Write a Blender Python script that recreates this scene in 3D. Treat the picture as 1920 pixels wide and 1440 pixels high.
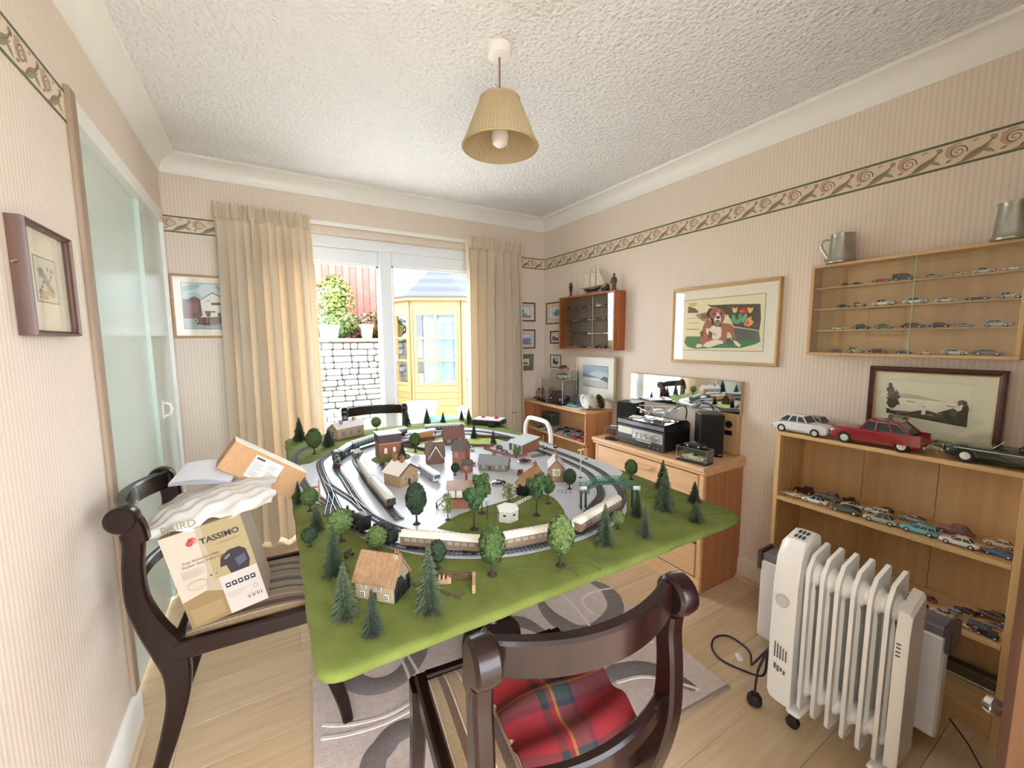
import bpy, math, random
import numpy as np
from mathutils import Matrix, Vector
for o in list(bpy.data.objects): bpy.data.objects.remove(o)
sc = bpy.context.scene; col = sc.collection
PI = math.pi; rnd = random.Random(7)
# ---------------------------------------------------------------- camera
def make_camera():
    yaw, pitch, roll = .5418, .1068, -.0046
    fw = Vector((math.sin(yaw)*math.cos(pitch), math.cos(yaw)*math.cos(pitch), -math.sin(pitch)))
    rt = Vector((math.cos(yaw), -math.sin(yaw), 0)); up = rt.cross(fw)
    r2 = rt*math.cos(roll)+up*math.sin(roll); u2 = -rt*math.sin(roll)+up*math.cos(roll)
    cd = bpy.data.cameras.new('camera'); c = bpy.data.objects.new('camera', cd); col.objects.link(c)
    m = Matrix.Identity(4)
    for i in range(3): m[i][0], m[i][1], m[i][2] = r2[i], u2[i], -fw[i]
    m.translation = (0, 0, 1.3372); c.matrix_world = m
    cd.sensor_fit = 'HORIZONTAL'; cd.sensor_width = 36; cd.lens = 36*771.2/1920; cd.clip_start = .02
    sc.camera = c
make_camera()
# ---------------------------------------------------------------- sky, sun, exposure
w = bpy.data.worlds.new('sky'); sc.world = w; w.use_nodes = True
bg = w.node_tree.nodes['Background']; bg.inputs[0].default_value = (.87, .925, 1, 1); bg.inputs[1].default_value = 6.0
sl = bpy.data.lights.new('sun', 'SUN'); sl.energy = 2.6; sl.angle = .01; sl.color = (1, .93, .82)
so = bpy.data.objects.new('sun', sl); col.objects.link(so); so.rotation_euler = Vector((.75, .10, -.8)).to_track_quat('-Z', 'Y').to_euler()
sc.view_settings.view_transform = 'Standard'; sc.view_settings.look = 'None'
sc.view_settings.gamma = 1; sc.view_settings.use_curve_mapping = False
sc.view_settings.exposure = 1.36
# ---------------------------------------------------------------- helpers
def S(r, g, b):
    f = lambda c: ((c/255+.055)/1.055)**2.4 if c > 10.3 else c/255/12.92
    return (f(r), f(g), f(b), 1)
MT = {}
def mat(name, rgb=None, rough=.6, metal=0, noise=0, nscale=40, bump=0, bscale=200, spec=.5, stretch=None, col2=None, coat=0, emit=None, transl=0):
    """plain procedural material: base colour mottled by noise towards col2, optional bump"""
    if name in MT: return MT[name]
    m = bpy.data.materials.new(name); m.use_nodes = True; MT[name] = m
    nt = m.node_tree; N = nt.nodes; L = nt.links; b = N['Principled BSDF']
    c = S(*rgb); b.inputs['Base Color'].default_value = c
    b.inputs['Roughness'].default_value = rough; b.inputs['Metallic'].default_value = metal
    b.inputs['Specular IOR Level'].default_value = spec; b.inputs['Coat Weight'].default_value = coat
    if emit: b.inputs['Emission Color'].default_value = c; b.inputs['Emission Strength'].default_value = emit
    tc = N.new('ShaderNodeTexCoord'); vec = tc.outputs['Object']
    if stretch:
        mp = N.new('ShaderNodeMapping'); mp.inputs['Scale'].default_value = stretch; L.new(vec, mp.inputs[0]); vec = mp.outputs[0]
    if noise or col2:
        n = N.new('ShaderNodeTexNoise'); n.inputs['Scale'].default_value = nscale; n.inputs['Detail'].default_value = 4; L.new(vec, n.inputs['Vector'])
        r = N.new('ShaderNodeValToRGB'); L.new(n.outputs[0], r.inputs[0]); r.color_ramp.elements[0].position = .35; r.color_ramp.elements[1].position = .65
        k = noise; c2 = S(*col2) if col2 else tuple(x*(1+k) for x in c[:3])+(1,)
        r.color_ramp.elements[0].color = c if col2 else tuple(x*(1-k) for x in c[:3])+(1,); r.color_ramp.elements[1].color = c2
        L.new(r.outputs[0], b.inputs['Base Color'])
    if bump:
        n2 = N.new('ShaderNodeTexNoise'); n2.inputs['Scale'].default_value = bscale; n2.inputs['Detail'].default_value = 3; L.new(vec, n2.inputs['Vector'])
        bp = N.new('ShaderNodeBump'); bp.inputs['Strength'].default_value = bump; bp.inputs['Distance'].default_value = .004
        L.new(n2.outputs[0], bp.inputs['Height']); L.new(bp.outputs[0], b.inputs['Normal'])
    if transl:
        t = N.new('ShaderNodeBsdfTranslucent'); t.inputs[0].default_value = c; mx = N.new('ShaderNodeMixShader'); mx.inputs[0].default_value = transl
        L.new(b.outputs[0], mx.inputs[1]); L.new(t.outputs[0], mx.inputs[2]); L.new(mx.outputs[0], N['Material Output'].inputs[0])
    return m
def wood(name, a, b_, axis=0, scale=1.0, rough=.4, coat=0, fine=1.0):
    """grain stretched along one object axis"""
    if name in MT: return MT[name]
    st = [14*scale]*3; st[axis] = .9*scale
    m = mat(name, a, rough, noise=.1, nscale=4, stretch=tuple(st), col2=b_, coat=coat)
    return m
def glass(name, tint=(1, 1, 1, 1), refl=1.0, rough=0.0):
    """thin pane: clear with a fresnel reflection"""
    if name in MT: return MT[name]
    m = bpy.data.materials.new(name); m.use_nodes = True; MT[name] = m
    nt = m.node_tree; N = nt.nodes; L = nt.links; N.remove(N['Principled BSDF'])
    t = N.new('ShaderNodeBsdfTransparent'); t.inputs[0].default_value = tint
    g = N.new('ShaderNodeBsdfGlossy'); g.inputs['Roughness'].default_value = rough; g.inputs[0].default_value = (refl, refl, refl, 1)
    lw = N.new('ShaderNodeLayerWeight'); lw.inputs[0].default_value = .5
    pw_ = N.new('ShaderNodeMath'); pw_.operation = 'POWER'; pw_.inputs[1].default_value = 4.0; L.new(lw.outputs['Facing'], pw_.inputs[0])
    f = N.new('ShaderNodeMath'); f.operation = 'MULTIPLY_ADD'; f.inputs[1].default_value = .7; f.inputs[2].default_value = .035; L.new(pw_.outputs[0], f.inputs[0])
    x = N.new('ShaderNodeMixShader'); L.new(f.outputs[0], x.inputs[0]); L.new(t.outputs[0], x.inputs[1]); L.new(g.outputs[0], x.inputs[2])
    L.new(x.outputs[0], N['Material Output'].inputs[0])
    return m
def print_mat():
    """flat print: colour stored per face of the printed sheet"""
    if 'print' in MT: return MT['print']
    m = mat('print', (255, 255, 255), .7); nt = m.node_tree
    a = nt.nodes.new('ShaderNodeVertexColor'); a.layer_name = 'ink'
    nt.links.new(a.outputs[0], nt.nodes['Principled BSDF'].inputs['Base Color'])
    return m

class MB:
    """collects shapes, builds ONE mesh object"""
    def __init__(s): s.v = []; s.f = []; s.mi = []; s.ink = []
    def add(s, vs, fs, mi=0, M=None, ink=None):
        n = len(s.v)
        s.v += [tuple(M @ Vector(p)) for p in vs] if M is not None else [tuple(p) for p in vs]
        for f in fs: s.f.append([i+n for i in f]); s.mi.append(mi); s.ink.append(ink)
        return s
    def box(s, x0, x1, y0, y1, z0, z1, b=0, mi=0, M=None):
        c = Vector(((x0+x1)/2, (y0+y1)/2, (z0+z1)/2)); h = Vector((abs(x1-x0)/2, abs(y1-y0)/2, abs(z1-z0)/2))
        if not b:
            v = [c+Vector((sx*h[0], sy*h[1], sz*h[2])) for sz in (-1, 1) for sy in (-1, 1) for sx in (-1, 1)]
            return s.add(v, [(0, 2, 3, 1), (4, 5, 7, 6), (0, 1, 5, 4), (2, 6, 7, 3), (0, 4, 6, 2), (1, 3, 7, 5)], mi, M)
        b = min(b, .49*2*min(h)); v = []; ix = {}
        for sx in (-1, 1):
            for sy in (-1, 1):
                for sz in (-1, 1):
                    sg = (sx, sy, sz)
                    for a in range(3):
                        ix[sg, a] = len(v); v.append(c+Vector([sg[k]*(h[k]-(0 if k == a else b)) for k in range(3)]))
        fs = []
        def face(ids):
            p = [v[i] for i in ids]; n = (p[1]-p[0]).cross(p[2]-p[0]); m = sum(p, Vector())/len(p)
            fs.append(ids if n.dot(m-c) > 0 else ids[::-1])
        for a in range(3):
            o = [k for k in range(3) if k != a]
            for sa in (-1, 1):
                q = []
                for t in ((-1, -1), (1, -1), (1, 1), (-1, 1)):
                    g = [0]*3; g[a] = sa; g[o[0]] = t[0]; g[o[1]] = t[1]; q.append(ix[tuple(g), a])
                face(q)
        for a, b2, c2 in ((0, 1, 2), (0, 2, 1), (1, 2, 0)):
            for s1 in (-1, 1):
                for s2 in (-1, 1):
                    g1 = [0]*3; g1[a] = s1; g1[b2] = s2; g1[c2] = -1; g2 = list(g1); g2[c2] = 1; g1 = tuple(g1); g2 = tuple(g2)
                    face([ix[g1, a], ix[g1, b2], ix[g2, b2], ix[g2, a]])
        for k in [(x, y, z) for x in (-1, 1) for y in (-1, 1) for z in (-1, 1)]: face([ix[k, 0], ix[k, 1], ix[k, 2]])
        return s.add(v, fs, mi, M)
    def loft(s, rings, caps=True, closed=True, mi=0, M=None, loop=False):
        n = len(rings[0]); v = [p for r in rings for p in r]; fs = []
        R_ = len(rings)
        for i in range(R_ if loop else R_-1):
            j = (i+1) % R_
            for k in range(n if closed else n-1):
                k2 = (k+1) % n; fs.append((i*n+k, i*n+k2, j*n+k2, j*n+k))
        if caps and not loop: fs.append(tuple(range(n))[::-1]); fs.append(tuple((R_-1)*n+k for k in range(n)))
        return s.add(v, fs, mi, M)
    def lathe(s, prof, n=20, mi=0, M=None, a0=0, a1=2*PI):
        full = abs(a1-a0-2*PI) < 1e-6; m = n if full else n+1
        rings = [[(max(r, 1e-5)*math.cos(a0+(a1-a0)*k/n), max(r, 1e-5)*math.sin(a0+(a1-a0)*k/n), z) for k in range(m)] for r, z in prof]
        return s.loft(rings, caps=full, closed=full, mi=mi, M=M)
    def tube(s, path, r, n=8, mi=0, M=None, loop=False, flat=None):
        P_ = [Vector(p) for p in path]; m = len(P_); rr = r if isinstance(r, (list, tuple)) else [r]*m
        rings = []; up = None
        for i, p in enumerate(P_):
            a = P_[(i-1) % m] if (loop or i > 0) else p; b = P_[(i+1) % m] if (loop or i < m-1) else p
            t = (b-a).normalized()
            if up is None: up = Vector((0, 0, 1)) if abs(t.z) < .9 else Vector((1, 0, 0))
            x = t.cross(up).normalized(); y = x.cross(t).normalized(); up = y
            fx, fy = flat if flat else (1, 1)
            rings.append([tuple(p+x*(rr[i]*fx*math.cos(2*PI*k/n))+y*(rr[i]*fy*math.sin(2*PI*k/n))) for k in range(n)])
        return s.loft(rings, mi=mi, M=M, loop=loop, caps=not loop)
    def prism(s, poly, d0, d1, plane='xz', mi=0, M=None, flip=False):
        """polygon in a plane pulled along the third axis: xz->y, xy->z, yz->x"""
        A = sum(poly[i][0]*poly[(i+1) % len(poly)][1]-poly[(i+1) % len(poly)][0]*poly[i][1] for i in range(len(poly)))
        if A < 0: poly = poly[::-1]
        f = {'xz': lambda a, b, d: (a, d, b), 'xy': lambda a, b, d: (a, b, d), 'yz': lambda a, b, d: (d, a, b)}[plane]
        n = len(poly); v = [f(a, b, d0) for a, b in poly]+[f(a, b, d1) for a, b in poly]
        fs = [tuple(range(n))[::-1], tuple(range(n, 2*n))]+[(i, (i+1) % n, n+(i+1) % n, n+i) for i in range(n)]
        sgn = (d1 > d0) ^ (plane == 'xz')
        if not sgn: fs = [x[::-1] for x in fs]
        return s.add(v, fs, mi, M)
    def grid(s, fn, nu, nv, mi=0, M=None, flip=False):
        v = [fn(i/nu, j/nv) for j in range(nv+1) for i in range(nu+1)]
        fs = [(j*(nu+1)+i, j*(nu+1)+i+1, (j+1)*(nu+1)+i+1, (j+1)*(nu+1)+i) for j in range(nv) for i in range(nu)]
        if flip: fs = [f[::-1] for f in fs]
        return s.add(v, fs, mi, M)
    def mesh(s, name, mats, smooth=35):
        me = bpy.data.meshes.new(name); me.from_pydata(s.v, [], s.f)
        if not isinstance(mats, (list, tuple)): mats = [mats]
        for m in mats: me.materials.append(m)
        if len(mats) > 1: me.polygons.foreach_set('material_index', s.mi)
        if any(c is not None for c in s.ink):
            a = me.attributes.new('ink', 'FLOAT_COLOR', 'CORNER'); k = 0; buf = []
            for f, c in zip(s.f, s.ink): buf += list(c or (1, 1, 1, 1))*len(f)
            a.data.foreach_set('color', buf)
        if smooth:
            me.polygons.foreach_set('use_smooth', [True]*len(me.polygons)); me.update()
            me.set_sharp_from_angle(angle=math.radians(smooth))
        me.update(); return me
    def build(s, name, mats, parent=None, smooth=35, loc=None):
        return put(name, s.mesh(name, mats, smooth), parent, loc)
def put(name, me, parent=None, loc=None):
    o = bpy.data.objects.new(name, me); col.objects.link(o)
    if parent: o.parent = parent
    if loc is not None: o.location = loc
    return o
def tag(o, label=None, cat=None, group=None, kind=None):
    if label: o['label'] = label
    if cat: o['category'] = cat
    if group: o['group'] = group
    if kind: o['kind'] = kind
    return o
def thing(name, label, cat, loc=(0, 0, 0), rz=0, group=None):
    o = bpy.data.objects.new(name, None); col.objects.link(o); o.empty_display_size = .05
    o.location = loc; o.rotation_euler = (0, 0, rz); return tag(o, label, cat, group)
def struct(o): o['kind'] = 'structure'; return o
def copy_tree(o, parent=None):
    c = o.copy(); col.objects.link(c); c.parent = parent
    for ch in list(o.children): copy_tree(ch, c)
    return c
def drop_tree(o):
    for ch in list(o.children): drop_tree(ch)
    bpy.data.objects.remove(o)
def T(x=0, y=0, z=0, rz=0, rx=0, ry=0, sc_=1):
    return Matrix.Translation((x, y, z)) @ Matrix.Rotation(rz, 4, 'Z') @ Matrix.Rotation(ry, 4, 'Y') @ Matrix.Rotation(rx, 4, 'X') @ Matrix.Scale(sc_, 4)
def text_mesh(body, size, name='lettering', bold=0):
    c = bpy.data.curves.new('t', 'FONT'); c.body = body; c.size = size; c.align_x = 'CENTER'; c.align_y = 'CENTER'; c.offset = bold; c.resolution_u = 3
    o = bpy.data.objects.new('t', c); col.objects.link(o)
    me = bpy.data.meshes.new_from_object(o.evaluated_get(bpy.context.evaluated_depsgraph_get())); me.name = name
    bpy.data.objects.remove(o); return me
def inksheet(polys, w, h, quad=None, step=.00006):
    """artwork: flat coloured shapes laid over each other on a w x h sheet in local x,z (face towards -y). quad = corners TL,TR,BR,BL of the sheet in sketch units"""
    if quad:
        A = []; B = []
        for (x, y), (u, v) in zip(quad, ((0, 1), (1, 1), (1, 0), (0, 0))):
            A += [[x, y, 1, 0, 0, 0, -u*x, -u*y], [0, 0, 0, x, y, 1, -v*x, -v*y]]; B += [u, v]
        Hm = np.append(np.linalg.solve(np.array(A, float), np.array(B, float)), 1).reshape(3, 3)
        def mp(p):
            q = Hm @ np.array([p[0], p[1], 1.0]); return min(max(q[0]/q[2], 0), 1), min(max(q[1]/q[2], 0), 1)
    else: mp = lambda p: p
    m = MB()
    for i, (rgb, pts) in enumerate(polys):
        q = [mp(p) for p in pts]
        A_ = sum(q[k][0]*q[(k+1) % len(q)][1]-q[(k+1) % len(q)][0]*q[k][1] for k in range(len(q)))
        if A_ < 0: q = q[::-1]
        m.add([(a*w, -i*step, b*h) for a, b in q], [tuple(range(len(q)))], ink=S(*rgb))
    return m
def blob(cx, cy, rx, ry, n=14, jit=0, seed=1):
    r = random.Random(seed); return [(cx+rx*(1+jit*(r.random()-.5))*math.cos(2*PI*k/n), cy+ry*(1+jit*(r.random()-.5))*math.sin(2*PI*k/n)) for k in range(n)]
# ================================================================ the room
L_, R_, D_, CH = -.454, 2.241, 3.14, 2.40
Y0 = -.16
def wallpaper():
    m = bpy.data.materials.new('striped_wallpaper'); m.use_nodes = True; MT['paper'] = m
    N = m.node_tree.nodes; L = m.node_tree.links; b = N['Principled BSDF']; b.inputs['Roughness'].default_value = .62; b.inputs['Specular IOR Level'].default_value = .35
    tc = N.new('ShaderNodeTexCoord'); sp = N.new('ShaderNodeSeparateXYZ'); L.new(tc.outputs['Object'], sp.inputs[0])
    nz = N.new('ShaderNodeTexNoise'); nz.inputs['Scale'].default_value = 90; L.new(tc.outputs['Object'], nz.inputs['Vector'])
    ad = N.new('ShaderNodeMath'); L.new(sp.outputs[0], ad.inputs[0]); L.new(sp.outputs[1], ad.inputs[1])
    outs = []
    for per in (.0172, .0061):
        mu = N.new('ShaderNodeMath'); mu.operation = 'MULTIPLY'; mu.inputs[1].default_value = 2*PI/per; L.new(ad.outputs[0], mu.inputs[0])
        a2 = N.new('ShaderNodeMath'); a2.operation = 'MULTIPLY_ADD'; L.new(nz.outputs[0], a2.inputs[0]); a2.inputs[1].default_value = 1.6; L.new(mu.outputs[0], a2.inputs[2])
        si = N.new('ShaderNodeMath'); si.operation = 'SINE'; L.new(a2.outputs[0], si.inputs[0]); outs.append(si)
    sm = N.new('ShaderNodeMath'); sm.operation = 'MULTIPLY_ADD'; L.new(outs[1].outputs[0], sm.inputs[0]); sm.inputs[1].default_value = .4; L.new(outs[0].outputs[0], sm.inputs[2])
    mr = N.new('ShaderNodeMapRange'); L.new(sm.outputs[0], mr.inputs[0]); mr.inputs[1].default_value = -1.4; mr.inputs[2].default_value = 1.4
    r = N.new('ShaderNodeValToRGB'); L.new(mr.outputs[0], r.inputs[0])
    r.color_ramp.elements[0].color = S(216, 201, 185); r.color_ramp.elements[1].color = S(231, 217, 202)
    L.new(r.outputs[0], b.inputs['Base Color'])
    bp = N.new('ShaderNodeBump'); bp.inputs['Strength'].default_value = .25; bp.inputs['Distance'].default_value = .002; L.new(mr.outputs[0], bp.inputs['Height']); L.new(bp.outputs[0], b.inputs['Normal'])
    return m
def artex():
    m = bpy.data.materials.new('stippled_ceiling'); m.use_nodes = True; N = m.node_tree.nodes; L = m.node_tree.links; b = N['Principled BSDF']
    b.inputs['Base Color'].default_value = S(238, 238, 238); b.inputs['Roughness'].default_value = .75
    tc = N.new('ShaderNodeTexCoord'); v = N.new('ShaderNodeTexVoronoi'); v.inputs['Scale'].default_value = 62; v.feature = 'SMOOTH_F1'; L.new(tc.outputs['Object'], v.inputs['Vector'])
    n = N.new('ShaderNodeTexNoise'); n.inputs['Scale'].default_value = 95; n.inputs['Detail'].default_value = 3; L.new(tc.outputs['Object'], n.inputs['Vector'])
    a = N.new('ShaderNodeMath'); a.operation = 'MULTIPLY_ADD'; L.new(n.outputs[0], a.inputs[0]); a.inputs[1].default_value = .7; L.new(v.outputs[0], a.inputs[2])
    bp = N.new('ShaderNodeBump'); bp.inputs['Strength'].default_value = 1; bp.inputs['Distance'].default_value = .011; L.new(a.outputs[0], bp.inputs['Height']); L.new(bp.outputs[0], b.inputs['Normal'])
    return m
PAPER = wallpaper(); WHITE = mat('white_gloss', (238, 236, 230), .35); UPVC = mat('white_upvc', (232, 236, 240), .3)
CREAMW = mat('cream_paint', (226, 214, 196), .45)
# floor of laminate planks
fl = struct(MB().box(L_-.1, R_+.1, -2.4, D_+.3, -.06, -.006).build('floor', mat('underlay', (120, 95, 70), .9)))
PLK = []
for i, (a, b2) in enumerate((((212, 187, 152), (200, 172, 134)), ((208, 182, 146), (196, 167, 129)), ((215, 191, 158), (202, 176, 140)))):
    PLK.append(wood('laminate_%d' % i, a, b2, 0, .9, .33))
pw = .195; y = -2.4; k = 0
while y < D_:
    x = L_-.05-(k*.43 % 1.25)
    while x < R_+.05:
        x0, x1 = max(x, L_-.05), min(x+1.28, R_+.05)
        if x1-x0 > .03: MB().box(x0+.0004, x1-.0004, y+.0004, min(y+pw, D_+.02)-.0004, -.008, 0, .0012).build('plank', PLK[rnd.randrange(3)], fl)
        x += 1.28
    y += pw; k += 1
struct(MB().box(L_-.1, R_+.1, Y0-.1, D_+.1, CH, CH+.08).build('ceiling', artex()))
# walls
struct(MB().box(R_, R_+.12, Y0, D_+.2, -.06, CH).build('wall_right', PAPER))
CY0, CY1, CZ = 1.81, 3.12, 2.045     # cupboard opening in the left wall
struct(MB().box(L_-.12, L_, Y0, CY0, -.06, CH).box(L_-.12, L_, CY0, D_+.2, CZ, CH).box(L_-.12, L_, CY1, D_+.2, -.06, CZ).build('wall_left', PAPER))
WX0, WX1, WZ = -.12, 1.66, 2.068     # patio door opening in the back wall
struct(MB().box(L_, WX0, D_, D_+.2, -.06, CH).box(WX1, R_, D_, D_+.2, -.06, CH).box(WX0, WX1, D_, D_+.2, WZ, CH).build('wall_back', PAPER))
# wall behind the camera with the open doorway, its width set for the fill light
DX0, DX1 = -.40, 1.05
struct(MB().box(L_-.12, DX0, Y0-.1, Y0, -.06, CH).box(DX1, R_+.12, Y0-.1, Y0, -.06, CH).box(DX0, DX1, Y0-.1, Y0, 2.12, CH).build('wall_front', PAPER))
# unseen hall added behind the doorway: ceiling blocks sun, open end lets skylight in
HW = mat('added_hall_paint', (214, 208, 198), .7)
struct(MB().box(L_-.12, R_+.12, -1.75, Y0-.1, CH, CH+.06).build('ceiling', HW)); struct(MB().box(L_-.62, L_-.5, -1.75, Y0-.1, -.06, CH).build('wall_added_hall_left', HW)); struct(MB().box(R_, R_+.12, -1.75, Y0-.1, -.06, CH).build('wall_added_hall_right', HW))
# cornices: concave plaster coving mitred in the corners
def coving(a, b2, n_in, name):
    """from a to b2 along a wall, n_in = direction into the room; ends mitred 45 degrees"""
    a = Vector(a); b2 = Vector(b2); n_in = Vector(n_in); d = (b2-a).normalized()
    prof = [(0, 2.298), (.006, 2.298)]+[(.006+.079*(1-math.cos(t)), 2.306+.080*math.sin(t)) for t in [PI/2*i/6 for i in range(7)]]+[(.09, 2.392), (.09, 2.401), (0, 2.401)]
    rings = [[tuple(p+n_in*o+d*(o*sg)+Vector((0, 0, z))) for o, z in prof] for p, sg in ((a, 1), (b2, -1))]
    m = MB(); n = len(prof); m.loft(rings)
    return struct(m.build(name, CREAMW if 0 else WHITE, smooth=30))
coving((L_, Y0, 0), (L_, D_, 0), (1, 0, 0), 'trim_1'); coving((L_, D_, 0), (R_, D_, 0), (0, -1, 0), 'trim_2')
coving((R_, D_, 0), (R_, Y0, 0), (-1, 0, 0), 'trim_3'); coving((R_, Y0, 0), (L_, Y0, 0), (0, 1, 0), 'trim_4')
# wallpaper border with scrolling leaves
BZ0, BZ1 = 1.970, 2.064
GRN = mat('border_green', (96, 104, 78), .6); BCR = mat('border_cream', (222, 204, 180), .65); BRN = mat('border_brown', (120, 98, 80), .6); SAGE = mat('border_sage', (142, 142, 112), .6); ROSE = mat('border_rose', (190, 158, 138), .6)
def ribbon(m, pts, wd, mi, lift):
    n = len(pts); v = []
    for i in range(n):
        a = pts[max(i-1, 0)]; b2 = pts[min(i+1, n-1)]; dx, dz = b2[0]-a[0], b2[1]-a[1]; l = math.hypot(dx, dz) or 1
        k = wd(i/(n-1)) if callable(wd) else wd
        v += [(pts[i][0]-dz/l*k, -lift, pts[i][1]+dx/l*k), (pts[i][0]+dz/l*k, -lift, pts[i][1]-dx/l*k)]
    m.add(v, [(2*i, 2*i+1, 2*i+3, 2*i+2) for i in range(n-1)], mi)
def border(name, length, M):
    o = MB().box(0, length, -.0012, 0, BZ0, BZ1).build(name, BCR, smooth=0); o.matrix_world = M; struct(o)
    m = MB(); m.box(0, length, -.002, -.001, BZ1-.0085, BZ1, 0, 0); m.box(0, length, -.002, -.001, BZ0, BZ0+.0085, 0, 0)
    m.build('border_stripe', GRN, o, 0)
    m = MB(); per = .136; zc = (BZ0+BZ1)/2; k = -1
    while k*per < length:
        x = k*per; k += 1
        if x+per > length or x < 0:
            continue
        q = lambda f, n=14: [f(i/n) for i in range(n+1)]
        # pink leaf behind the curl, broad sweeping leaf, sage underside, curls, small leaf
        ribbon(m, q(lambda t: (x+.036+.026*math.cos(1.2+3.6*t), zc+.008+.024*math.sin(1.2+3.6*t))), lambda t: .001+.0075*math.sin(PI*t), 3, .0016)
        ribbon(m, q(lambda t: (x+.050+.074*t, zc-.030+.052*t**1.3+.004*math.sin(2*PI*t))), lambda t: .0008+.0072*math.sin(PI*min(1, .08+t*.92)), 1, .0019)
        ribbon(m, q(lambda t: (x+.030+.092*t, zc-.036+.040*t**2.0)), lambda t: .0006+.0042*math.sin(PI*t), 2, .0018)
        ribbon(m, q(lambda t: (x+.036+(.003+.0215*t)*math.cos(5.6-12.2*t), zc+.003+(.002+.0205*t)*math.sin(5.6-12.2*t)), 30), lambda t: .0011+.0009*t, 0, .0022)
        ribbon(m, q(lambda t: (x+.046+.080*t, zc-.033+.056*t**1.3+.004*math.sin(2*PI*t)), 12), .0010, 0, .0022)
        ribbon(m, q(lambda t: (x+.122+(.010-.008*t)*math.cos(2.6-8.5*t), zc+.021+(.0095-.0075*t)*math.sin(2.6-8.5*t)), 18), .0016, 0, .0023)
        ribbon(m, q(lambda t: (x+.098+.030*t, zc-.016-.014*t+.006*math.sin(PI*t)), 8), lambda t: .0004+.0055*math.sin(PI*t), 2, .0020)
        ribbon(m, q(lambda t: (x+.004+.016*t, zc+.030-.010*t), 6), lambda t: .0004+.0040*math.sin(PI*t), 3, .0018); ribbon(m, q(lambda t: (x+.070+.020*t, zc+.026+.006*t), 6), lambda t: .0004+.0046*math.sin(PI*t), 3, .0018)
        ribbon(m, q(lambda t: (x+.004+.018*t, zc-.026+.006*t), 6), lambda t: .0004+.0040*math.sin(PI*t), 1, .0018)
    m.build('scroll_print', [BRN, mat('border_leaf', (150, 128, 106), .6), SAGE, ROSE], o, 0)['kind'] = 'stuff'
border('trim_5', D_-Y0, Matrix.Translation((R_, D_, 0)) @ Matrix.Rotation(-PI/2, 4, 'Z'))
border('trim_6', .32, Matrix.Translation((L_, D_, 0)))
border('trim_7', .56, Matrix.Translation((R_-.56, D_, 0)))
border('trim_8', 1.764-Y0, Matrix.Translation((L_, Y0, 0)) @ Matrix.Rotation(PI/2, 4, 'Z'))
# skirting boards with a quadrant strip
def skirt(name, M, length, mt, h=.125):
    p = [(0, 0), (-.016, 0), (-.016, h-.022), (-.010, h-.008), (-.004, h), (0, h)]
    o = MB().prism(p, 0, length, 'yz').build(name, mt, smooth=30); o.matrix_world = M; struct(o)
    MB().prism([(-.016, 0), (-.034, 0), (-.032, .010), (-.026, .016), (-.016, .018)], 0, length, 'yz').build('quadrant_strip', PLK[0], o, 30)
RM = Matrix.Translation((R_, D_, 0)) @ Matrix.Rotation(-PI/2, 4, 'Z')
skirt('baseboard_right', RM, D_-Y0, CREAMW, .12)
skirt('baseboard_left', Matrix.Translation((L_, Y0, 0)) @ Matrix.Rotation(PI/2, 4, 'Z'), CY0-Y0, WHITE, .135)
skirt('baseboard_back', Matrix.Translation((L_, D_, 0)), WX0-L_, WHITE); skirt('baseboard_back', Matrix.Translation((WX1, D_, 0)), R_-WX1, CREAMW)
# ---- built-in cupboard in the left wall: pale green doors, white frame, taupe cover strip
GREEN = mat('pale_green_gloss', (200, 214, 204), .22); TAUPE = mat('taupe_paint', (150, 130, 110), .5)
def bl(m, x0, x1, y0, y1, z0, z1, b=.002): return m.box(x0, x1, y0, y1, z0, z1, b)
fr = MB(); bl(fr, L_-.10, L_+.006, CY0, CY0+.028, 0, CZ); bl(fr, L_-.10, L_+.006, CY0, CY1, CZ-.035, CZ+.03); bl(fr, L_-.10, L_+.006, CY1-.02, CY1, 0, CZ)
struct(fr.build('trim_9', WHITE))
struct(MB().box(L_-.001, L_+.014, 1.762, CY0+.002, .135, 2.082, .003).build('trim_10', TAUPE))
d1 = struct(MB().box(L_-.060, L_-.030, CY0+.030, 2.655, .012, CZ-.038, .002).build('door_1', GREEN))
d2 = struct(MB().box(L_-.036, L_-.012, 2.64, CY1-.022, .012, CZ-.038, .002).build('door_2', GREEN))
for o, y in ((d2, 2.752),):
    m = MB(); m.box(L_-.012, L_-.008, y-.02, y+.02, .935, 1.035, .002); m.tube([(L_-.008, y, .95), (L_+.018, y, .958), (L_+.024, y, .985), (L_+.018, y, 1.012), (L_-.008, y, 1.02)], .007, 8); m.build('door_handle', WHITE, o)
for z in (.25, 1.02, 1.80): MB().lathe([(.006, 0), (.006, .06)], 8, M=T(L_-.008, CY1-.030, z)).build('hinge', WHITE, d2)
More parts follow.
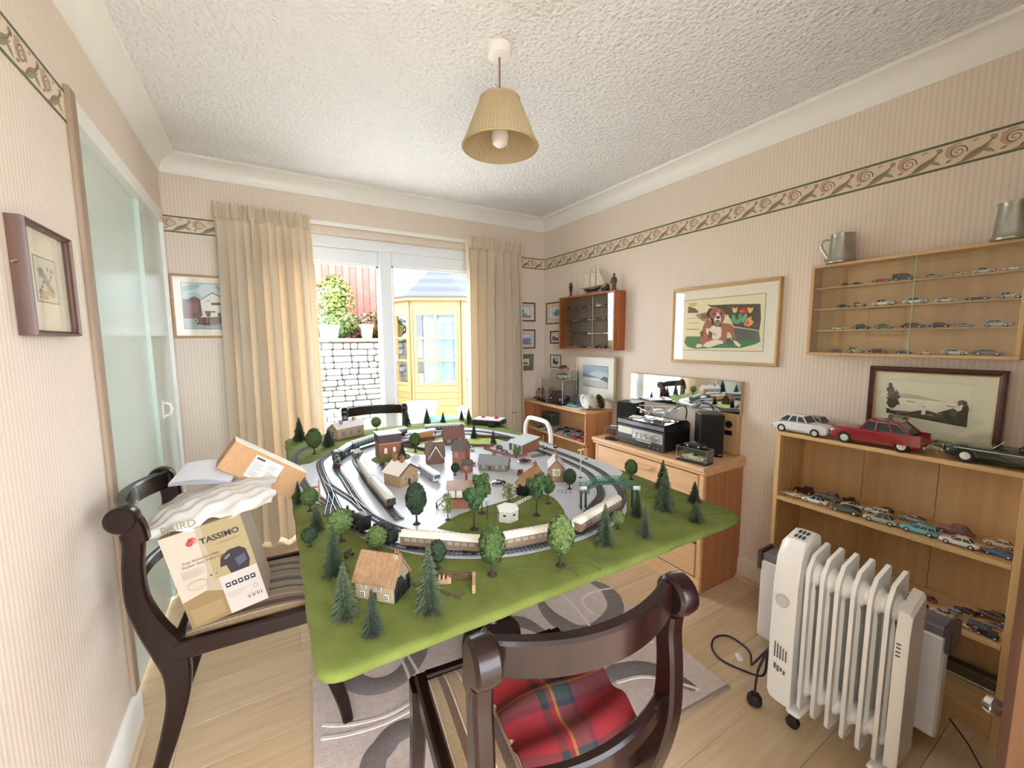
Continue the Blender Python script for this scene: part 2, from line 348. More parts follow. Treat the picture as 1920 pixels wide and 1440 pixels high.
# ---- patio door
GL = glass('window_glass', (.97, .99, .985, 1), .3)
w1 = struct(MB().box(WX0, WX0+.075, D_+.05, D_+.12, 0, WZ, .004).box(WX1-.075, WX1, D_+.05, D_+.12, 0, WZ, .004).box(WX0, WX1, D_+.05, D_+.12, WZ-.075, WZ, .004).box(WX0, WX1, D_+.05, D_+.12, -.02, .05, .004).build('window_1', UPVC))
def sash(x0, x1, y0, y1, stl, str_, top, nm):
    m = MB(); z0, z1 = .045, WZ-.072
    m.box(x0, x0+stl, y0, y1, z0, z1, .006); m.box(x1-str_, x1, y0, y1, z0, z1, .006); m.box(x0+stl, x1-str_, y0, y1, z1-top, z1, .006); m.box(x0+stl, x1-str_, y0, y1, z0, z0+.09, .006)
    b = .012; m.box(x0+stl, x0+stl+b, y0+.012, y1-.012, z0+.09, z1-top); m.box(x1-str_-b, x1-str_, y0+.012, y1-.012, z0+.09, z1-top)
    m.box(x0+stl, x1-str_, y0+.012, y1-.012, z1-top-b, z1-top)
    o = m.build('sash', UPVC, w1); ym = (y0+y1)/2
    MB().box(x0+stl, x1-str_, ym-.003, ym+.003, z0+.09, z1-top).build('pane', GL, o, 0)
sash(WX0+.07, .866, D_+.085, D_+.125, .075, .092, .105, 'l'); sash(.775, WX1-.07, D_+.045, D_+.082, .09, .075, .100, 'r')
struct(MB().box(WX0, WX1, D_, D_+.05, -.03, .004, .001).build('trim_11', UPVC))
# ---- curtain track and curtains
t = thing('curtain_track', 'white plastic curtain track fixed above the patio door', 'curtain track', (.85, D_-.022, 2.128))
m = MB(); m.box(-1.03, 1.05, -.008, .010, -.012, .014, .003); m.box(-1.03, 1.05, -.013, -.007, -.016, .002, .002); m.build('rail', WHITE, t)
for x in (-.95, -.45, .05, .5, 1.0): MB().box(x-.012, x+.012, .008, .021, -.004, .018, .002).build('bracket', WHITE, t)
for x in (-1.035, 1.055): MB().box(x-.010, x+.010, -.014, .012, -.018, .018, .004).build('end_stop', WHITE, t)
CUR = mat('cream_curtain', (228, 214, 192), .85, noise=.05, nscale=300, bump=.2, bscale=900, transl=.3); CLIN = mat('curtain_lining', (236, 220, 196), .9, transl=.4)
def curtain(label, x0, x1, folds, seed, swing=0):
    r = random.Random(seed); ph = [r.uniform(-.5, .5) for _ in range(folds+2)]; am = [r.uniform(.75, 1.25) for _ in range(folds+2)]
    t = thing('curtain', label, 'curtain', ((x0+x1)/2, D_-.115, .025), 0, 'cream curtains at the patio door'); W = x1-x0; H = 2.105
    def off(u, z):
        k = min(int(u*folds), folds-1); a = am[k]
        g = math.sin(2*PI*u*folds+ph[k]*.6*min(1, (H-z))); g = math.copysign(abs(g)**.7, g)*(.8+.2*math.sin(2*PI*u*folds*.5+1))
        depth = .060*min(1, .20+(H-z)/.4)*a
        flare = 1+.10*(1-z/H)
        return ((u-.5)*W*flare+.012*math.sin(2*PI*u*folds*2+.7)*min(1, (H-z)/.3)+swing*(1-z/H), -depth*g-.012*math.sin(7*u+z*2), z)
    def front(u, v):
        z = H*(1-v)
        return off(u, z)
    def back(u, v):
        x, y, z = off(u, H*(1-v)); return (x, y+.004, z)
    nu, nv = folds*14, 26
    m = MB(); m.grid(front, nu, nv, flip=True); m.build('fabric', CUR, t, 60)
    m = MB(); m.grid(back, nu, nv); m.build('lining', CLIN, t, 60)
    def head(u, v):
        z = H-.075*v+.012*(v < .1)
        return ((u-.5)*W, -.016-.010*math.sin(2*PI*u*folds*3)-.012*math.sin(2*PI*u*folds), z+.004*math.sin(2*PI*u*folds*3))
    m = MB(); m.grid(head, folds*24, 5, flip=True); m.build('pleated_heading', CUR, t, 60)
curtain('left cream curtain hanging to the floor beside the green cupboard', -.205, .305, 6, 3, .0)
curtain('right cream curtain hanging between the patio door and small framed pictures', 1.405, 1.925, 7, 5, .0)
# ---- open timber door beside the camera
dw = wood('door_timber', (104, 70, 46), (84, 52, 34), 2, .8, .35)
t = thing('door_3', 'brown wooden door standing open at the right edge', 'door', (.815, .094, 0), math.radians(-7)); struct(t)
m = MB(); m.box(0, .82, -.044, 0, .008, 2.03, .012); m.build('leaf', dw, t)
CHROME = mat('chrome', (225, 225, 228), .12, 1)
m = MB(); m.lathe([(.0, 0), (.006, .0), (.006, .006), (.011, .010), (.014, .017), (.011, .025), (.0, .029)], 16, M=T(.050, 0, .812, rx=-PI/2)); m.build('knob', CHROME, t)
# ---- pendant lamp
t = thing('pendant_lamp', 'pleated cream pendant lamp hanging from the stippled ceiling', 'lamp', (.804, 1.414, CH))
MB().lathe([(0, -.034), (.030, -.036), (.042, -.032), (.045, -.022), (.046, 0), (0, 0)], 28).build('ceiling_rose', WHITE, t)
MB().tube([(0, 0, -.034), (0, 0, -.20)], .0035, 8).build('flex', mat('brown_flex', (140, 112, 96), .6), t)
SH = mat('lamp_shade', (206, 188, 150), .8, transl=.35); TRIM = mat('shade_trim', (176, 154, 112), .7)
def pleat(k, r, d=.0012): return r+(d if k % 2 else -d)
m = MB(); n = 120
for dr, fl_ in ((0, False), (-.003, True)):
    rg = [[(pleat(k, r+dr)*math.cos(2*PI*k/n), pleat(k, r+dr)*math.sin(2*PI*k/n), z) for k in range(n)] for r, z in ((.072, -.182), (.140, -.345))]
    if not fl_: rg = rg[::-1]
    m.loft(rg, caps=False)
sh = m.build('shade', SH, t, 20)
for r, z in ((.072, -.182), (.140, -.345)):
    m = MB(); m.tube([(r*math.cos(a), r*math.sin(a), z) for a in [2*PI*i/48 for i in range(48)]], .0042, 6, loop=True); m.build('piping', TRIM, sh)
m = MB()
for k in range(3):
    a = k*2*PI/3; m.tube([(.02*math.cos(a), .02*math.sin(a), -.214), (.070*math.cos(a), .070*math.sin(a), -.184)], .0015, 5)
m.lathe([(.0, -.20), (.017, -.20), (.019, -.235), (.016, -.25), (0, -.25)], 14); m.build('lamp_holder', WHITE, t)
MB().lathe([(0, -.250), (.012, -.252), (.016, -.268), (.030, -.290), (.034, -.312), (.028, -.334), (.014, -.345), (0, -.347)], 20).build('bulb', mat('opal_bulb', (236, 228, 224), .25), t)
# ================================================================ pictures on the walls
WALLM = {'R': lambda u, z: ((R_, u, z), -PI/2), 'B': lambda u, z: ((u, D_, z), 0), 'L': lambda u, z: ((L_, u, z), PI/2)}
PG = glass('picture_glass', (.99, .99, .99, 1))
def picture(name, label, wall, u, z, w, h, dp, fw, fmat, mount, art, mb, off=0, inner=None, group=None, lean=0):
    """u,z = lower left corner as seen from the room; dp = depth of the frame, fw = width of its moulding, mb = mount border"""
    loc, rz = WALLM[wall](u, z); t = thing(name, label, 'picture', loc, rz, group)
    if lean: t.rotation_euler = (lean, 0, rz)
    m = MB(); prof = [(0, 0), (0, dp*.8), (fw*.18, dp), (fw*.45, dp), (fw*.6, dp*.86), (fw, dp*.72), (fw, 0)]
    cs = [(0, 0, 1, 1), (w, 0, -1, 1), (w, h, -1, -1), (0, h, 1, -1)]
    rings = [[(x+sx*a, -b-off, zz+sz*a) for a, b in prof] for x, zz, sx, sz in cs]
    m.loft(rings, loop=True); 
    fo = m.build('frame', fmat, t, 20)
    if inner:
        a = fw; m = MB(); rings = [[(x+sx*(a+p), -q-off, zz+sz*(a+p)) for p, q in ((0, dp*.3), (0, dp*.74), (.004, dp*.66), (.004, dp*.3))] for x, zz, sx, sz in cs]; m.loft(rings, loop=True); m.build('slip', inner, fo, 20)
    MB().box(fw*.7, w-fw*.7, -dp*.30-off, -.001-off, fw*.7, h-fw*.7).build('backing_board', mat('mdf_back', (150, 120, 90), .8), t, 0)
    mo = MB().box(fw*.8, w-fw*.8, -dp*.42-off, -dp*.31-off, fw*.8, h-fw*.8).build('mount', mount, t, 0)
    if art:
        polys, quad = art if isinstance(art, tuple) else (art, None); bl_, br, bt, bb = mb
        pw_, ph = w-2*fw-bl_-br, h-2*fw-bt-bb
        if bl_ > .002:
            MB().box(fw+bl_-.003, w-fw-br+.003, -dp*.435-off, -dp*.42-off, fw+bb-.003, h-fw-bt+.003).build('bevel', mat('grey_line', (120, 116, 104), .7), t, 0)
        inksheet(polys, pw_, ph, quad).build('print', print_mat(), t, 0, loc=(fw+bl_, -dp*.445-off, fw+bb))
    MB().box(fw*.85, w-fw*.85, -dp*.66-off, -dp*.63-off, fw*.85, h-fw*.85).build('glass', PG, t, 0)
    return t
GOLD = mat('gilt_frame', (196, 164, 116), .38, .25); DKW = wood('mahogany_frame', (92, 50, 36), (66, 34, 26), 0, 1, .35); OAKF = wood('oak_frame', (196, 160, 120), (176, 138, 98), 0, 1, .45)
CRM = mat('cream_mount', (238, 232, 214), .75); WMT = mat('white_mount', (240, 240, 236), .75); PINKM = mat('pink_mount', (226, 206, 188), .75); OLM = mat('olive_frame', (126, 112, 74), .4, .25); OLV = mat('olive_mount', (96, 92, 64), .7)
FULL = [(0, 0), (1, 0), (1, 1), (0, 1)]
# ---- boxer dog among tulips
Q = [(285, 440), (1432, 328), (1392, 1182), (268, 1150)]
BR = (174, 108, 80); WH = (238, 228, 208); DK = (84, 68, 54)
dog = [((236, 227, 190), Q),
 (DK, [(600, 482), (660, 500), (960, 486), (1358, 482), (1368, 700), (1345, 880), (985, 815), (900, 640), (760, 545), (660, 530)]),
 ((96, 96, 86), [(985, 830), (1340, 884), (1362, 1040), (1200, 1070), (1000, 1000)]),
 ((214, 186, 164), [(975, 806), (1342, 868), (1340, 884), (985, 830)]),
 ((72, 128, 80), [(295, 1045), (320, 955), (520, 960), (880, 985), (1000, 1000), (1362, 1040), (1300, 1075), (1090, 1130), (700, 1128), (450, 1140), (340, 1108)]),
 ((56, 104, 64), [(860, 1000), (1000, 960), (1040, 1060), (900, 1090)]),
 ((212, 190, 120), [(350, 470), (470, 458), (455, 510), (400, 525), (355, 505)]), ((112, 88, 68), [(345, 516), (440, 545), (495, 600), (470, 612), (340, 615)]),
 ((168, 142, 110), [(440, 640), (560, 610), (640, 600), (640, 720), (560, 740), (500, 700)]), ((130, 104, 80), [(520, 640), (640, 610), (630, 690), (540, 700)]),
 ((190, 172, 132), [(330, 692), (490, 686), (490, 696), (330, 700)]), ((190, 172, 132), [(330, 758), (500, 756), (500, 766), (330, 766)]), ((130, 112, 90), [(325, 846), (500, 848), (500, 858), (325, 856)]),
 (BR, [(620, 690), (570, 770), (545, 850), (520, 960), (520, 1040), (560, 1090), (680, 1030), (840, 1070), (885, 1030), (895, 900), (930, 900), (985, 1010), (1020, 1030), (1000, 900), (975, 810), (930, 775), (850, 765), (700, 790)]),
 ((120, 76, 60), [(515, 880), (560, 880), (560, 960), (520, 960)]),
 (WH, [(600, 835), (640, 850), (690, 800), (790, 790), (815, 860), (812, 960), (770, 1005), (700, 1000), (640, 950), (600, 905)]),
 ((118, 78, 60), [(640, 870), (690, 910), (680, 980), (620, 990)]), ((118, 88, 70), [(700, 880), (720, 930), (705, 950)]), ((118, 88, 70), [(740, 900), (735, 960), (725, 950)]),
 (WH, [(548, 1105), (600, 1045), (720, 1005), (830, 1022), (845, 1062), (760, 1080), (650, 1122)]), (WH, [(450, 1108), (480, 1066), (545, 1072), (540, 1112), (480, 1122)]), (WH, [(972, 1020), (1028, 1030), (1092, 1090), (1065, 1118), (1015, 1085)]),
 (WH, [(888, 900), (935, 945), (985, 1040), (955, 1000), (905, 950)]),
 (DK, [(608, 600), (640, 548), (700, 540), (670, 610), (655, 700), (625, 670)]), (DK, [(808, 545), (870, 535), (910, 590), (880, 660), (850, 610)]),
 ((168, 98, 74), [(645, 610), (690, 548), (790, 545), (852, 592), (858, 690), (825, 775), (740, 802), (690, 780), (652, 700)]),
 ((70, 52, 46), [(655, 680), (700, 700), (705, 780), (760, 806), (820, 770), (800, 820), (740, 815), (680, 775)]),
 ((206, 140, 120), [(760, 552), (790, 560), (790, 640), (762, 640)]),
 (WH, [(752, 600), (782, 640), (805, 690), (805, 745), (760, 730), (718, 752), (708, 705), (738, 660)]),
 ((150, 132, 112), [(706, 745), (740, 722), (800, 735), (803, 775), (752, 798), (706, 778)]), ((60, 50, 46), [(738, 664), (790, 660), (792, 690), (765, 702), (740, 690)]), ((52, 40, 38), [(722, 735), (765, 712), (800, 735), (765, 728)]),
 ((56, 42, 38), blob(703, 632, 20, 11)), ((56, 42, 38), blob(810, 627, 20, 11)),
 ((104, 170, 130), [(930, 690), (962, 700), (952, 650), (1000, 640), (1010, 700), (1060, 632), (1105, 630), (1085, 760), (1040, 778), (960, 760)]), ((120, 190, 150), [(1085, 720), (1130, 640), (1175, 615), (1172, 690), (1115, 765)]), ((60, 90, 64), [(1010, 700), (1060, 640), (1040, 720)]),
 ((232, 208, 96), [(960, 532), (1000, 548), (1042, 530), (1026, 600), (1000, 618), (972, 600)]), ((236, 200, 86), [(1178, 528), (1222, 545), (1268, 535), (1236, 612), (1205, 622), (1188, 600)]),
 ((206, 62, 62), [(1042, 592), (1075, 560), (1120, 540), (1180, 548), (1178, 600), (1130, 628), (1080, 622), (1062, 606)]), ((236, 150, 140), [(1075, 592), (1120, 575), (1120, 590), (1080, 606)]),
 ((236, 176, 104), [(1130, 775), (1170, 702), (1232, 660), (1240, 720), (1268, 748), (1250, 785), (1200, 818), (1142, 802)]), ((216, 100, 84), [(1140, 770), (1185, 715), (1210, 760), (1180, 805)]),
 ((150, 134, 100), [(1280, 800), (1330, 796), (1300, 815)])]
picture('framed_picture', 'gilt-framed painting of a boxer dog beside tulips on the wall above the mirror', 'R', 1.727, 1.195, .636, .449, .022, .017, GOLD, CRM, (dog, Q), (.058, .062, .058, .060))
# ---- old harbour photograph standing on the tall bookcase
Q = [(130, 120), (1700, 165), (1650, 1060), (95, 1005)]
D1 = (66, 62, 46); D2 = (92, 88, 66)
har = [((226, 224, 196), Q), ((212, 210, 180), [(250, 235), (1500, 270), (1480, 278), (262, 244)]), ((232, 230, 206), [(318, 262), (1395, 292), (1362, 838), (300, 728)]),
 ((190, 188, 158), [(318, 440), (470, 432), (650, 440), (820, 470), (1000, 505), (1120, 525), (1040, 522), (700, 505), (318, 490)]), ((238, 236, 214), [(318, 492), (700, 506), (1390, 545), (1375, 700), (300, 660)]),
 (D1, [(300, 655), (420, 680), (640, 690), (760, 660), (860, 650), (980, 680), (1080, 640), (1190, 600), (1250, 640), (1372, 560), (1362, 838), (700, 768), (300, 728)]),
 (D2, [(640, 700), (1000, 690), (1100, 720), (900, 780), (660, 760)]), (D1, blob(385, 520, 80, 115, 34, .9, 3)), (D1, blob(420, 470, 60, 60, 26, 1.0, 33)), (D1, blob(410, 570, 66, 50, 26, 1.0, 34)), (D1, blob(350, 380, 45, 70, 24, 1.0, 4)), (D2, blob(370, 430, 50, 40, 12, .6, 6)), (D1, blob(370, 600, 60, 50, 14, .5, 5)), (D1, blob(338, 310, 22, 30, 10, .6, 8)), (D1, blob(1300, 520, 70, 40, 26, .9, 9)), (D1, blob(1340, 600, 40, 60, 12, .4, 10)), (D2, blob(1190, 660, 60, 40, 12, .4, 12)),
 (D1, [(570, 534), (715, 544), (700, 550), (600, 546)]), (D2, [(1110, 568), (1215, 576), (1200, 583), (1120, 578)]),
 ((236, 234, 214), [(785, 712), (795, 660), (808, 600), (822, 550), (836, 600), (846, 660), (842, 716)]), (D1, [(796, 600), (848, 604), (846, 610), (798, 607)]), ((216, 214, 190), [(360, 668), (560, 676), (540, 690), (360, 684)]), ((210, 208, 186), [(980, 682), (1070, 684), (1060, 692), (990, 690)]), ((210, 208, 186), [(860, 704), (950, 712), (940, 722), (870, 716)]), ((150, 146, 122), [(345, 790), (370, 745), (450, 740), (460, 708), (600, 705), (632, 740), (636, 800), (520, 800)]), ((70, 66, 52), [(462, 735), (470, 715), (600, 712), (625, 745), (540, 750)]), ((60, 56, 46), blob(370, 780, 36, 34)), ((60, 56, 46), blob(575, 808, 38, 34)), ((150, 146, 124), blob(370, 780, 15, 14)), ((150, 146, 124), blob(575, 808, 15, 14))]
picture('framed_picture', 'brown-framed sepia harbour photograph standing on the tall bookcase', 'R', .712, .924, .383, .297, .024, .020, DKW, CRM, (har, Q), (.001, .001, .001, .001), off=.012, inner=GOLD)
# ---- seascape behind the corner shelf
sea = [((196, 212, 226), FULL), ((170, 192, 214), [(0, .55), (.2, .62), (.6, .8), (1, .7), (1, 1), (0, 1)]), ((206, 216, 222), [(.3, .6), (.7, .75), (1, .62), (1, .5), (.3, .5)]), ((134, 150, 170), [(0, .62), (.1, .6), (.5, .5), (.7, .46), (.4, .44), (0, .46)]), ((236, 240, 240), [(0, .38), (.5, .42), (.8, .38), (1, .36), (1, .32), (.4, .34), (0, .3)]),
 ((92, 104, 122), [(.66, .40), (.78, .46), (.86, .55), (.92, .52), (1, .5), (1, .28), (.84, .34)]), ((206, 204, 200), [(0, 0), (1, 0), (1, .27), (.6, .32), (0, .3)]), ((180, 182, 186), [(0, 0), (.6, 0), (.3, .1), (0, .16)])]
picture('framed_picture', 'pale gilt-framed blue seascape standing on the corner bookcase', 'R', 2.618, .880, .434, .332, .020, .013, mat('pale_gilt', (206, 186, 146), .4, .2), WMT, sea, (.068, .062, .066, .075), off=.034)
# ---- six small pictures in the corner
def landscape(seed, tone, dark=.5):
    r = random.Random(seed); b = [(tuple(int(205+tone[i]*.12) for i in range(3)), FULL)]
    for k in range(5):
        c = tuple(int(tone[i]*(.62+.4*r.random())+30*(1-dark)) for i in range(3)); b.append((c, [(min(max(x, 0), 1), min(max(y, 0), 1)) for x, y in blob(r.uniform(.15, .85), r.uniform(.25, .65), r.uniform(.12, .34), r.uniform(.08, .22), 11, .5, seed*7+k)]))
    b.append((tuple(int(c*.8) for c in tone), [(0, .04), (1, 0), (1, .16), (.5, .24), (0, .18)])); return b
gp = 'small framed pictures in the corner'
picture('framed_picture', 'small dark-framed blue watercolour of trees, topmost beside the right curtain', 'B', 1.850, 1.502, .284, .168, .016, .011, DKW, PINKM, landscape(2, (150, 180, 192)), (.03, .04, .03, .026), group=gp)
picture('framed_picture', 'small dark-framed blue seascape, middle one beside the right curtain', 'B', 1.850, 1.258, .284, .172, .016, .011, DKW, PINKM, landscape(5, (150, 168, 186)), (.03, .038, .03, .03), group=gp)
car_art = [((228, 222, 200), FULL), ((70, 66, 56), [(.1, .3), (.2, .3), (.22, .62), (.45, .66), (.5, .5), (.85, .52), (.92, .3), (.95, .3), (.94, .26), (.08, .26)]), ((60, 56, 48), blob(.28, .30, .10, .2)), ((60, 56, 48), blob(.78, .30, .10, .2)), ((200, 192, 170), blob(.28, .30, .05, .1)), ((200, 192, 170), blob(.78, .30, .05, .1)), ((150, 140, 116), [(.26, .46), (.42, .46), (.40, .6), (.27, .58)])]
picture('framed_picture', 'small olive-framed drawing of a vintage car, lowest beside the right curtain', 'B', 1.865, 1.060, .252, .148, .016, .020, OLM, OLV, car_art, (.02, .026, .022, .024), group=gp)
blue = [((226, 228, 226), FULL), ((112, 148, 176), [(.3, .45), (.75, .85), (1, .6), (1, .35), (.62, .18)]), ((74, 112, 132), [(.5, .5), (.75, .72), (.85, .5), (.65, .3)])]
picture('framed_picture', 'small olive-gilt-framed blue print partly behind the left display cabinet', 'R', 3.098, 1.476, .250, .193, .014, .012, OLM, PINKM, blue, (.03, .03, .03, .03), group=gp)
bw = lambda s: landscape(s, (126, 118, 112), .7)
picture('framed_picture', 'tiny dark-framed black and white view beside the left display cabinet', 'R', 3.035, 1.303, .150, .112, .013, .012, DKW, WMT, bw(9), (.018, .018, .014, .016), group=gp)
bridge = [((206, 212, 206), FULL), ((58, 66, 62), [(0, .1), (.2, .0), (.45, .1), (.6, .4), (1, .5), (1, .3), (.7, .1), (1, 0), (0, 0)]), ((40, 50, 48), [(0, .1), (0, 1), (.2, .8), (.4, .5), (.6, .42), (.5, .2)]), ((90, 96, 90), [(.45, .1), (1, .12), (1, .3), (.6, .28)])]
picture('framed_picture', 'tiny olive-framed dark valley print below the left display cabinet', 'R', 3.033, 1.088, .155, .117, .013, .010, OLM, WMT, bridge, (.03, .03, .02, .022), group=gp)
# ---- building with old car, behind left curtain
Q = [(325, 240), (1250, 275), (1260, 1130), (410, 1125)]
hs = [((206, 216, 216), Q), ((168, 188, 194), [(325, 330), (500, 270), (640, 250), (560, 350), (350, 440)]), ((150, 178, 188), [(800, 300), (1250, 280), (1250, 560), (960, 540)]), ((176, 196, 200), [(350, 450), (520, 440), (640, 520), (600, 560), (360, 560)]),
 ((116, 86, 80), [(360, 575), (430, 570), (520, 512), (600, 575), (640, 870), (600, 930), (390, 950)]), ((150, 108, 100), [(420, 640), (560, 640), (580, 820), (430, 860)]), ((228, 222, 206), [(598, 580), (762, 440), (970, 575), (985, 900), (640, 920)]), ((76, 120, 132), [(598, 575), (762, 428), (985, 572), (970, 582), (762, 452), (606, 588)]), ((72, 72, 70), [(750, 632), (884, 634), (884, 682), (750, 684)]), ((90, 86, 82), [(690, 600), (740, 598), (740, 612), (690, 614)]),
 ((100, 92, 84), [(665, 796), (815, 796), (810, 820), (745, 830), (745, 905), (690, 905)]), ((120, 112, 104), [(840, 830), (960, 840), (960, 900), (840, 900)]), ((160, 170, 164), [(390, 965), (640, 930), (1250, 920), (1260, 1130), (410, 1125)]),
 ((112, 84, 78), [(520, 940), (600, 920), (960, 900), (1100, 930), (1090, 1000), (780, 1050), (600, 1048), (520, 1020)]), ((82, 66, 64), [(560, 1020), (780, 1050), (700, 1062), (560, 1045)]), ((206, 196, 184), blob(548, 980, 26, 42)), ((60, 52, 50), blob(548, 980, 14, 24))]
picture('framed_picture', 'oak-framed painting of a white gabled building and old car beside the left curtain', 'B', -.448, 1.357, .43, .377, .018, .014, OAKF, CRM, (hs, Q), (.040, .040, .036, .042))
# ---- small frame on the left wall
sk = [((222, 220, 208), FULL)]+[((150+int(40*math.sin(k)), 156, 146), blob(.2+.6*((k*.37) % 1), .2+.62*((k*.61) % 1), .12, .08, 10, .7, k)) for k in range(12)]+[((112, 112, 104), blob(.15+.7*((k*.53) % 1), .25+.6*((k*.29) % 1), .05, .05, 8, .7, k+40)) for k in range(10)]+[((196, 170, 140), blob(.2+.6*((k*.41) % 1), .08+.16*((k*.71) % 1), .14, .05, 9, .7, k+80)) for k in range(6)]
t = picture('framed_picture', 'small brown-framed pale sketch hanging on the left wall by the cupboard', 'L', 1.325, 1.352, .262, .258, .030, .012, wood('walnut_frame', (92, 62, 46), (70, 44, 34), 2, 1, .4), CRM, sk, (.062, .062, .062, .070))
MB().tube([(-.01, -.006, .155), (-.004, -.012, .160), (.006, -.010, .158)], .003, 6).build('hanging_hook', mat('brass', (190, 165, 110), .35, .9), t)

# ================================================================ furniture on the right
OAK = wood('light_oak', (218, 182, 130), (204, 164, 110), 0, .8, .42); OAKV = wood('light_oak_upright', (218, 182, 130), (204, 164, 110), 2, .8, .42); HARD = wood('hardboard', (206, 166, 116), (194, 152, 102), 2, .5, .5)
TEAK = wood('teak', (176, 104, 52), (150, 82, 38), 0, .8, .35); TEAKV = wood('teak_upright', (176, 104, 52), (150, 82, 38), 2, .8, .35)
CG = glass('cabinet_glass', (.96, .985, .97, 1)); EDGE = glass('glass_edge', (.75, .9, .82, 1)); DARKIN = wood('cabinet_back', (120, 96, 84), (104, 82, 72), 2, .5, .6)
# tall bookcase (x along the wall from its left end)
BW, BD, BH = .735, .25, .92; BY = .958
t = thing('bookcase', 'tall light oak bookcase filled with model cars behind the radiator', 'bookcase', (R_-.002, BY, 0), -PI/2); BOOK = t
for x0 in (0, BW-.018): MB().box(x0, x0+.018, -BD, -.018, 0, BH-.0185, .0015).build('side_panel', OAKV, t)
MB().box(0, BW, -BD-.002, -.018, BH-.018, BH, .002).build('top_panel', OAK, t)
for i, z in enumerate((.602, .325, .070)): MB().box(.0185, BW-.0185, -BD, -.024, z, z+.018, .0015).build('shelf', OAK, t)
MB().box(.0185, BW-.0185, -BD+.03, -BD+.045, 0, .069, .001).build('plinth', OAK, t)
for i in range(3):
    a = .0185+(BW-.037)*i/3; MB().box(a+.0008, a+(BW-.037)/3-.0008, -.023, -.019, .002, BH-.019).build('back_panel', HARD, t, 0)
def display_cabinet(label, y, z, w, d, h, mh, mv, mback, shelves, split, gshelf):
    t = thing('display_cabinet', label, 'cabinet', (R_, y, z), -PI/2); th = .012
    MB().box(0, w, -d, 0, h-th, h, .0015).build('top_panel', mh, t); MB().box(0, w, -d, 0, 0, th, .0015).build('bottom_panel', mh, t)
    for x in (0, w-th): MB().box(x, x+th, -d, 0, th+.0003, h-th-.0003, .0015).build('side_panel', mv, t)
    MB().box(th, w-th, -.005, -.001, th, h-th).build('back_panel', mback, t, 0)
    for s in shelves: MB().box(th+.0005, w-th-.0005, -d+.016, -.006, s-.005, s, .0005).build('shelf', gshelf, t)
    for k, (x0, x1) in enumerate(((th, split+.006), (split-.006, w-th))):
        yy = -d+.004+k*.005; o = MB().box(x0, x1, yy, yy+.003, th-.004, h-th+.004).build('glass_door', CG, t, 0)
        if k == 0: MB().box(x1-.001, x1+.001, yy-.0002, yy+.0032, th, h-th).build('glass_edge', mat('glass_green_edge', (190, 206, 180), .2), o, 0)
    return t
CABR = display_cabinet('light oak wall cabinet with sliding glass and rows of model cars', .937, 1.262, .634, .078, .402, OAK, OAKV, wood('cab_back_oak', (210, 170, 120), (200, 158, 108), 2, .5, .5), (.113, .208, .302), .345, OAK)
CABL = display_cabinet('teak wall cabinet with glass doors below the model ship', 2.772, 1.258, .634, .112, .424, TEAK, TEAKV, DARKIN, (.116, .223, .321), .40, glass('glass_shelf', (.86, .93, .9, 1)))
# chest of drawers
CB = wood('chest_beech', (224, 184, 142), (212, 168, 124), 0, .7, .38, .2); CS = wood('chest_side', (186, 128, 86), (168, 108, 70), 2, .7, .4); CBV = wood('chest_stile', (224, 184, 142), (212, 168, 124), 2, .7, .38)
t = thing('chest_of_drawers', 'beech chest of drawers carrying the record player', 'chest', (R_-.004, 2.035, 0), -PI/2); W = .80; DP = .36; H = .69
for x in (0, W-.02): MB().box(x, x+.02, -DP+.022, 0, 0, H-.046, .002).build('side_panel', CS, t)
MB().box(.02, W-.02, -.012, -.004, .02, H-.046).build('back_panel', CS, t, 0)
m = MB(); m.prism([(0, H-.045), (-DP, H-.045), (-DP-.012, H-.036), (-DP-.012, H-.026), (-DP-.022, H-.018), (-DP-.022, H-.006), (-DP-.016, H), (0, H)], -.012, W+.012, 'yz'); m.build('top_panel', CB, t, 30)
for x in (0, W-.026): MB().box(x, x+.026, -DP, -DP+.022, .085, H-.046, .003).build('stile', CBV, t)
MB().box(.0, W, -DP-.002, -DP+.02, .0, .084, .003).build('plinth', CB, t)
z = .092
for i in range(3):
    h = .176; o = MB().box(.030, W-.030, -DP-.004, -DP+.018, z, z+h, .003).build('drawer', CB, t)
    m = MB(); m.prism([(.5*W+.09*math.sin(a)-0, z+h*.72-.018*math.cos(a)*1.0+.014) for a in [-1.2+2.4*k/10 for k in range(11)]]+[(.5*W+.09, z+h*.72+.018), (.5*W-.09, z+h*.72+.018)], -DP-.022, -DP-.004, 'xz'); m.build('handle', CB, o, 30); z += h+.010
# low bookcase in the corner
t = thing('corner_bookcase', 'low teak-veneer bookcase in the corner holding toy cars and plates', 'bookcase', (R_-.002, 3.10, 0), -PI/2); W = .855; DP = .262; H = .812
CT = wood('corner_teak', (218, 176, 130), (204, 158, 110), 0, .7, .4); CTV = wood('corner_teak_up', (200, 142, 94), (180, 120, 74), 2, .7, .4)
MB().box(0, W, -DP, 0, H-.02, H, .002).build('top_panel', CT, t)
for x in (0, W-.018): MB().box(x, x+.018, -DP, 0, 0, H-.0205, .002).build('side_panel', CTV, t)
MB().box(.018, W-.018, -.010, -.004, .02, H-.021).build('back_panel', CT, t, 0)
for z in (.560, .30, .05): MB().box(.0185, W-.0185, -DP+.004, -.011, z, z+.018, .002).build('shelf', CT, t)
MB().box(.0185, W-.0185, -.022, -.0105, H-.075, H-.021, .002).build('rail', CT, t)
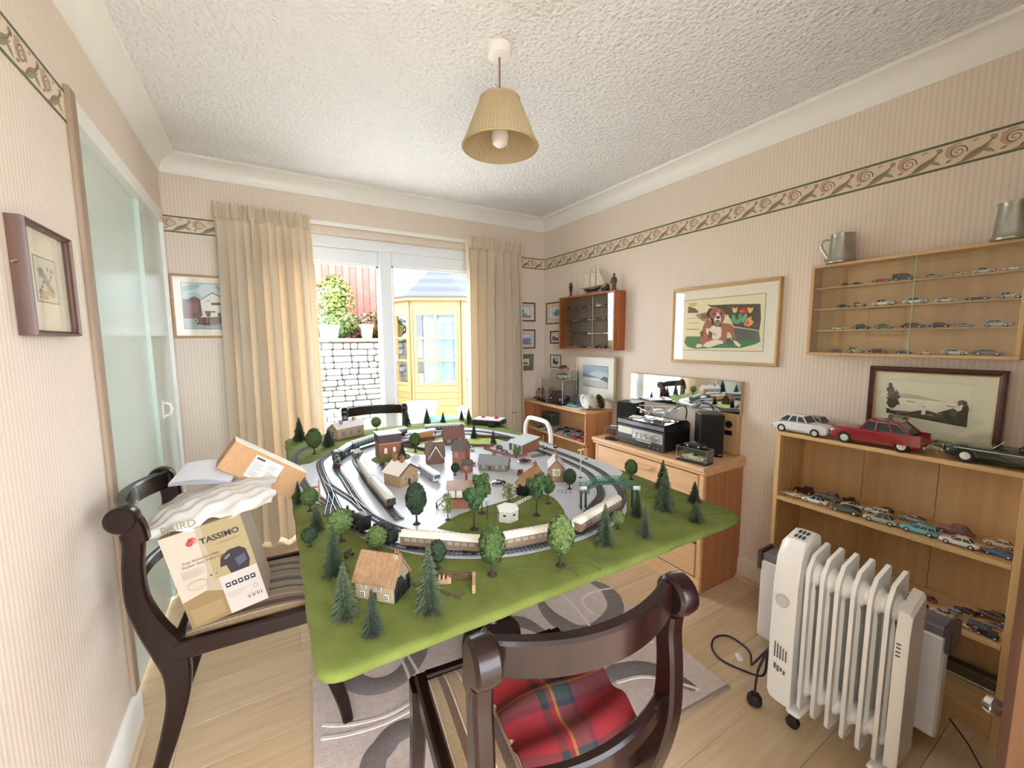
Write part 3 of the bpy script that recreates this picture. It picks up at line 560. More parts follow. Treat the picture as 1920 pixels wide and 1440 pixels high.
# mirror on its wooden back board
t = thing('mirror', 'long frameless mirror on a wooden board behind the record player', 'mirror', (R_-.001, 2.052, .691), -PI/2)
MB().box(0, .795, -.022, -.002, .23, .413, .001).build('back_board', wood('mirror_board', (196, 164, 120), (180, 146, 102), 0, .7, .5), t)
mb_ = MB().box(.004, .792, -.026, -.0225, .232, .411, .001).build('mirror_glass', mat('silvered_glass', (232, 236, 234), .02, 1), t)
o = MB().box(.62, .79, -.030, -.002, .0, .229, .002).build('socket_panel', wood('mirror_board2', (196, 164, 120), (180, 146, 102), 2, .7, .5), t)
MB().lathe([(0, 0), (.020, 0), (.020, .003), (.014, .004), (.012, .001), (0, .001)], 20, M=T(.735, -.030, .17, rx=PI/2)).build('socket_ring', mat('black_plastic', (26, 26, 28), .35), o)
MB().box(.712, .756, -.0315, -.0300, .108, .136, .0005).build('label_plate', MT['black_plastic'], o)
# ================================================================ rug
PILE = mat('rug_pile', (206, 190, 180), .95, noise=.07, nscale=60, bump=.6, bscale=260); RDK = mat('rug_charcoal', (126, 116, 114), .95, noise=.08, nscale=60, bump=.6, bscale=260); RWH = mat('rug_cream_line', (222, 212, 204), .95, bump=.5, bscale=260)
t = thing('rug', 'beige rug with charcoal ovals and thin cream lines under the table', 'rug', (1.462, .82, 0), math.radians(-4.6))
m = MB(); m.box(-1.44, 0, 0, 2.15, .001, .010, .004); m.build('pile', PILE, t)
MB().box(-1.44, 0, -.012, .002, .001, .012, .003).build('bound_edge', mat('rug_edge', (150, 134, 122), .95, bump=.5), t)
RI = Matrix.Rotation(math.radians(4.6), 4, 'Z') @ Matrix.Translation((-1.462, -.82, 0))
def band(pts, wd, mt, z, nm, par=t):
    n = len(pts); q = []
    for i in range((n-1)*6+1):     # smooth curve through the points
        k = min(i//6, n-2); u = (i-6*k)/6; p = [pts[max(k-1, 0)], pts[k], pts[k+1], pts[min(k+2, n-1)]]
        q.append([.5*(2*p[1][j]+(p[2][j]-p[0][j])*u+(2*p[0][j]-5*p[1][j]+4*p[2][j]-p[3][j])*u*u+(-p[0][j]+3*p[1][j]-3*p[2][j]+p[3][j])*u**3) for j in range(2)])
    rings = []
    for i, p in enumerate(q):
        a = q[max(i-1, 0)]; b2 = q[min(i+1, len(q)-1)]; dx, dy = b2[0]-a[0], b2[1]-a[1]; l = math.hypot(dx, dy) or 1; nx, ny = -dy/l, dx/l
        s_ = wd*(1 if wd < .01 else min(1, .35+3*min(i, len(q)-1-i)/len(q)))
        rings.append([tuple(RI @ Vector((p[0]+nx*s_, p[1]+ny*s_, .0095))), tuple(RI @ Vector((p[0]+nx*s_*.9, p[1]+ny*s_*.9, z))), tuple(RI @ Vector((p[0]-nx*s_*.9, p[1]-ny*s_*.9, z))), tuple(RI @ Vector((p[0]-nx*s_, p[1]-ny*s_, .0095)))])
    MB().loft(rings[::-1]).build(nm, mt, par, 40)
for pts in ([(1.141, 1.639), (1.114, 1.501), (1.151, 1.357), (1.257, 1.317), (1.42, 1.374), (1.492, 1.504), (1.47, 1.626)], [(.15, 1.75), (.191, 1.655), (.274, 1.532), (.39, 1.518), (.498, 1.618), (.53, 1.75)], [(.17, 1.02), (.214, 1.213), (.261, 1.263), (.32, 1.291), (.45, 1.27)], [(1.06, 1.08), (1.134, 1.085), (1.238, 1.045), (1.298, .971), (1.335, .87)], [(.66, 1.25), (.70, 1.40), (.80, 1.52), (.95, 1.55), (1.02, 1.42)]): band(pts, .042, RDK, .0115, 'charcoal_oval')
for pts in ([(1.268, 1.70), (1.262, 1.562), (1.248, 1.435), (1.22, 1.323), (1.2, 1.2)], [(1.30, 1.40), (1.31, 1.489), (1.36, 1.53), (1.44, 1.53), (1.535, 1.50)], [(.405, 1.72), (.415, 1.654), (.418, 1.51), (.40, 1.40)], [(.436, 1.7), (.446, 1.625), (.455, 1.497), (.45, 1.40)], [(.10, 1.45), (.159, 1.413), (.235, 1.385), (.327, 1.371), (.5, 1.40)], [(.09, 1.40), (.148, 1.375), (.235, 1.352), (.329, 1.345), (.5, 1.36)], [(1.05, 1.25), (1.2, 1.23), (1.295, 1.198), (1.4, 1.12)], [(1.10, 1.05), (1.2, 1.02), (1.277, .957), (1.345, .861)]): band(pts, .006, RWH, .013, 'cream_line')

# ================================================================ mahogany dining chairs
MAH = wood('dark_mahogany', (32, 14, 12), (19, 8, 8), 2, .6, .26, .1); MAH.node_tree.nodes['Principled BSDF'].inputs['Specular IOR Level'].default_value = .3
def stripes():
    m = bpy.data.materials.new('striped_velvet'); m.use_nodes = True; N = m.node_tree.nodes; L = m.node_tree.links; b = N['Principled BSDF']; b.inputs['Roughness'].default_value = .85
    b.inputs['Sheen Weight'].default_value = .3
    tc = N.new('ShaderNodeTexCoord'); sp = N.new('ShaderNodeSeparateXYZ'); L.new(tc.outputs['Object'], sp.inputs[0])
    mu = N.new('ShaderNodeMath'); mu.operation = 'MULTIPLY_ADD'; mu.inputs[1].default_value = 1/.118; mu.inputs[2].default_value = 10.2; L.new(sp.outputs[0], mu.inputs[0])
    fr = N.new('ShaderNodeMath'); fr.operation = 'FRACT'; L.new(mu.outputs[0], fr.inputs[0])
    r = N.new('ShaderNodeValToRGB'); r.color_ramp.interpolation = 'CONSTANT'; L.new(fr.outputs[0], r.inputs[0])
    seq = [(0, (168, 142, 108)), (.20, (226, 210, 178)), (.225, (150, 124, 92)), (.36, (88, 62, 48)), (.52, (150, 124, 92)), (.60, (226, 210, 178)), (.625, (172, 148, 112)), (.80, (104, 78, 58)), (.93, (226, 210, 178)), (.955, (160, 134, 100))]
    e = r.color_ramp.elements
    while len(e) < len(seq): e.new(.5)
    for el, (p, c) in zip(e, seq): el.position = p; el.color = S(*c)
    n = N.new('ShaderNodeTexNoise'); n.inputs['Scale'].default_value = 150; L.new(tc.outputs['Object'], n.inputs['Vector'])
    mx = N.new('ShaderNodeMix'); mx.data_type = 'RGBA'; mx.blend_type = 'MULTIPLY'; mx.inputs[0].default_value = .5; L.new(r.outputs[0], mx.inputs[6]); L.new(n.outputs[0], mx.inputs[7]); L.new(mx.outputs[2], b.inputs['Base Color'])
    return m
VEL = stripes()
def smooth_path(P_, k=6):
    out = []; n = len(P_)
    for i in range((n-1)*k+1):
        j = min(i//k, n-2); u = (i-k*j)/k; p = [P_[max(j-1, 0)], P_[j], P_[j+1], P_[min(j+2, n-1)]]
        out.append(tuple(.5*(2*p[1][a]+(p[2][a]-p[0][a])*u+(2*p[0][a]-5*p[1][a]+4*p[2][a]-p[3][a])*u*u+(-p[0][a]+3*p[1][a]-3*p[2][a]+p[3][a])*u**3) for a in range(len(p[0]))))
    return out
def sabre(m, x, w, path, mi=0):
    """path of (y, z, depth[, xoffset]): a flat curved member of width w in x"""
    q = smooth_path(path); rings = []; c = .006
    for i, p in enumerate(q):
        a = q[max(i-1, 0)]; b2 = q[min(i+1, len(q)-1)]; dy, dz = b2[0]-a[0], b2[1]-a[1]; l = math.hypot(dy, dz) or 1; ny, nz = -dz/l, dy/l; d = p[2]/2; xx = x+(p[3] if len(p) > 3 else 0); h = w/2
        o = [(-h+c, d), (h-c, d), (h, d-c), (h, -d+c), (h-c, -d), (-h+c, -d), (-h, -d+c), (-h, d-c)]
        rings.append([(xx+ox, p[0]+ny*od, p[1]+nz*od) for ox, od in o])
    m.loft(rings)
def make_chair(label, loc, rz):
    t = thing('dining_chair', label, 'chair', loc, rz, 'mahogany dining chairs around the table')
    for s_ in (-1, 1):
        m = MB(); x = .197*s_
        sabre(m, x, .034, [(-.262, .0, .034), (-.222, .12, .042), (-.186, .25, .052), (-.176, .35, .066), (-.190, .43, .078), (-.222, .51, .064), (-.247, .60, .052), (-.250, .69, .047), (-.244, .76, .046), (-.247, .80, .046)])
        o = m.build('back_post', MAH, t)
        m = MB(); m.lathe([(0, -.022), (.030, -.022), (.037, -.016), (.039, 0), (.037, .016), (.030, .022), (0, .022)], 22, M=T(x, -.262, .842, ry=PI/2)); 
        sabre(m, x, .036, [(-.230, .77, .044), (-.236, .80, .050), (-.244, .825, .052), (-.256, .842, .050)]); m.build('scroll', MAH, o)
        m = MB(); sabre(m, .213*s_, .036, [(.275, 0, .034), (.262, .08, .038), (.226, .22, .046), (.204, .34, .054), (.200, .43, .056)]); m.build('front_leg', MAH, t)
        m = MB(); sabre(m, .205*s_, .030, [(-.18, .425, .055), (0, .425, .055), (.205, .425, .055)]); m.build('seat_rail', MAH, t)
    def rail(y0, z0, hh, th, bow, sag, name, x_=.182):
        m = MB(); rings = []; c = .005
        for i in range(17):
            u = -1+2*i/16; x = x_*u; y = y0-bow*(1-u*u); z = z0-sag*(1-u*u)
            rings.append([(x, y+a, z+b2) for a, b2 in ((-th/2, -hh/2+c), (-th/2, hh/2-c), (-th/2+c, hh/2), (th/2-c, hh/2), (th/2, hh/2-c), (th/2, -hh/2+c), (th/2-c, -hh/2), (-th/2+c, -hh/2))])
        m.loft(rings); m.build(name, MAH, t)
    rail(-.252, .838, .062, .028, .055, .0, 'top_rail'); rail(-.240, .600, .040, .022, .045, 0, 'cross_rail')
    for y, nm in ((.200, 'seat_rail'), (-.172, 'seat_rail')): MB().box(-.195, .195, y-.014, y+.014, .398, .452, .005).build(nm, MAH, t)
    def cush(u, v):
        a, b2 = 2*u-1, 2*v-1; e = (1-a**6)*(1-b2**6); wx = .188+.012*(b2+1)/2
        return (wx*a, .005+.186*b2, .440+.036*e*(1-.25*(a*a+b2*b2)))
    m = MB(); m.grid(cush, 24, 24); m.box(-.19, .19, -.18, .19, .42, .441); m.build('seat_cushion', VEL, t, 60)
    return t
make_chair('dark mahogany dining chair by the left wall holding boxes', (-.085, 1.655, .0140), math.radians(-93))
CH2 = make_chair('dark mahogany dining chair in the foreground with a tartan blanket', (.482, .752, .0140), math.radians(-6.7))
make_chair('dark mahogany dining chair behind the railway board by the patio door', (.615, 2.66, .0140), math.radians(174))
# tartan blanket on the near chair
def tartan():
    m = bpy.data.materials.new('tartan_wool'); m.use_nodes = True; N = m.node_tree.nodes; L = m.node_tree.links; b = N['Principled BSDF']; b.inputs['Roughness'].default_value = .95
    tc = N.new('ShaderNodeTexCoord'); sp = N.new('ShaderNodeSeparateXYZ'); L.new(tc.outputs['UV'], sp.inputs[0]); rs = []
    for k in (0, 1):
        mu = N.new('ShaderNodeMath'); mu.operation = 'MULTIPLY'; mu.inputs[1].default_value = 3.4; L.new(sp.outputs[k], mu.inputs[0])
        fr = N.new('ShaderNodeMath'); fr.operation = 'FRACT'; L.new(mu.outputs[0], fr.inputs[0])
        r = N.new('ShaderNodeValToRGB'); r.color_ramp.interpolation = 'CONSTANT'; L.new(fr.outputs[0], r.inputs[0]); e = r.color_ramp.elements
        seq = [(0, (112, 14, 20)), (.46, (26, 30, 28)), (.56, (112, 14, 20)), (.62, (140, 96, 40)), (.66, (38, 48, 46)), (.84, (28, 24, 42)), (.90, (104, 18, 26))]
        while len(e) < len(seq): e.new(.5)
        for el, (p, c) in zip(e, seq): el.position = p; el.color = S(*c)
        rs.append(r)
    mx = N.new('ShaderNodeMix'); mx.data_type = 'RGBA'; mx.inputs[0].default_value = .5; L.new(rs[0].outputs[0], mx.inputs[6]); L.new(rs[1].outputs[0], mx.inputs[7]); L.new(mx.outputs[2], b.inputs['Base Color'])
    return m
TAR = tartan()
t = thing('tartan_blanket', 'red and green tartan blanket with fringe on the foreground chair', 'blanket', (.482, .752, 0), math.radians(-6.7))
def drape(u, v):
    # u across the seat and down its right side, v front to back and up against the back
    s_ = u*.62; y = .07-.25*v+.010*math.sin(9*u+2)
    bump = .012*math.sin(11*u+3*v)+.010*math.sin(17*v+4*u)+.016*math.sin(5*u-3*v)
    x = -.075+s_; z = .498+bump+.030*max(0, math.sin(PI*v))*math.sin(PI*min(1, u*2.3))
    if s_ > .282:
        d = s_-.282; x = .222+.012*math.sin(14*v)+.010*math.sin(20*d); z = .485-d*1.0
        if d < .03: x = .207+d*.5
    return (x, y, z)
def blanket_mesh():
    m = MB(); nu, nv = 44, 22; m.grid(drape, nu, nv, flip=True); m.grid(lambda u, v: (lambda p: (p[0]-.004*(u > .62), p[1], p[2]-.005))(drape(u, v)), nu, nv)
    me = m.mesh('cloth', TAR, 70); uv = me.uv_layers.new(name='UVMap')
    for l in me.loops:
        i = l.vertex_index % ((nu+1)*(nv+1)); uv.data[l.index].uv = (i % (nu+1)/nu*.95, i//(nu+1)/nv*.5)
    return me
put('cloth', blanket_mesh(), t)
m = MB(); rr = random.Random(4)
for i in range(26):
    p = drape(.999, .02+.96*i/25); q = (p[0]+rr.uniform(.0, .03), p[1]+rr.uniform(-.015, .015), p[2]-rr.uniform(.03, .045)); m.tube([p, ((p[0]+q[0])/2+.004, (p[1]+q[1])/2, (p[2]+q[2])/2), q], .0016, 5)
for i in range(22):
    p = drape(.02+.42*i/21, .0); q = (p[0]+rr.uniform(-.01, .01), p[1]+rr.uniform(.022, .04), p[2]-rr.uniform(.004, .012)); m.tube([p, ((p[0]+q[0])/2, (p[1]+q[1])/2, p[2]+.004), q], .0014, 5)
m.build('fringe', mat('dark_wool', (70, 34, 34), .95), t)['kind'] = 'stuff'

# ================================================================ table and baseboard of the model railway
t = thing('dining_table', 'dark pedestal dining table carrying the green railway board', 'table', (.70, 1.72, .002))
MB().box(-.50, .50, -.74, .74, .701, .7292, .008).build('table_top', MAH, t)
for y in (-.34, .40):
    m = MB(); a = [(-.118, .0115)]+[(-.118*math.cos(k*PI/12), .120+.118*math.sin(k*PI/12)) for k in range(13)]+[(.118, .0115)]
    m.prism([(x+.03, z) for x, z in a], y-.035, y+.035, 'xz'); o = m.build('pedestal_block', MAH, t, 25)
    m = MB()
    for k, rr_ in enumerate((.112, .100)): m.tube([(rr_*math.cos(q*PI/14)*-1+.03, y-.036, .120+rr_*math.sin(q*PI/14)) for q in range(15)], .004, 6)
    m.build('reeding', MAH, o)
    MB().lathe([(.06, .23), (.05, .26), (.036, .30), (.045, .40), (.052, .48), (.040, .58), (.06, .66), (.075, .702)], 20, M=T(.03, y, 0)).build('column', MAH, t)
TOPZ = .757
FELT = mat('grass_felt', (108, 118, 52), .95, noise=.12, nscale=18, bump=.35, bscale=700, col2=(93, 105, 40)); 
def rounded(P_, r, k=6):
    out = []; n = len(P_)
    for i in range(n):
        p = Vector(P_[i]); a = (Vector(P_[i-1])-p).normalized(); b2 = (Vector(P_[(i+1) % n])-p).normalized(); ri = r[i] if isinstance(r, (list, tuple)) else r
        for j in range(k+1):
            u = j/k; out.append(tuple((p+a*ri)*(1-u)**2+p*2*u*(1-u)+(p+b2*ri)*u*u))
    return out
BP = [(.045, .730), (1.335, .722), (1.385, 2.81), (.078, 2.765)]
t = thing('railway_board', 'large green felt-covered model railway board lying on the dining table', 'model railway board', (0, 0, 0)); BOARD = t
def ring(ins, z, wob=0):
    p = rounded(BP, [.055, .07, .06, .06], 8); c = Vector((.71, 1.76)); return [(x+(c.x-x)/max(.01, math.hypot(c.x-x, c.y-y))*ins, y+(c.y-y)/max(.01, math.hypot(c.x-x, c.y-y))*ins, z) for x, y in p]
def dense(P_, k=10):
    o = []
    for i in range(len(P_)):
        a, b2 = P_[i], P_[(i+1) % len(P_)]; n = max(1, int(math.dist(a, b2)/.03)); o += [tuple(a[q]+(b2[q]-a[q])*j/n for q in range(3)) for j in range(n)]
    return o
rw = random.Random(3)
def wv(P_, a): return [(x+a*math.sin(31*y+7*x), y+a*math.sin(37*x+3*y), z+.5*a*math.sin(23*x+29*y)) for x, y, z in P_]
base = dense(ring(0, 0)); cc = Vector((.71, 1.76))
def rg(ins, z, a=0):
    o = []
    for x, y, _ in base:
        d = math.hypot(cc.x-x, cc.y-y); o.append((x+(cc.x-x)/d*ins, y+(cc.y-y)/d*ins, z))
    return wv(o, a)
m = MB(); m.loft([rg(.006, .7320), rg(0, .736, .001), rg(-.003, .745, .0015), rg(.001, .753, .0015), rg(.010, .7568, .0006), rg(.05, TOPZ)]); m.build('felt_cover', FELT, t, 50)
MB().prism([(x+(cc.x-x)*.02, y+(cc.y-y)*.02) for x, y, _ in base][::6], .7316, .7322, 'xy').build('board', wood('chipboard', (190, 160, 120), (170, 138, 98), 1), t, 0)
SEAM = mat('felt_seam', (78, 92, 36), .95)
for p in ([(.335, .905), (.42, .86), (.52, .845), (.60, .80), (.63, .765), (.635, .735)], [(.60, .775), (.66, .79), (.69, .765), (.70, .73)], [(1.0, .845), (1.10, .835), (1.20, .80), (1.26, .775), (1.31, .765)], [(1.17, 1.0), (1.25, .97), (1.32, .96)]):
    MB().tube([(x, y, TOPZ-.0003) for x, y in smooth_path(p, 5)], .0018, 5).build('felt_crease', SEAM, t)

# ================================================================ heaters
RADW = mat('radiator_white', (250, 250, 247), .3); 
t = thing('oil_radiator', 'white oil-filled radiator with seven fins standing in front of the bookcase', 'heater', (1.56, .50, 0))
def fin(y):
    out = [(-.068, .085), (-.068, .55), (-.060, .585), (-.030, .622), (.060, .640), (.072, .632), (.072, .085), (.060, .07), (-.056, .07)]
    m = MB(); rings = []
    for dy, ins in ((-.0042, .008), (-.0055, .003), (-.0055, 0), (.0055, 0), (.0055, .003), (.0042, .008)):
        cx, cz = 0, .36; rings.append([(x-math.copysign(ins, x), dy, z+(ins if z < cz else -ins)) for x, z in out])
    m.loft(rings)
    for x in (-.034, .038): m.loft([[(x-.014*k_, s_*.0055, z), (x, s_*(.0055+.007*k_), z), (x+.014*k_, s_*.0055, z)] for s_ in (1,) for z, k_ in ((.13, .1), (.16, 1), (.50, 1), (.53, .1))]); m.loft([[(x+.014*k_, -.0055, z), (x, -(.0055+.007*k_), z), (x-.014*k_, -.0055, z)] for z, k_ in ((.13, .1), (.16, 1), (.50, 1), (.53, .1))])
    return m
fm = fin(0).mesh('fin', RADW, 40)
for i in range(6): put('fin', fm, t, (0, .095-.0405*i, 0))
for z in (.545, .14):
    P2 = [(0, .120-.00675*k, z) for k in range(38)]; MB().tube(P2, [.030+.016*abs(math.cos(PI*(k*.00675-.025)/.0405))**3 for k in range(38)], 16).build('oil_manifold', RADW, t)
m = MB(); op = [(-.074, .06), (-.078, .30), (-.074, .50), (-.060, .60), (-.030, .650), (.040, .668), (.068, .655), (.078, .60), (.078, .06)]
m.loft([[(x*k_, y, .36+(z-.36)*k_) for x, z in op] for y, k_ in ((.118, .98), (.122, 1), (.165, 1), (.185, .985), (.196, .93))]); o = m.build('control_housing', RADW, t, 40)
m = MB()
for i in range(2):
    for j in range(3): m.box(-.022+i*.030, .0+i*.030-.002, .135+j*.012, .139+j*.012, .655+i*.0068, .6605+i*.0068)
m.build('vent_slots', mat('dark_slot', (60, 58, 56), .6), o, 0)
m = MB(); m.lathe([(0, 0), (.020, 0), (.020, .010), (.016, .014), (0, .014)], 18, M=T(-.078, .158, .44, ry=-PI/2)); m.build('thermostat_dial', mat('light_grey_plastic', (206, 206, 202), .4), o)
m = MB()
for j in range(5): m.box(-.0805, -.077, .136+j*.009, .139+j*.009, .225, .265+.004*j, 0)
for j in range(4): m.box(-.0795, -.0765, .138+j*.010, .144+j*.010, .175+.006*(j % 2), .188+.004*j, 0)
m.build('printed_marks', mat('grey_ink', (110, 110, 112), .6), o, 0)
m = MB(); m.loft([[(x*k_, y, .36+(z-.36)*k_) for x, z in [(-.060, .08), (-.062, .50), (-.050, .565), (.055, .60), (.064, .56), (.064, .08)]] for y, k_ in ((-.128, 1), (-.150, .99), (-.158, .95))]); o2 = m.build('end_panel', RADW, t, 40)
m = MB()
for j in range(4): m.box(-.0635, -.060, -.142, -.132, .47-.012*j, .473-.012*j)
m.build('end_slots', MT['dark_slot'], o2, 0)
BLK = mat('black_rubber', (24, 24, 26), .6)
for y in (.105, -.118):
    o = MB().box(-.085, .085, y-.022, y+.022, .048, .066, .008).build('foot_bar', RADW, t)
    for x in (-.072, .072): MB().lathe([(0, -.012), (.016, -.012), (.020, -.008), (.020, .008), (.016, .012), (0, .012)], 14, M=T(x, y, .0235, ry=PI/2)).box(x-.008, x+.008, y-.010, y+.010, .028, .05).build('castor', BLK, o)
t = thing('panel_heater', 'slim white convector heater behind the oil-filled radiator', 'heater', (1.80, .60, 0))
PH = mat('heater_white', (238, 235, 233), .4); GR = mat('heater_grey', (120, 118, 124), .5); DGR = mat('heater_dark', (78, 66, 66), .5)
MB().box(-.040, .0, -.278, .278, .062, .405, .006).build('front_panel', PH, t); MB().box(-.030, .055, -.270, .270, .07, .40, .004).build('body', PH, t)
o = MB().box(-.034, .057, -.276, .276, .400, .436, .006).build('top_grille', GR, t)
m = MB()
for i in range(22):
    for j in range(3): m.box(-.024+j*.020, -.010+j*.020, -.19+i*.018, -.178+i*.018, .435, .4372)
m.build('grille_slots', MT['black_plastic'], o, 0)
for y in (-.284, .284): MB().box(-.044, .060, y-.008, y+.008, .36, .445, .004).build('corner_bracket', DGR, t)
for y in (-.20, .20): MB().box(-.075, .085, y-.018, y+.018, .001, .022, .005).box(-.01, .03, y-.014, y+.014, .02, .066, .003).build('foot', GR, t)
# cables
CAB = mat('navy_cable', (34, 32, 44), .45)
t = thing('power_cable', 'looped dark power cable and plug trailing from the oil-filled radiator', 'cable', (1.56, .80, 0))
P_ = [(.02, -.10, .20), (-.04, -.06, .22), (-.02, .02, .16), (.05, .10, .04), (.14, .16, .006), (.22, .16, .006), (.26, .20, .006), (.20, .26, .006), (.10, .22, .006), (.02, .14, .006), (-.01, .06, .010), (.0, .0, .02), (.0, -.05, .10), (.01, -.09, .20), (-.03, -.10, .20), (-.075, -.09, .12), (-.09, -.085, .05), (-.088, -.082, .03)]
P_ = [(-.02, -.10, .24), (-.06, -.085, .20), (-.03, -.03, .10), (.06, .02, .03), (.15, .08, .006), (.16, .17, .006), (.10, .20, .006), (.03, .17, .006), (0, .11, .006), (.02, .03, .008), (.01, -.05, .05), (-.03, -.08, .16), (-.06, -.095, .21), (-.095, -.085, .15), (-.10, -.08, .07), (-.09, -.075, .035)]
MB().tube(smooth_path(P_, 6), .0042, 7).build('flex', CAB, t)
m = MB(); m.lathe([(0, 0), (.024, 0), (.026, .006), (.024, .022), (.015, .034), (.006, .036), (0, .036)], 14, M=T(-.088, -.074, .006)); [m.box(-.088+dx-.003, -.088+dx+.003, -.074+dy-.0015, -.074+dy+.0015, .03, .052) for dx, dy in ((-.011, .004), (.011, .004), (0, -.012))]; m.build('plug', BLK, t)
MB().box(.02, .06, .055, .075, .001, .016, .004, M=T(.10, .005, 0, .9)).build('cable_tag', WHITE, t)
t = thing('heater_cable', 'thin brown cable running along the floor from the convector heater', 'cable', (1.86, .33, 0)); MB().tube(smooth_path([(-.01, -.02, .10), (.02, -.06, .03), (-.02, -.10, .004), (-.10, -.16, .004), (-.16, -.20, .004), (-.20, -.28, .004)], 6), .003, 6).build('flex', mat('brown_cable', (86, 62, 48), .5), t)

# ================================================================ boxes on the left chair
CARD = mat('brown_card', (176, 138, 98), .85, noise=.05, nscale=60); CARDT = mat('pale_card', (232, 224, 206), .8); BOXG = mat('box_print_beige', (158, 142, 116), .55)
INK = mat('black_ink', (30, 26, 28), .6); REDI = mat('red_ink', (176, 52, 52), .5)
def letter(par, body, size, x, z, mt, y=-.0006, rz=0, bold=0, name='lettering'):
    me = text_mesh(body, size, name, bold); me.materials.clear(); me.materials.append(mt); o = put(name, me, par); o.rotation_euler = (PI/2, 0, 0); o.location = (x, y, z); return o
t = thing('coffee_machine_box', 'beige coffee machine box leaning in the seat of the left chair', 'box', (-.228, 1.462, .487)); t.rotation_euler = (0, -math.radians(11.5), math.radians(-3)); bw_, bh, bd = .200, .298, .17
MB().box(0, bw_, 0, bd, 0, bh, .0012).build('carton', BOXG, t)
art = [((156, 142, 118), FULL), ((172, 160, 144), [(0, .30), (.30, .30), (.40, .55), (.42, 1), (0, 1)]), ((146, 130, 94), [(.45, .42), (1, .42), (1, 1), (.5, 1)]), ((124, 102, 66), [(0, 0), (.5, 0), (.5, .28), (.3, .34), (0, .30)]), ((136, 114, 76), [(.05, .02), (.45, .05), (.45, .2), (.05, .2)]),
 ((176, 166, 158), [(.50, 0), (1, 0), (1, .42), (.50, .42)]),
 ((34, 28, 34), [(.56, .52), (.60, .62), (.72, .67), (.86, .67), (.93, .62), (.94, .50), (.90, .42), (.66, .42), (.64, .52)]), ((70, 66, 92), [(.76, .56), (.90, .58), (.90, .50), (.78, .47)]), ((110, 110, 104), [(.64, .60), (.72, .63), (.72, .61), (.65, .58)]),
 ((150, 60, 56), blob(.315, .865, .045, .030)), ((186, 74, 66), blob(.365, .885, .045, .032)), ((130, 52, 50), blob(.335, .895, .032, .022)), ((208, 120, 104), blob(.39, .875, .02, .016))]
for i in range(5): art.append(((34, 30, 40), [(.545+i*.082, .285), (.610+i*.082, .285), (.610+i*.082, .335), (.545+i*.082, .335)])); art.append(((216, 208, 204), blob(.578+i*.082, .312, .018, .010, 6, .5, i)))
for i in range(6): art.append(((150, 140, 130), [(.10, .60-.014*i), (.40-.03*(i % 3), .60-.014*i), (.40-.03*(i % 3), .595-.014*i), (.10, .595-.014*i)]))
art.append(((132, 112, 84), [(.60, .765), (.92, .772), (.92, .780), (.60, .773)]))
for i in range(5): art.append(((128, 118, 104), [(.16+.034*i, .415), (.168+.034*i, .415), (.168+.034*i, .455), (.16+.034*i, .455)]))
for i in range(3): art.append(((160, 152, 146), [(.53, .225-.022*i), (.80-.05*i, .225-.022*i), (.80-.05*i, .220-.022*i), (.53, .220-.022*i)]))
art += [((128, 118, 104), blob(.24, .435, .125, .050, 20)), ((168, 156, 139), blob(.24, .435, .119, .045, 20)), ((60, 54, 50), blob(.43, .48, .016, .012, 6, .6)), ((60, 54, 50), blob(.50, .485, .010, .008, 6, .6)), ((90, 84, 80), [(.87, .20), (.90, .225), (.93, .20), (.90, .175)]), ((230, 222, 214), [(.88, .20), (.90, .216), (.92, .20), (.90, .184)]), ((40, 36, 36), [(.76, .09), (.95, .09), (.95, .125), (.76, .125)])]
for i in range(9): art.append(((230, 222, 214), [(.765+i*.020, .09), (.770+i*.020+.004*(i % 3), .09), (.770+i*.020+.004*(i % 3), .125), (.765+i*.020, .125)]))
inksheet(art, bw_, bh).build('printed_front', print_mat(), t, 0, loc=(0, -.0008, 0))
letter(t, 'TASSIMO', .0245, .137, .252, INK, -.004, bold=.0004); letter(t, 'Your favourite coffee.', .0105, .078, .205, mat('brown_ink', (96, 58, 52), .6), -.004); letter(t, 'Perfect. Easy. Every time.', .0105, .082, .193, MT['brown_ink'], -.004)
FILM = mat('plastic_film', (230, 226, 220), .18, transl=.3, coat=.5, noise=.06, nscale=14)
t = thing('plastic_mail_bag', 'crumpled white plastic mailing bag lying across the coffee machine box', 'bag', (-.158, 1.612, .822)); t.rotation_euler = (0, -math.radians(9), math.radians(-3))
def bagf(sgn):
    def f(u, v):
        a, b2 = 2*u-1, 2*v-1; e = max(0, (1-abs(a)**2.5))*max(0, (1-abs(b2)**2.5))
        return (.165*a+.010*math.sin(7*b2), .150*b2+.010*math.sin(8*a+1), (.036*e if sgn > 0 else -.004*e)+.006*math.sin(13*a+5*b2)*(1-.5*e)+.004*math.sin(23*b2-9*a)-.030*max(0, -b2-.72)*2)
    return f
m = MB(); m.grid(bagf(1), 30, 30); m.grid(bagf(-1), 30, 30, flip=True); m.build('film', FILM, t, 60)
me = letter(t, 'BAIRD', .030, -.075, -.004, mat('olive_ink', (120, 112, 84), .5), -.152); me.rotation_euler = (PI/2-.35, 0, 0)
t = thing('paper_sheets', 'folded grey paper leaflet lying on the plastic mailing bag', 'paper', (-.215, 1.72, .880)); t.rotation_euler = (math.radians(8), math.radians(4), math.radians(-12))
for k in range(3):
    m = MB(); m.grid(lambda u, v: (.17*u-.06, .15*v-.07, .004*k+.012*math.sin(PI*u)*(.4+.3*k)+.006*v), 12, 6); m.grid(lambda u, v: (.17*u-.06, .15*v-.07, .004*k+.012*math.sin(PI*u)*(.4+.3*k)+.006*v-.0008), 12, 6, flip=True); m.build('sheet', mat('paper_grey', (214, 214, 220), .6), t, 60)
t = thing('parcel_box', 'plain brown cardboard parcel tilted on top of the bag with a shipping label', 'box', (.052, 1.67, .760)); t.rotation_euler = (math.radians(-4), math.radians(36), math.radians(2))
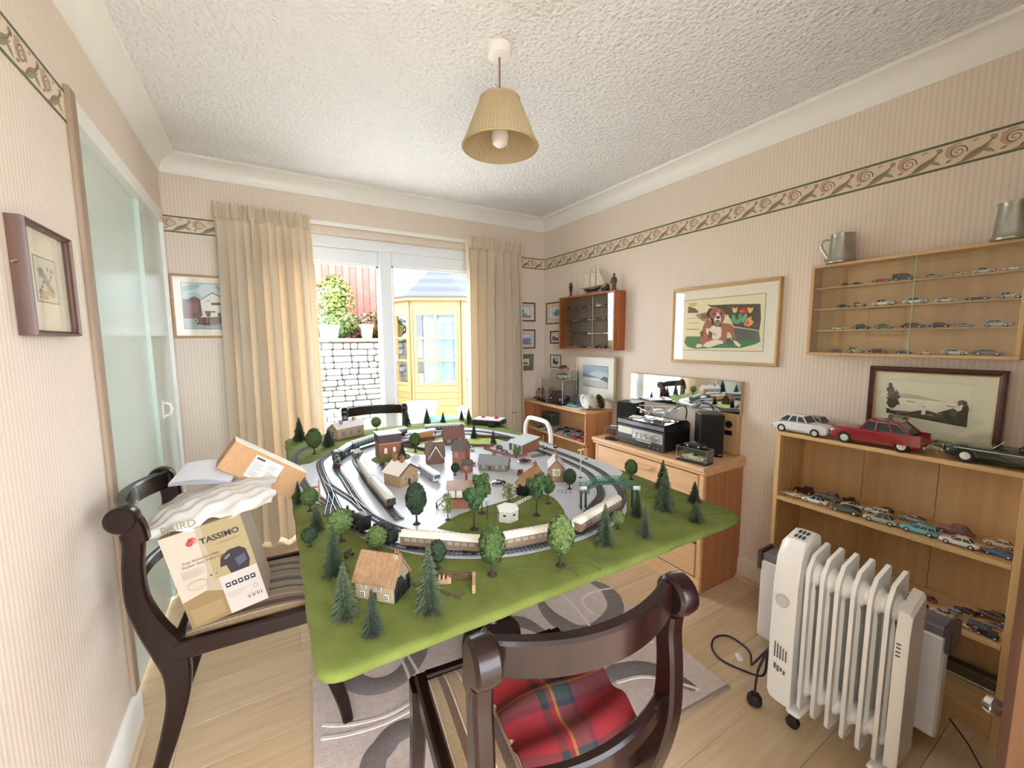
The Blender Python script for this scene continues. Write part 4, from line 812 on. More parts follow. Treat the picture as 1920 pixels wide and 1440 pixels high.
MB().box(-.262, 0, 0, .12, 0, .104, .0012).build('carton', CARD, t); MB().box(-.262, 0, -.0002, .1202, .1035, .1052, .0004).build('lid', CARDT, t)
lb = [((226, 220, 204), FULL), ((70, 62, 48), [(.06, .84), (.36, .84), (.36, .93), (.06, .93)])]
rr = random.Random(5)
for i in range(13):
    for x0, x1 in ((.05, .48), (.55, .95)):
        if rr.random() < .85: z = .78-.055*i; lb.append(((120, 114, 104), [(x0+rr.uniform(0, .04), z), (x1-rr.uniform(0, .2), z), (x1-rr.uniform(0, .2), z+.02), (x0, z+.02)]))
inksheet(lb, .098, .080).build('shipping_label', print_mat(), t, 0, loc=(-.180, -.0008, .012))
letter(t, 'CE', .014, -.112, .030, INK, -.0035)
# white tubular step stool behind the board
t = thing('step_stool', 'white tubular metal hoop handle of a stool behind the board', 'stool', (1.70, 2.46, 0), -PI/2); TW = mat('white_enamel', (238, 236, 230), .3)
hp = [(-.165, 0, 0), (-.165, 0, .60), (-.160, 0, .68), (-.135, 0, .73), (-.10, 0, .752), (0, 0, .756), (.10, 0, .752), (.135, 0, .73), (.160, 0, .68), (.165, 0, .60), (.165, 0, 0)]
MB().tube(smooth_path(hp, 5), .016, 12).build('hoop', TW, t)
for x in (-.165, .165): MB().tube([(x, .0, .42), (x*.98, .16, .012)], .012, 10).build('rear_leg', TW, t)
MB().box(-.15, .15, -.02, .13, .41, .43, .005).build('seat', mat('grey_step', (150, 148, 146), .6), t)
# ================================================================ the model railway
Z = TOPZ
GREY = mat('printed_mat_grey', (196, 200, 208), .33, noise=.05, nscale=9, bump=.15, bscale=40); 
def sheet(name, pts, z, mt, par, th=.0008, k=3):
    q = smooth_path([tuple(p) for p in pts]+[tuple(pts[0])], k)[:-1] if k > 1 else pts
    return MB().prism(q, z-th, z, 'xy').build(name, mt, par, 20)
sheet('track_mat', [(.082, 1.63), (.139, 1.57), (.172, 1.46), (.20, 1.27), (.285, 1.10), (.395, .98), (.52, .912), (.62, .886), (.75, .876), (.90, .895), (1.0, .935), (1.06, .985), (1.15, 1.08), (1.24, 1.20), (1.335, 1.28), (1.345, 1.5), (1.335, 1.75), (1.325, 2.0), (1.289, 2.137), (1.22, 2.32), (1.126, 2.459), (.95, 2.56), (.75, 2.59), (.582, 2.575), (.414, 2.442), (.299, 2.304), (.158, 2.126), (.088, 2.10)], Z+.0010, GREY, BOARD)
LGR = mat('light_scatter', (170, 184, 96), .95, noise=.15, nscale=60, bump=.4, bscale=500)
sheet('grass_patch', [(.428, 1.165), (.527, 1.222), (.657, 1.236), (.76, 1.25), (.819, 1.273), (.882, 1.204), (.86, 1.10), (.806, 1.022), (.66, 1.01), (.518, 1.06)], Z+.0020, FELT, BOARD)
sheet('grass_patch', [(.66, 2.13), (.74, 2.15), (.72, 2.02), (.66, 1.99), (.60, 2.10)], Z+.0020, LGR, BOARD); sheet('grass_patch', [(.93, 2.02), (1.03, 1.97), (1.18, 2.03), (1.06, 2.17), (.95, 2.15)], Z+.0020, LGR, BOARD)
sheet('grass_patch', [(.43, 1.95), (.58, 1.95), (.60, 2.06), (.50, 2.10), (.42, 2.04)], Z+.0018, FELT, BOARD); sheet('grass_patch', [(.74, 2.24), (.90, 2.22), (.95, 2.28), (.80, 2.31)], Z+.0020, LGR, BOARD)
RAIL = mat('nickel_rail', (150, 150, 152), .3, .9); SLP = mat('sleeper_black', (62, 60, 60), .7, noise=.1)
def resample(pts, step, loop):
    q = smooth_path(([pts[-1]]+pts+pts[:2]) if loop else pts, 8)
    if loop: q = q[8:-8]
    out = [q[0]]; acc = 0
    for a, b2 in zip(q, q[1:]):
        d = math.dist(a, b2); 
        while acc+d >= step:
            u = (step-acc)/d; a = (a[0]+(b2[0]-a[0])*u, a[1]+(b2[1]-a[1])*u); out.append(a); d = math.dist(a, b2); acc = 0
        acc += d
    return out
def track(label, pts, loop):
    t = thing('railway_track', label, 'model track', (pts[0][0], pts[0][1], Z+.0018), 0, 'tracks of the model railway'); o0 = Vector(pts[0])
    q = [(x-o0.x, y-o0.y) for x, y in resample(pts, .012, loop)]; n = len(q)
    if loop: q = q[:-1] if math.dist(q[0], q[-1]) < .008 else q; n = len(q)
    tan = []
    for i in range(n):
        a = q[(i-1) % n] if loop or i else q[0]; b2 = q[(i+1) % n] if loop or i < n-1 else q[-1]; d = Vector((b2[0]-a[0], b2[1]-a[1])).normalized(); tan.append(d)
    rings = []
    for (x, y), d in zip(q, tan):
        nx, ny = -d.y, d.x; rings.append([(x+nx*.0155, y+ny*.0155, 0), (x+nx*.0145, y+ny*.0145, .0016), (x-nx*.0145, y-ny*.0145, .0016), (x-nx*.0155, y-ny*.0155, 0)])
    MB().loft([r[::-1] for r in rings], loop=loop).build('trackbed', mat('trackbed_grey', (120, 120, 124), .8, noise=.15, nscale=200), t, 40)
    m = MB()
    for i in range(n):
        (x, y), d = q[i], tan[i]; M = Matrix.Translation((x, y, .0016)) @ Matrix.Rotation(math.atan2(d.y, d.x), 4, 'Z'); m.box(-.0021, .0021, -.0145, .0145, 0, .0012, 0, 0, M)
    m.build('sleepers', SLP, t, 0)['kind'] = 'stuff'
    for s_ in (-1, 1):
        rings = []
        for (x, y), d in zip(q, tan):
            cx, cy = x-d.y*.0084*s_, y+d.x*.0084*s_; rings.append([(cx+d.y*a, cy-d.x*a, z) for a, z in ((-.0007, .0026), (.0007, .0026), (.0007, .0052), (-.0007, .0052))])
        MB().loft(rings, loop=loop).build('rail', RAIL, t, 30)
OUT = [(.19, 1.45), (.207, 1.29), (.243, 1.21), (.292, 1.117), (.40, 1.008), (.518, .938), (.62, .910), (.748, .903), (.88, .920), (.981, .960), (1.085, 1.030), (1.145, 1.097), (1.195, 1.195), (1.243, 1.316), (1.262, 1.45), (1.268, 1.62), (1.262, 1.8), (1.245, 2.0), (1.180, 2.245), (1.085, 2.365), (.95, 2.43), (.78, 2.46), (.56, 2.425), (.40, 2.355), (.281, 2.27), (.21, 2.15), (.192, 2.03), (.188, 1.85), (.187, 1.65)]
INN = [(.944, 1.035), (1.058, 1.11), (1.127, 1.215), (1.185, 1.345), (1.206, 1.525), (1.204, 1.734), (1.185, 1.95), (1.12, 2.18), (1.02, 2.30), (.85, 2.38), (.62, 2.36), (.43, 2.27), (.31, 2.14), (.256, 2.0), (.258, 1.80), (.260, 1.60), (.266, 1.433), (.284, 1.327), (.335, 1.205), (.43, 1.085), (.53, 1.012), (.64, .975), (.76, .968), (.86, .987)]
track('outer oval of the model railway track running along the front coaches', OUT, True); track('inner oval of the model railway track under the green steam train', INN, True)
track('short curved siding track along the left edge of the board', [(.33, 2.575), (.24, 2.52), (.165, 2.44), (.115, 2.32), (.103, 2.20), (.103, 1.984), (.112, 1.80), (.135, 1.66), (.165, 1.54)], False)
track('straight siding track under the cream railcar', [(.40, 2.20), (.352, 2.06), (.343, 1.92), (.336, 1.65), (.343, 1.33), (.350, 1.28)], False); track('diagonal crossover track between the two left ovals', [(.189, 1.86), (.196, 1.76), (.222, 1.64), (.248, 1.53), (.262, 1.43)], False)
track('second diagonal crossover track nearer the brown parcel', [(.188, 1.66), (.178, 1.58), (.160, 1.50), (.150, 1.44)], False)
# ---------------------------------------------------------------- trains
def rot_between(a, b2): return math.atan2(b2[1]-a[1], b2[0]-a[0])
WIN = mat('train_window', (156, 152, 142), .2); BLKM = mat('model_black', (30, 29, 31), .45); RZ = .0070
def coach(label, a, b2, side, roof, winm, wins=9, h=.050, cat='train coach', lower=None, nose=False):
    Ln = math.dist(a, b2)-.006; t = thing('railway_coach', label, cat, ((a[0]+b2[0])/2, (a[1]+b2[1])/2, Z+RZ), rot_between(a, b2), 'carriages on the model railway'); W2 = .0165; hb = .012; hs = h*.74
    m = MB(); sec = [(-W2*.94, hb), (-W2, hb+.004), (-W2, hs), (W2, hs), (W2, hb+.004), (W2*.94, hb)]; m.loft([[(x, y, z) for y, z in sec[::-1]] for x in (-Ln/2, Ln/2)]); body = m.build('body', side, t, 25)
    m = MB(); arc = [(W2*1.05*math.cos(k*PI/8), hs+(h-hs)*math.sin(k*PI/8)) for k in range(9)]; m.loft([[(x*sx, y*sy, hs+(z-hs)*sy) for y, z in arc] for x, sx, sy in ((-Ln/2-.001, 1, .9), (-Ln/2+.003, 1, 1), (Ln/2-.003, 1, 1), (Ln/2+.001, 1, .9))]); r = m.build('roof', roof, t, 50)
    m = MB()
    for k in range(int(Ln/.016)): m.box(-Ln/2+.010+k*.016, -Ln/2+.0125+k*.016, -.0012, .0012, h-.0008, h+.0008)
    m.build('roof_vents', mat('vent_grey', (150, 146, 138), .6), r, 0)['kind'] = 'stuff'
    zw0, zw1 = hb+(hs-hb)*.50, hb+(hs-hb)*.86; dx = (Ln-.02)/wins
    for s_ in (-1, 1):
        for k in range(wins):
            x = -Ln/2+.010+dx*(k+.5); MB().box(x-dx*.34, x+dx*.34, s_*W2-.0004, s_*W2+.0004, zw0, zw1).build('window', winm, body, 0)
    if lower:
        m = MB(); [m.box(-Ln/2+.001, Ln/2-.001, s_*W2-.0003, s_*W2+.0003, hb+.003, hb+(hs-hb)*.42) for s_ in (-1, 1)]; m.build('lower_panel', lower, body, 0)
    for sx in (-1, 1):
        m = MB(); cx = sx*(Ln/2-.030); m.box(cx-.018, cx+.018, -.013, .013, .0055, .0115, .001)
        for k in (-1, 1):
            for s_ in (-1, 1): m.lathe([(0, -.0012), (.0056, -.0012), (.0056, .0012), (0, .0012)], 10, M=T(cx+k*.012, s_*.0086, .0038, rx=PI/2))
        m.build('bogie', BLKM, t)
    MB().box(-Ln/2-.004, Ln/2+.004, -.008, .008, .0085, .0118, .001).build('underframe', BLKM, t)
    if nose:
        m = MB(); x = -Ln/2-.0004; m.box(x-.0006, x+.0004, -.0125, -.003, zw0, zw1+.002); m.box(x-.0006, x+.0004, .003, .0125, zw0, zw1+.002); MB().box(x-.0003, x+.0004, -.0162, .0162, hb, hs).build('cab_front', BRC, body, 0); m.build('cab_window', mat('dark_cab_glass', (40, 44, 50), .15), body, 0)
    return t
TEAKC = mat('coach_teak', (132, 106, 86), .5, noise=.08, nscale=120); ROOFW = mat('coach_roof_white', (224, 218, 206), .5); GRC = mat('coach_green', (46, 82, 62), .4); ROOFG = mat('coach_roof_grey', (196, 206, 206), .4); CRC = mat('railcar_cream', (196, 186, 168), .45); BRC = mat('railcar_umber', (76, 58, 52), .5); ROOFC = mat('railcar_roof', (214, 212, 206), .4); DGC = mat('coach_dark', (44, 50, 54), .45)
coach('brown and cream coach behind the black engine at the front of the board', (.300, 1.100), (.474, .950), TEAKC, ROOFW, WIN, 10); coach('brown and cream middle coach behind the tall oval tree at the front', (.482, .946), (.742, .895), TEAKC, ROOFW, WIN, 11); coach('brown and cream rear coach under the footbridge curve', (.756, .897), (1.004, .972), TEAKC, ROOFW, WIN, 10)
coach('cream railcar front unit with dark cab ahead of the water tower', (.343, 1.372), (.337, 1.622), CRC, ROOFC, WIN, 10, lower=BRC, nose=True); coach('cream railcar rear unit nearer the patio door', (.337, 1.630), (.342, 1.875), CRC, ROOFC, WIN, 10, lower=BRC)
coach('dark short coach directly behind the green steam engine', (.285, 2.11), (.355, 2.235), DGC, ROOFG, WIN, 5); coach('green coach with pale roof behind the brick water tower', (.362, 2.242), (.562, 2.385), GRC, ROOFG, mat('coach_window_dim', (150, 160, 150), .2), 9)
coach('dark blue coach between the green coach and the orange station', (.575, 2.415), (.72, 2.452), DGC, ROOFG, WIN, 7); coach('dark green coach on the far straight below the small firs', (.835, 2.452), (1.072, 2.372), GRC, ROOFG, WIN, 10)
def loco(label, pos, rz, bodym, boilm, cab=True, light=False):
    t = thing('steam_engine', label, 'model engine', (pos[0], pos[1], Z+RZ), rz)
    MB().box(-.068, .070, -.0155, .0155, .0125, .0150, .001).build('running_plate', BLKM, t)
    b = MB().lathe([(0, 0), (.0125, 0), (.0130, .004), (.0130, .072), (.0136, .0735), (.0136, .084), (.0125, .086), (0, .086)], 20, M=T(-.020, 0, .0300, ry=PI/2)).build('boiler', boilm, t)
    MB().lathe([(0, .0), (.0085, 0), (.0085, .0016), (.004, .003), (0, .003)], 16, M=T(.0655, 0, .030, ry=PI/2)).build('smokebox_door', BLKM, b)
    MB().lathe([(.0050, 0), (.0036, .004), (.0036, .010), (.0044, .012), (.0030, .012), (.0030, .006)], 12, M=T(.055, 0, .0415)).build('chimney', BLKM, t); MB().lathe([(.005, 0), (.0046, .004), (.002, .0062), (0, .0065)], 12, M=T(.020, 0, .042)).build('dome', boilm, t)
    m = MB(); m.box(-.056, -.020, -.0160, .0160, .015, .046, .001); m.prism([(.0175*math.cos(k*PI/8), .045+.009*math.sin(k*PI/8)) for k in range(9)], -.062, -.018, 'yz'); m.build('cab', bodym, t, 30)
    for s_ in (-1, 1): MB().box(-.050, -.030, s_*.016-.0005, s_*.016+.0005, .033, .043).build('cab_window', MT['dark_slot'], t, 0)
    m = MB(); m.box(.062, .0660, -.0155, .0155, .008, .0165, .001); [m.lathe([(.0022, 0), (.0022, .004), (.0034, .004), (.0034, .0055), (0, .0055)], 10, M=T(.066, s_*.010, .012, ry=PI/2)) for s_ in (-1, 1)]; m.build('buffer_beam', mat('buffer_red', (120, 36, 34), .5), t)
    for s_ in (-1, 1):
        for x, r_ in ((.052, .0055), (.034, .0105), (.010, .0105), (-.014, .0105), (-.040, .006)): MB().lathe([(0, -.0014), (r_, -.0014), (r_, .0014), (0, .0014)], 16, M=T(x, s_*.0105, r_-.0015, rx=PI/2)).build('wheel', BLKM, t)
        MB().box(-.016, .036, s_*.0128-.0008, s_*.0128+.0008, .008, .0102).build('coupling_rod', RAIL, t)
    return t
LWH = mat('engine_highlight_grey', (150, 156, 150), .25, .3)
loco('green and black steam engine facing the camera on the inner oval', (.262, 2.030), rot_between((.262, 2.05), (.255, 1.95)), mat('loco_green', (52, 74, 58), .35), mat('loco_green2', (96, 112, 100), .25))
loco('black steam engine pulling the brown coaches at the front left', (.216, 1.292), rot_between((.25, 1.20), (.200, 1.35)), BLKM, mat('loco_black_green', (48, 54, 46), .4))
t = thing('engine_tender', 'black tender heaped with coal behind the front steam engine', 'model tender', (.268, 1.155, Z+RZ), rot_between((.296, 1.105), (.243, 1.21)))
m = MB(); m.box(-.038, .038, -.0165, .0165, .012, .042, .0015); m.build('tank', MT['loco_black_green'], t); m = MB(); m.box(-.040, .040, -.0120, .0120, .006, .0122, .001); [m.lathe([(0, -.0014), (.0065, -.0014), (.0065, .0014), (0, .0014)], 12, M=T(x, s_*.0100, .0045, rx=PI/2)) for x in (-.024, 0, .024) for s_ in (-1, 1)]; m.build('chassis', BLKM, t)
m = MB(); rr = random.Random(2)
for k in range(90):
    s_ = rr.uniform(.0016, .0030); x, y = rr.uniform(-.030, .034), rr.uniform(-.013, .013); m.box(-s_, s_, -s_, s_, -s_, s_, M=T(x, y, .043+.006*(1-(y/.015)**2)*rr.random(), rr.uniform(0, 3), rr.uniform(0, 3)))
m.build('coal', mat('coal_black', (38, 36, 38), .5), t, 0)['kind'] = 'stuff'
# ---------------------------------------------------------------- buildings
def pts4(w, d, h): return [(-w/2, -d/2), (w/2, -d/2), (w/2, d/2), (-w/2, d/2)]
WFR = mat('model_window_white', (232, 230, 222), .4); WGL = mat('model_window_glass', (96, 104, 112), .12); DRM = mat('model_door', (70, 58, 48), .5)
def house(name, label, x, y, rz, w, d, hw, hr, wallm, roofm, wins=(), doors=(), chim=(), over=.004, base=None, thick=.0025, bargem=None):
    """ridge along local x; wins: (side f/b/l/r, u, z, w, h); chim: (x, y, z0, h, size)"""
    t = thing(name, label, 'model building', (x, y, Z+.0022), rz)
    m = MB(); m.prism([(-d/2, 0), (d/2, 0), (d/2, hw), (0, hr), (-d/2, hw)], -w/2, w/2, 'yz'); wl = m.build('walls', wallm, t, 20)
    m = MB(); sl = (hr-hw)/(d/2)
    for s_ in (-1, 1):
        e = d/2+over; ze = hw-over*sl
        P1 = [(0, hr+thick), (s_*e, ze+thick), (s_*e, ze), (0, hr)]; m.prism(P1, -w/2-over, w/2+over, 'yz')
    ro = m.build('roof', roofm, t, 15)
    MB().prism([(-.002, hr+thick-.0008), (.002, hr+thick-.0008), (0, hr+thick+.0012)], -w/2-over, w/2+over, 'yz').build('ridge', roofm, ro, 15)
    if bargem:
        for sx in (-1, 1):
            m = MB(); X = sx*(w/2+over); [m.prism([(0, hr+thick+.001), (s_*(d/2+over), hw-over*sl+thick+.001), (s_*(d/2+over), hw-over*sl-.003), (0, hr-.003)], X-.0009, X+.0009, 'yz') for s_ in (-1, 1)]; m.build('bargeboard', bargem, ro, 15)
    SD = {'f': lambda u, z: T(u, -d/2, z), 'b': lambda u, z: T(u, d/2, z, PI), 'r': lambda u, z: T(w/2, u, z, PI/2), 'l': lambda u, z: T(-w/2, u, z, -PI/2)}
    for s_, u, z, ww, wh in wins:
        o = MB().box(-ww/2, ww/2, -.0012, 0, 0, wh, 0, 0, SD[s_](u, z)).build('window', WFR, wl, 0)
        m = MB(); k = .0010; [m.box(-ww/2+k+i*(ww/2-k*.5), -ww/2+i*(ww/2-k*.5)+ww/2-k*.5, -.0016, -.0011, k+j*(wh/2-k*.5), j*(wh/2-k*.5)+wh/2-k*.5, 0, 0, SD[s_](u, z)) for i in (0, 1) for j in (0, 1)]; m.build('panes', WGL, o, 0) if False else m.build('panes', WGL, wl, 0)
    for s_, u, ww, wh in doors: MB().box(-ww/2, ww/2, -.0014, 0, 0, wh, 0, 0, SD[s_](u, 0)).build('door', DRM, wl, 0)
    for cx, cy, z0, h, s in chim:
        o = MB().box(cx-s/2, cx+s/2, cy-s*.35, cy+s*.35, z0, z0+h).box(cx-s*.58, cx+s*.58, cy-s*.43, cy+s*.43, z0+h-.003, z0+h).build('chimney', wallm if base is None else base, t, 20)
        for k in (-1, 1): MB().lathe([(.0022, 0), (.0018, .008), (.0012, .008), (.0012, .002)], 8, M=T(cx+k*s*.28, cy, z0+h)).build('chimney_pot', mat('terracotta', (150, 96, 72), .7), o)
    return t, wl, ro
TAN = mat('tan_stone', (176, 146, 108), .85, noise=.12, nscale=160, bump=.5, bscale=400); BRK = mat('model_brick', (150, 96, 76), .85, noise=.14, nscale=220, bump=.4, bscale=500); DBR = mat('dark_brick', (112, 86, 70), .85, noise=.14, nscale=200, bump=.4, bscale=500); GST = mat('grey_stone', (126, 118, 100), .9, noise=.15, nscale=200, bump=.5, bscale=500); SLT = mat('slate_roof', (134, 134, 140), .6, noise=.08, nscale=120); DSL = mat('dark_slate', (92, 84, 82), .65, noise=.1, nscale=150); PSL = mat('pale_slate', (196, 190, 190), .5, noise=.05, nscale=90); TIL = mat('red_tile_roof', (126, 86, 76), .7, noise=.12, nscale=160); THA = mat('thatch', (150, 118, 86), .95, noise=.16, nscale=120, bump=.8, bscale=500, stretch=(1, 1, .2)); CRW = mat('render_cream', (222, 212, 190), .8); IVY = mat('dark_ivy', (40, 42, 38), .9, noise=.2, nscale=300, bump=.8, bscale=700)
W_ = lambda s, us, z, w, h: [(s, u, z, w, h) for u in us]
house('station_building', 'tan model station with arched windows and two chimneys at the far left', .405, 2.625, math.radians(26), .185, .085, .062, .092, TAN, PSL, W_('f', (-.055, 0, .055), .016, .026, .030)+W_('l', (0,), .014, .028, .034)+W_('r', (0,), .014, .024, .03), (), ((-.045, -.012, .080, .022, .018), (.050, .0, .088, .020, .018)))
t, wl, ro = house('pump_house', 'small stone hut beside the green coach and grey mat', .368, 2.135, math.radians(30), .034, .026, .022, .032, GST, PSL, (), (('f', 0, .010, .016),))
# water tower
t = thing('water_tower', 'square brick water tower with a dark tank behind the cream railcar', 'model building', (.507, 2.055, Z+.0022), 0)
MB().box(-.052, .052, -.045, .045, 0, .074).build('brick_base', BRK, t, 0); MB().box(-.055, .055, -.048, .048, .072, .078).build('stone_band', TAN, t, 0); tk = MB().box(-.055, .055, -.048, .048, .078, .120).build('tank', mat('tank_iron', (74, 58, 54), .5, noise=.1), t, 0); MB().box(-.058, .058, -.051, .051, .119, .123).box(-.050, .050, -.043, .043, .121, .1245).build('tank_lid', ROOFG, tk, 0)
for x in (-.022, .020):
    m = MB(); m.prism([(x-.007, .026), (x+.007, .026), (x+.007, .048), (x+.004, .054), (x-.004, .054), (x-.007, .048)], -.0465, -.0445, 'xz'); m.build('arched_window', WFR, t, 0)
MB().box(-.0525, .0525, -.0455, .0455, 0, .020).build('moss', mat('moss', (112, 112, 66), .95), t, 0)
house('station_cottage', 'tan gabled model station with pale roof beside the cream railcar', .452, 1.632, math.radians(26+90), .092, .098, .054, .086, TAN, ROOFW, W_('l', (-.022, .022), .022, .014, .018), (('l', 0, .014, .026),), ((-.008, .0, .082, .030, .016), (.034, 0, .082, .036, .016)), over=.008, base=BRK, bargem=BRC)
BSL = mat('brown_slate', (104, 86, 74), .7, noise=.1, nscale=150)
t, wl, ro = house('chapel', 'dark brown steep-gabled model chapel with white bargeboards', .672, 1.835, math.radians(-14), .084, .062, .036, .092, DBR, BSL, (), (), ((-.020, .0, .086, .022, .016),), over=.004)
m = MB(); m.prism([(-.030, 0), (.030, 0), (.030, .030), (0, .082), (-.030, .030)], -.040, .0, 'xz'); m.build('front_gable', DBR, t, 15)
m = MB(); [m.prism([(0, .0855), (s_*.034, .0265), (s_*.034, .0235), (0, .082)], -.0425, .0, 'xz') for s_ in (-1, 1)]; m.build('gable_roof', BSL, t, 15)
for s_ in (-1, 1): MB().prism([(0, .0870), (s_*.035, .0275), (s_*.035, .0225), (0, .0790)], -.0440, -.0424, 'xz').build('bargeboard', WFR, t, 0)
house('town_house', 'tall narrow red-brick model house in the middle of the mat', .735, 1.668, math.radians(-45), .062, .060, .096, .128, BRK, DSL, W_('f', (-.012,), .062, .013, .018)+W_('f', (.010,), .024, .012, .016)+W_('l', (0,), .06, .012, .018), (('f', -.018, .012, .022),), ((.018, .010, .122, .014, .014),))
house('lean_to_cottage', 'small brick lean-to model cottage in front of the tall red-brick house', .742, 1.618, math.radians(-45), .038, .034, .036, .052, BRK, DSL, W_('f', (0,), .014, .012, .014), (), ())
house('goods_office', 'low brick model house with reddish tiled roof near the far green coach', .890, 2.125, math.radians(-13), .110, .072, .040, .086, DBR, TIL, W_('f', (-.03, .03), .012, .016, .02), (('f', 0, .016, .026),), ((.050, 0, .080, .020, .014),), over=.006)
house('stone_cottage', 'long grey stone model cottage with slate roof and white windows', .862, 1.590, math.radians(-42), .132, .062, .030, .062, GST, SLT, W_('f', (-.042, .018, .046), .010, .011, .013), (('f', -.014, .010, .018),), ((.0, 0, .058, .014, .016), (.058, 0, .056, .014, .014)))
t, wl, ro = house('public_house', 'tan gabled model inn with a lettered sign board near the footbridge', 1.022, 1.345, math.radians(-34+90), .112, .062, .058, .092, mat('inn_stone', (150, 122, 96), .85, noise=.12, nscale=160, bump=.4), PSL, W_('f', (-.02, .025), .02, .012, .016), (), ((-.044, 0, .088, .018, .014), (.040, 0, .088, .018, .014)), over=.004, base=BRK, bargem=DBR)
sg = MB().box(-.0590, -.0572, -.015, .015, .028, .056).build('sign_board', CRW, wl, 0)
m = MB(); [m.box(-.0594, -.0589, -hw_, hw_, .0505-.0058*k, .0505-.0058*k+.0022) for k, hw_ in enumerate((.005, .012, .010, .008))]; m.build('illegible_lettering', INK, sg, 0)['kind'] = 'stuff'
t, wl, ro = house('ivy_cottage', 'thatch-brown model cottage with dark ivy walls beside leafy trees', .850, 1.282, math.radians(32), .125, .062, .046, .084, TAN, mat('brown_thatch', (170, 130, 82), .95, noise=.14, nscale=120, bump=.7, bscale=500), (), (), ((.048, 0, .080, .016, .014),), over=.006, base=BRK)
def ivy(par, face, seed, w, d, h):
    r = random.Random(seed); m = MB()
    for k in range(16):
        u = r.uniform(-.46, .46); hh = h*r.uniform(.4, 1.15); ww = r.uniform(.004, .009)
        if face == 'l': m.box(-w/2-.003, -w/2+.001, u*d-ww, u*d+ww, 0, hh, .001)
        elif face == 'r': m.box(w/2-.001, w/2+.003, u*d-ww, u*d+ww, 0, hh, .001)
        else: m.box(u*w-ww, u*w+ww, -d/2-.003, -d/2+.001, 0, hh, .001)
    o = m.build('ivy', IVY, par, 30); o['kind'] = 'stuff'
ivy(wl, 'l', 3, .125, .062, .038); ivy(wl, 'f', 4, .07, .062, .036)
t, wl, ro = house('thatched_cottage', 'stone model cottage with orange thatched roof at the front left', .203, .920, math.radians(-46), .098, .064, .044, .088, mat('cottage_stone', (158, 142, 112), .9, noise=.14, nscale=160, bump=.5, bscale=400), THA, W_('f', (-.026, .012), .026, .012, .011)+W_('f', (.030, -.030), .006, .011, .012), (('f', 0, .011, .02),), ((.040, 0, .088, .012, .012),), over=.005, thick=.006); ivy(wl, 'r', 8, .098, .064, .046)
MB().tube([(-.051, 0, .095), (.051, 0, .095)], .0035, 8).build('ridge_roll', THA, ro)
# modern building with sloping roof
t = thing('modern_house', 'white model building with sloping grey roof and tall windows', 'model building', (1.148, 1.790, Z+.0022), math.radians(-80)); w, d = .105, .120
m = MB(); m.prism([(-d/2, 0), (d/2, 0), (d/2, .066), (-d/2, .044)], -w/2, w/2, 'yz'); wl = m.build('walls', CRW, t, 20); MB().prism([(-d/2, 0), (d/2, 0), (d/2, .0655), (-d/2, .0435)], w/2-.001, w/2+.0016, 'yz').build('brick_side', BRK, wl, 0)
MB().prism([(-d/2-.008, .0425), (d/2+.006, .0670), (d/2+.006, .0702), (-d/2-.008, .0457)], -w/2-.005, w/2+.005, 'yz').build('roof', ROOFG, t, 20)
for u in (-.036, 0, .036): MB().box(u-.010, u+.010, -d/2-.0012, -d/2+.0005, .004, .038).build('tall_window', mat('model_window_dark', (88, 108, 108), .12), wl, 0)
# signal box
t = thing('signal_box', 'black and white timber model signal box on brick with outside stairs', 'model building', (.560, 1.288, Z+.0022), math.radians(-28)); w, d = .072, .052
MB().box(-w/2, w/2, -d/2, d/2, 0, .036).build('brick_base', BRK, t, 0); up_ = MB().box(-w/2-.002, w/2+.002, -d/2-.002, d/2+.002, .036, .070).build('timber_cabin', CRW, t, 0)
m = MB()
for x in (-w/2-.002, -.012, .012, w/2+.001): m.box(x-.0012, x+.0016, -d/2-.0032, -d/2-.0015, .036, .070)
m.box(-w/2-.003, w/2+.003, -d/2-.0034, -d/2-.0015, .036, .039); m.box(-w/2-.003, w/2+.003, -d/2-.0034, -d/2-.0015, .066, .070); m.build('timber_frame', BLKM, up_, 0)['kind'] = 'stuff'
for x in (-.024, 0, .024): MB().box(x-.008, x+.008, -d/2-.0030, -d/2-.0018, .048, .063).build('window', WFR, up_, 0)
m = MB(); m.prism([(-d/2-.009, .069), (d/2+.009, .069), (0, .092)], -w/2-.009, w/2+.009, 'yz'); m.build('roof', mat('box_roof', (168, 152, 140), .7, noise=.06), t, 15); MB().box(.018, .027, .010, .019, .070, .118).build('chimney', mat('stack_red', (128, 58, 50), .7), t, 0)
m = MB(); [m.box(-w/2-.006-.0062*k, -w/2-.001-.0062*k, -.018, .0, .034-.0052*k, .036-.0052*k) for k in range(7)]; m.tube([(-w/2-.003, -.018, .052), (-w/2-.046, -.018, .018)], .0010, 5); m.tube([(-w/2-.003, 0, .052), (-w/2-.046, 0, .018)], .0010, 5); m.box(-w/2-.046, -w/2-.044, -.018, .0, 0, .020); m.build('staircase', BRC, t, 0)['kind'] = 'stuff'
# pillbox
t = thing('pillbox', 'white six-sided concrete model pillbox on the grass patch', 'model building', (.648, 1.108, Z+.0022), math.radians(12)); CON = mat('concrete_pale', (206, 200, 186), .8, noise=.08, nscale=80, bump=.3)
m = MB(); m.lathe([(.036, 0), (.036, .036), (0, .036)], 6); m.build('walls', CON, t, 15); MB().lathe([(.0375, .035), (.0375, .040), (0, .0425)], 6).build('roof_slab', mat('slab_white', (228, 226, 220), .6), t, 15)
for k in range(6): a = (k+.5)*PI/3; MB().box(-.0045, .0045, -.0012, .0012, .020, .025, 0, 0, T(.0312*math.cos(a), .0312*math.sin(a), 0, a+PI/2)).build('gun_slit', BLKM, t, 0)
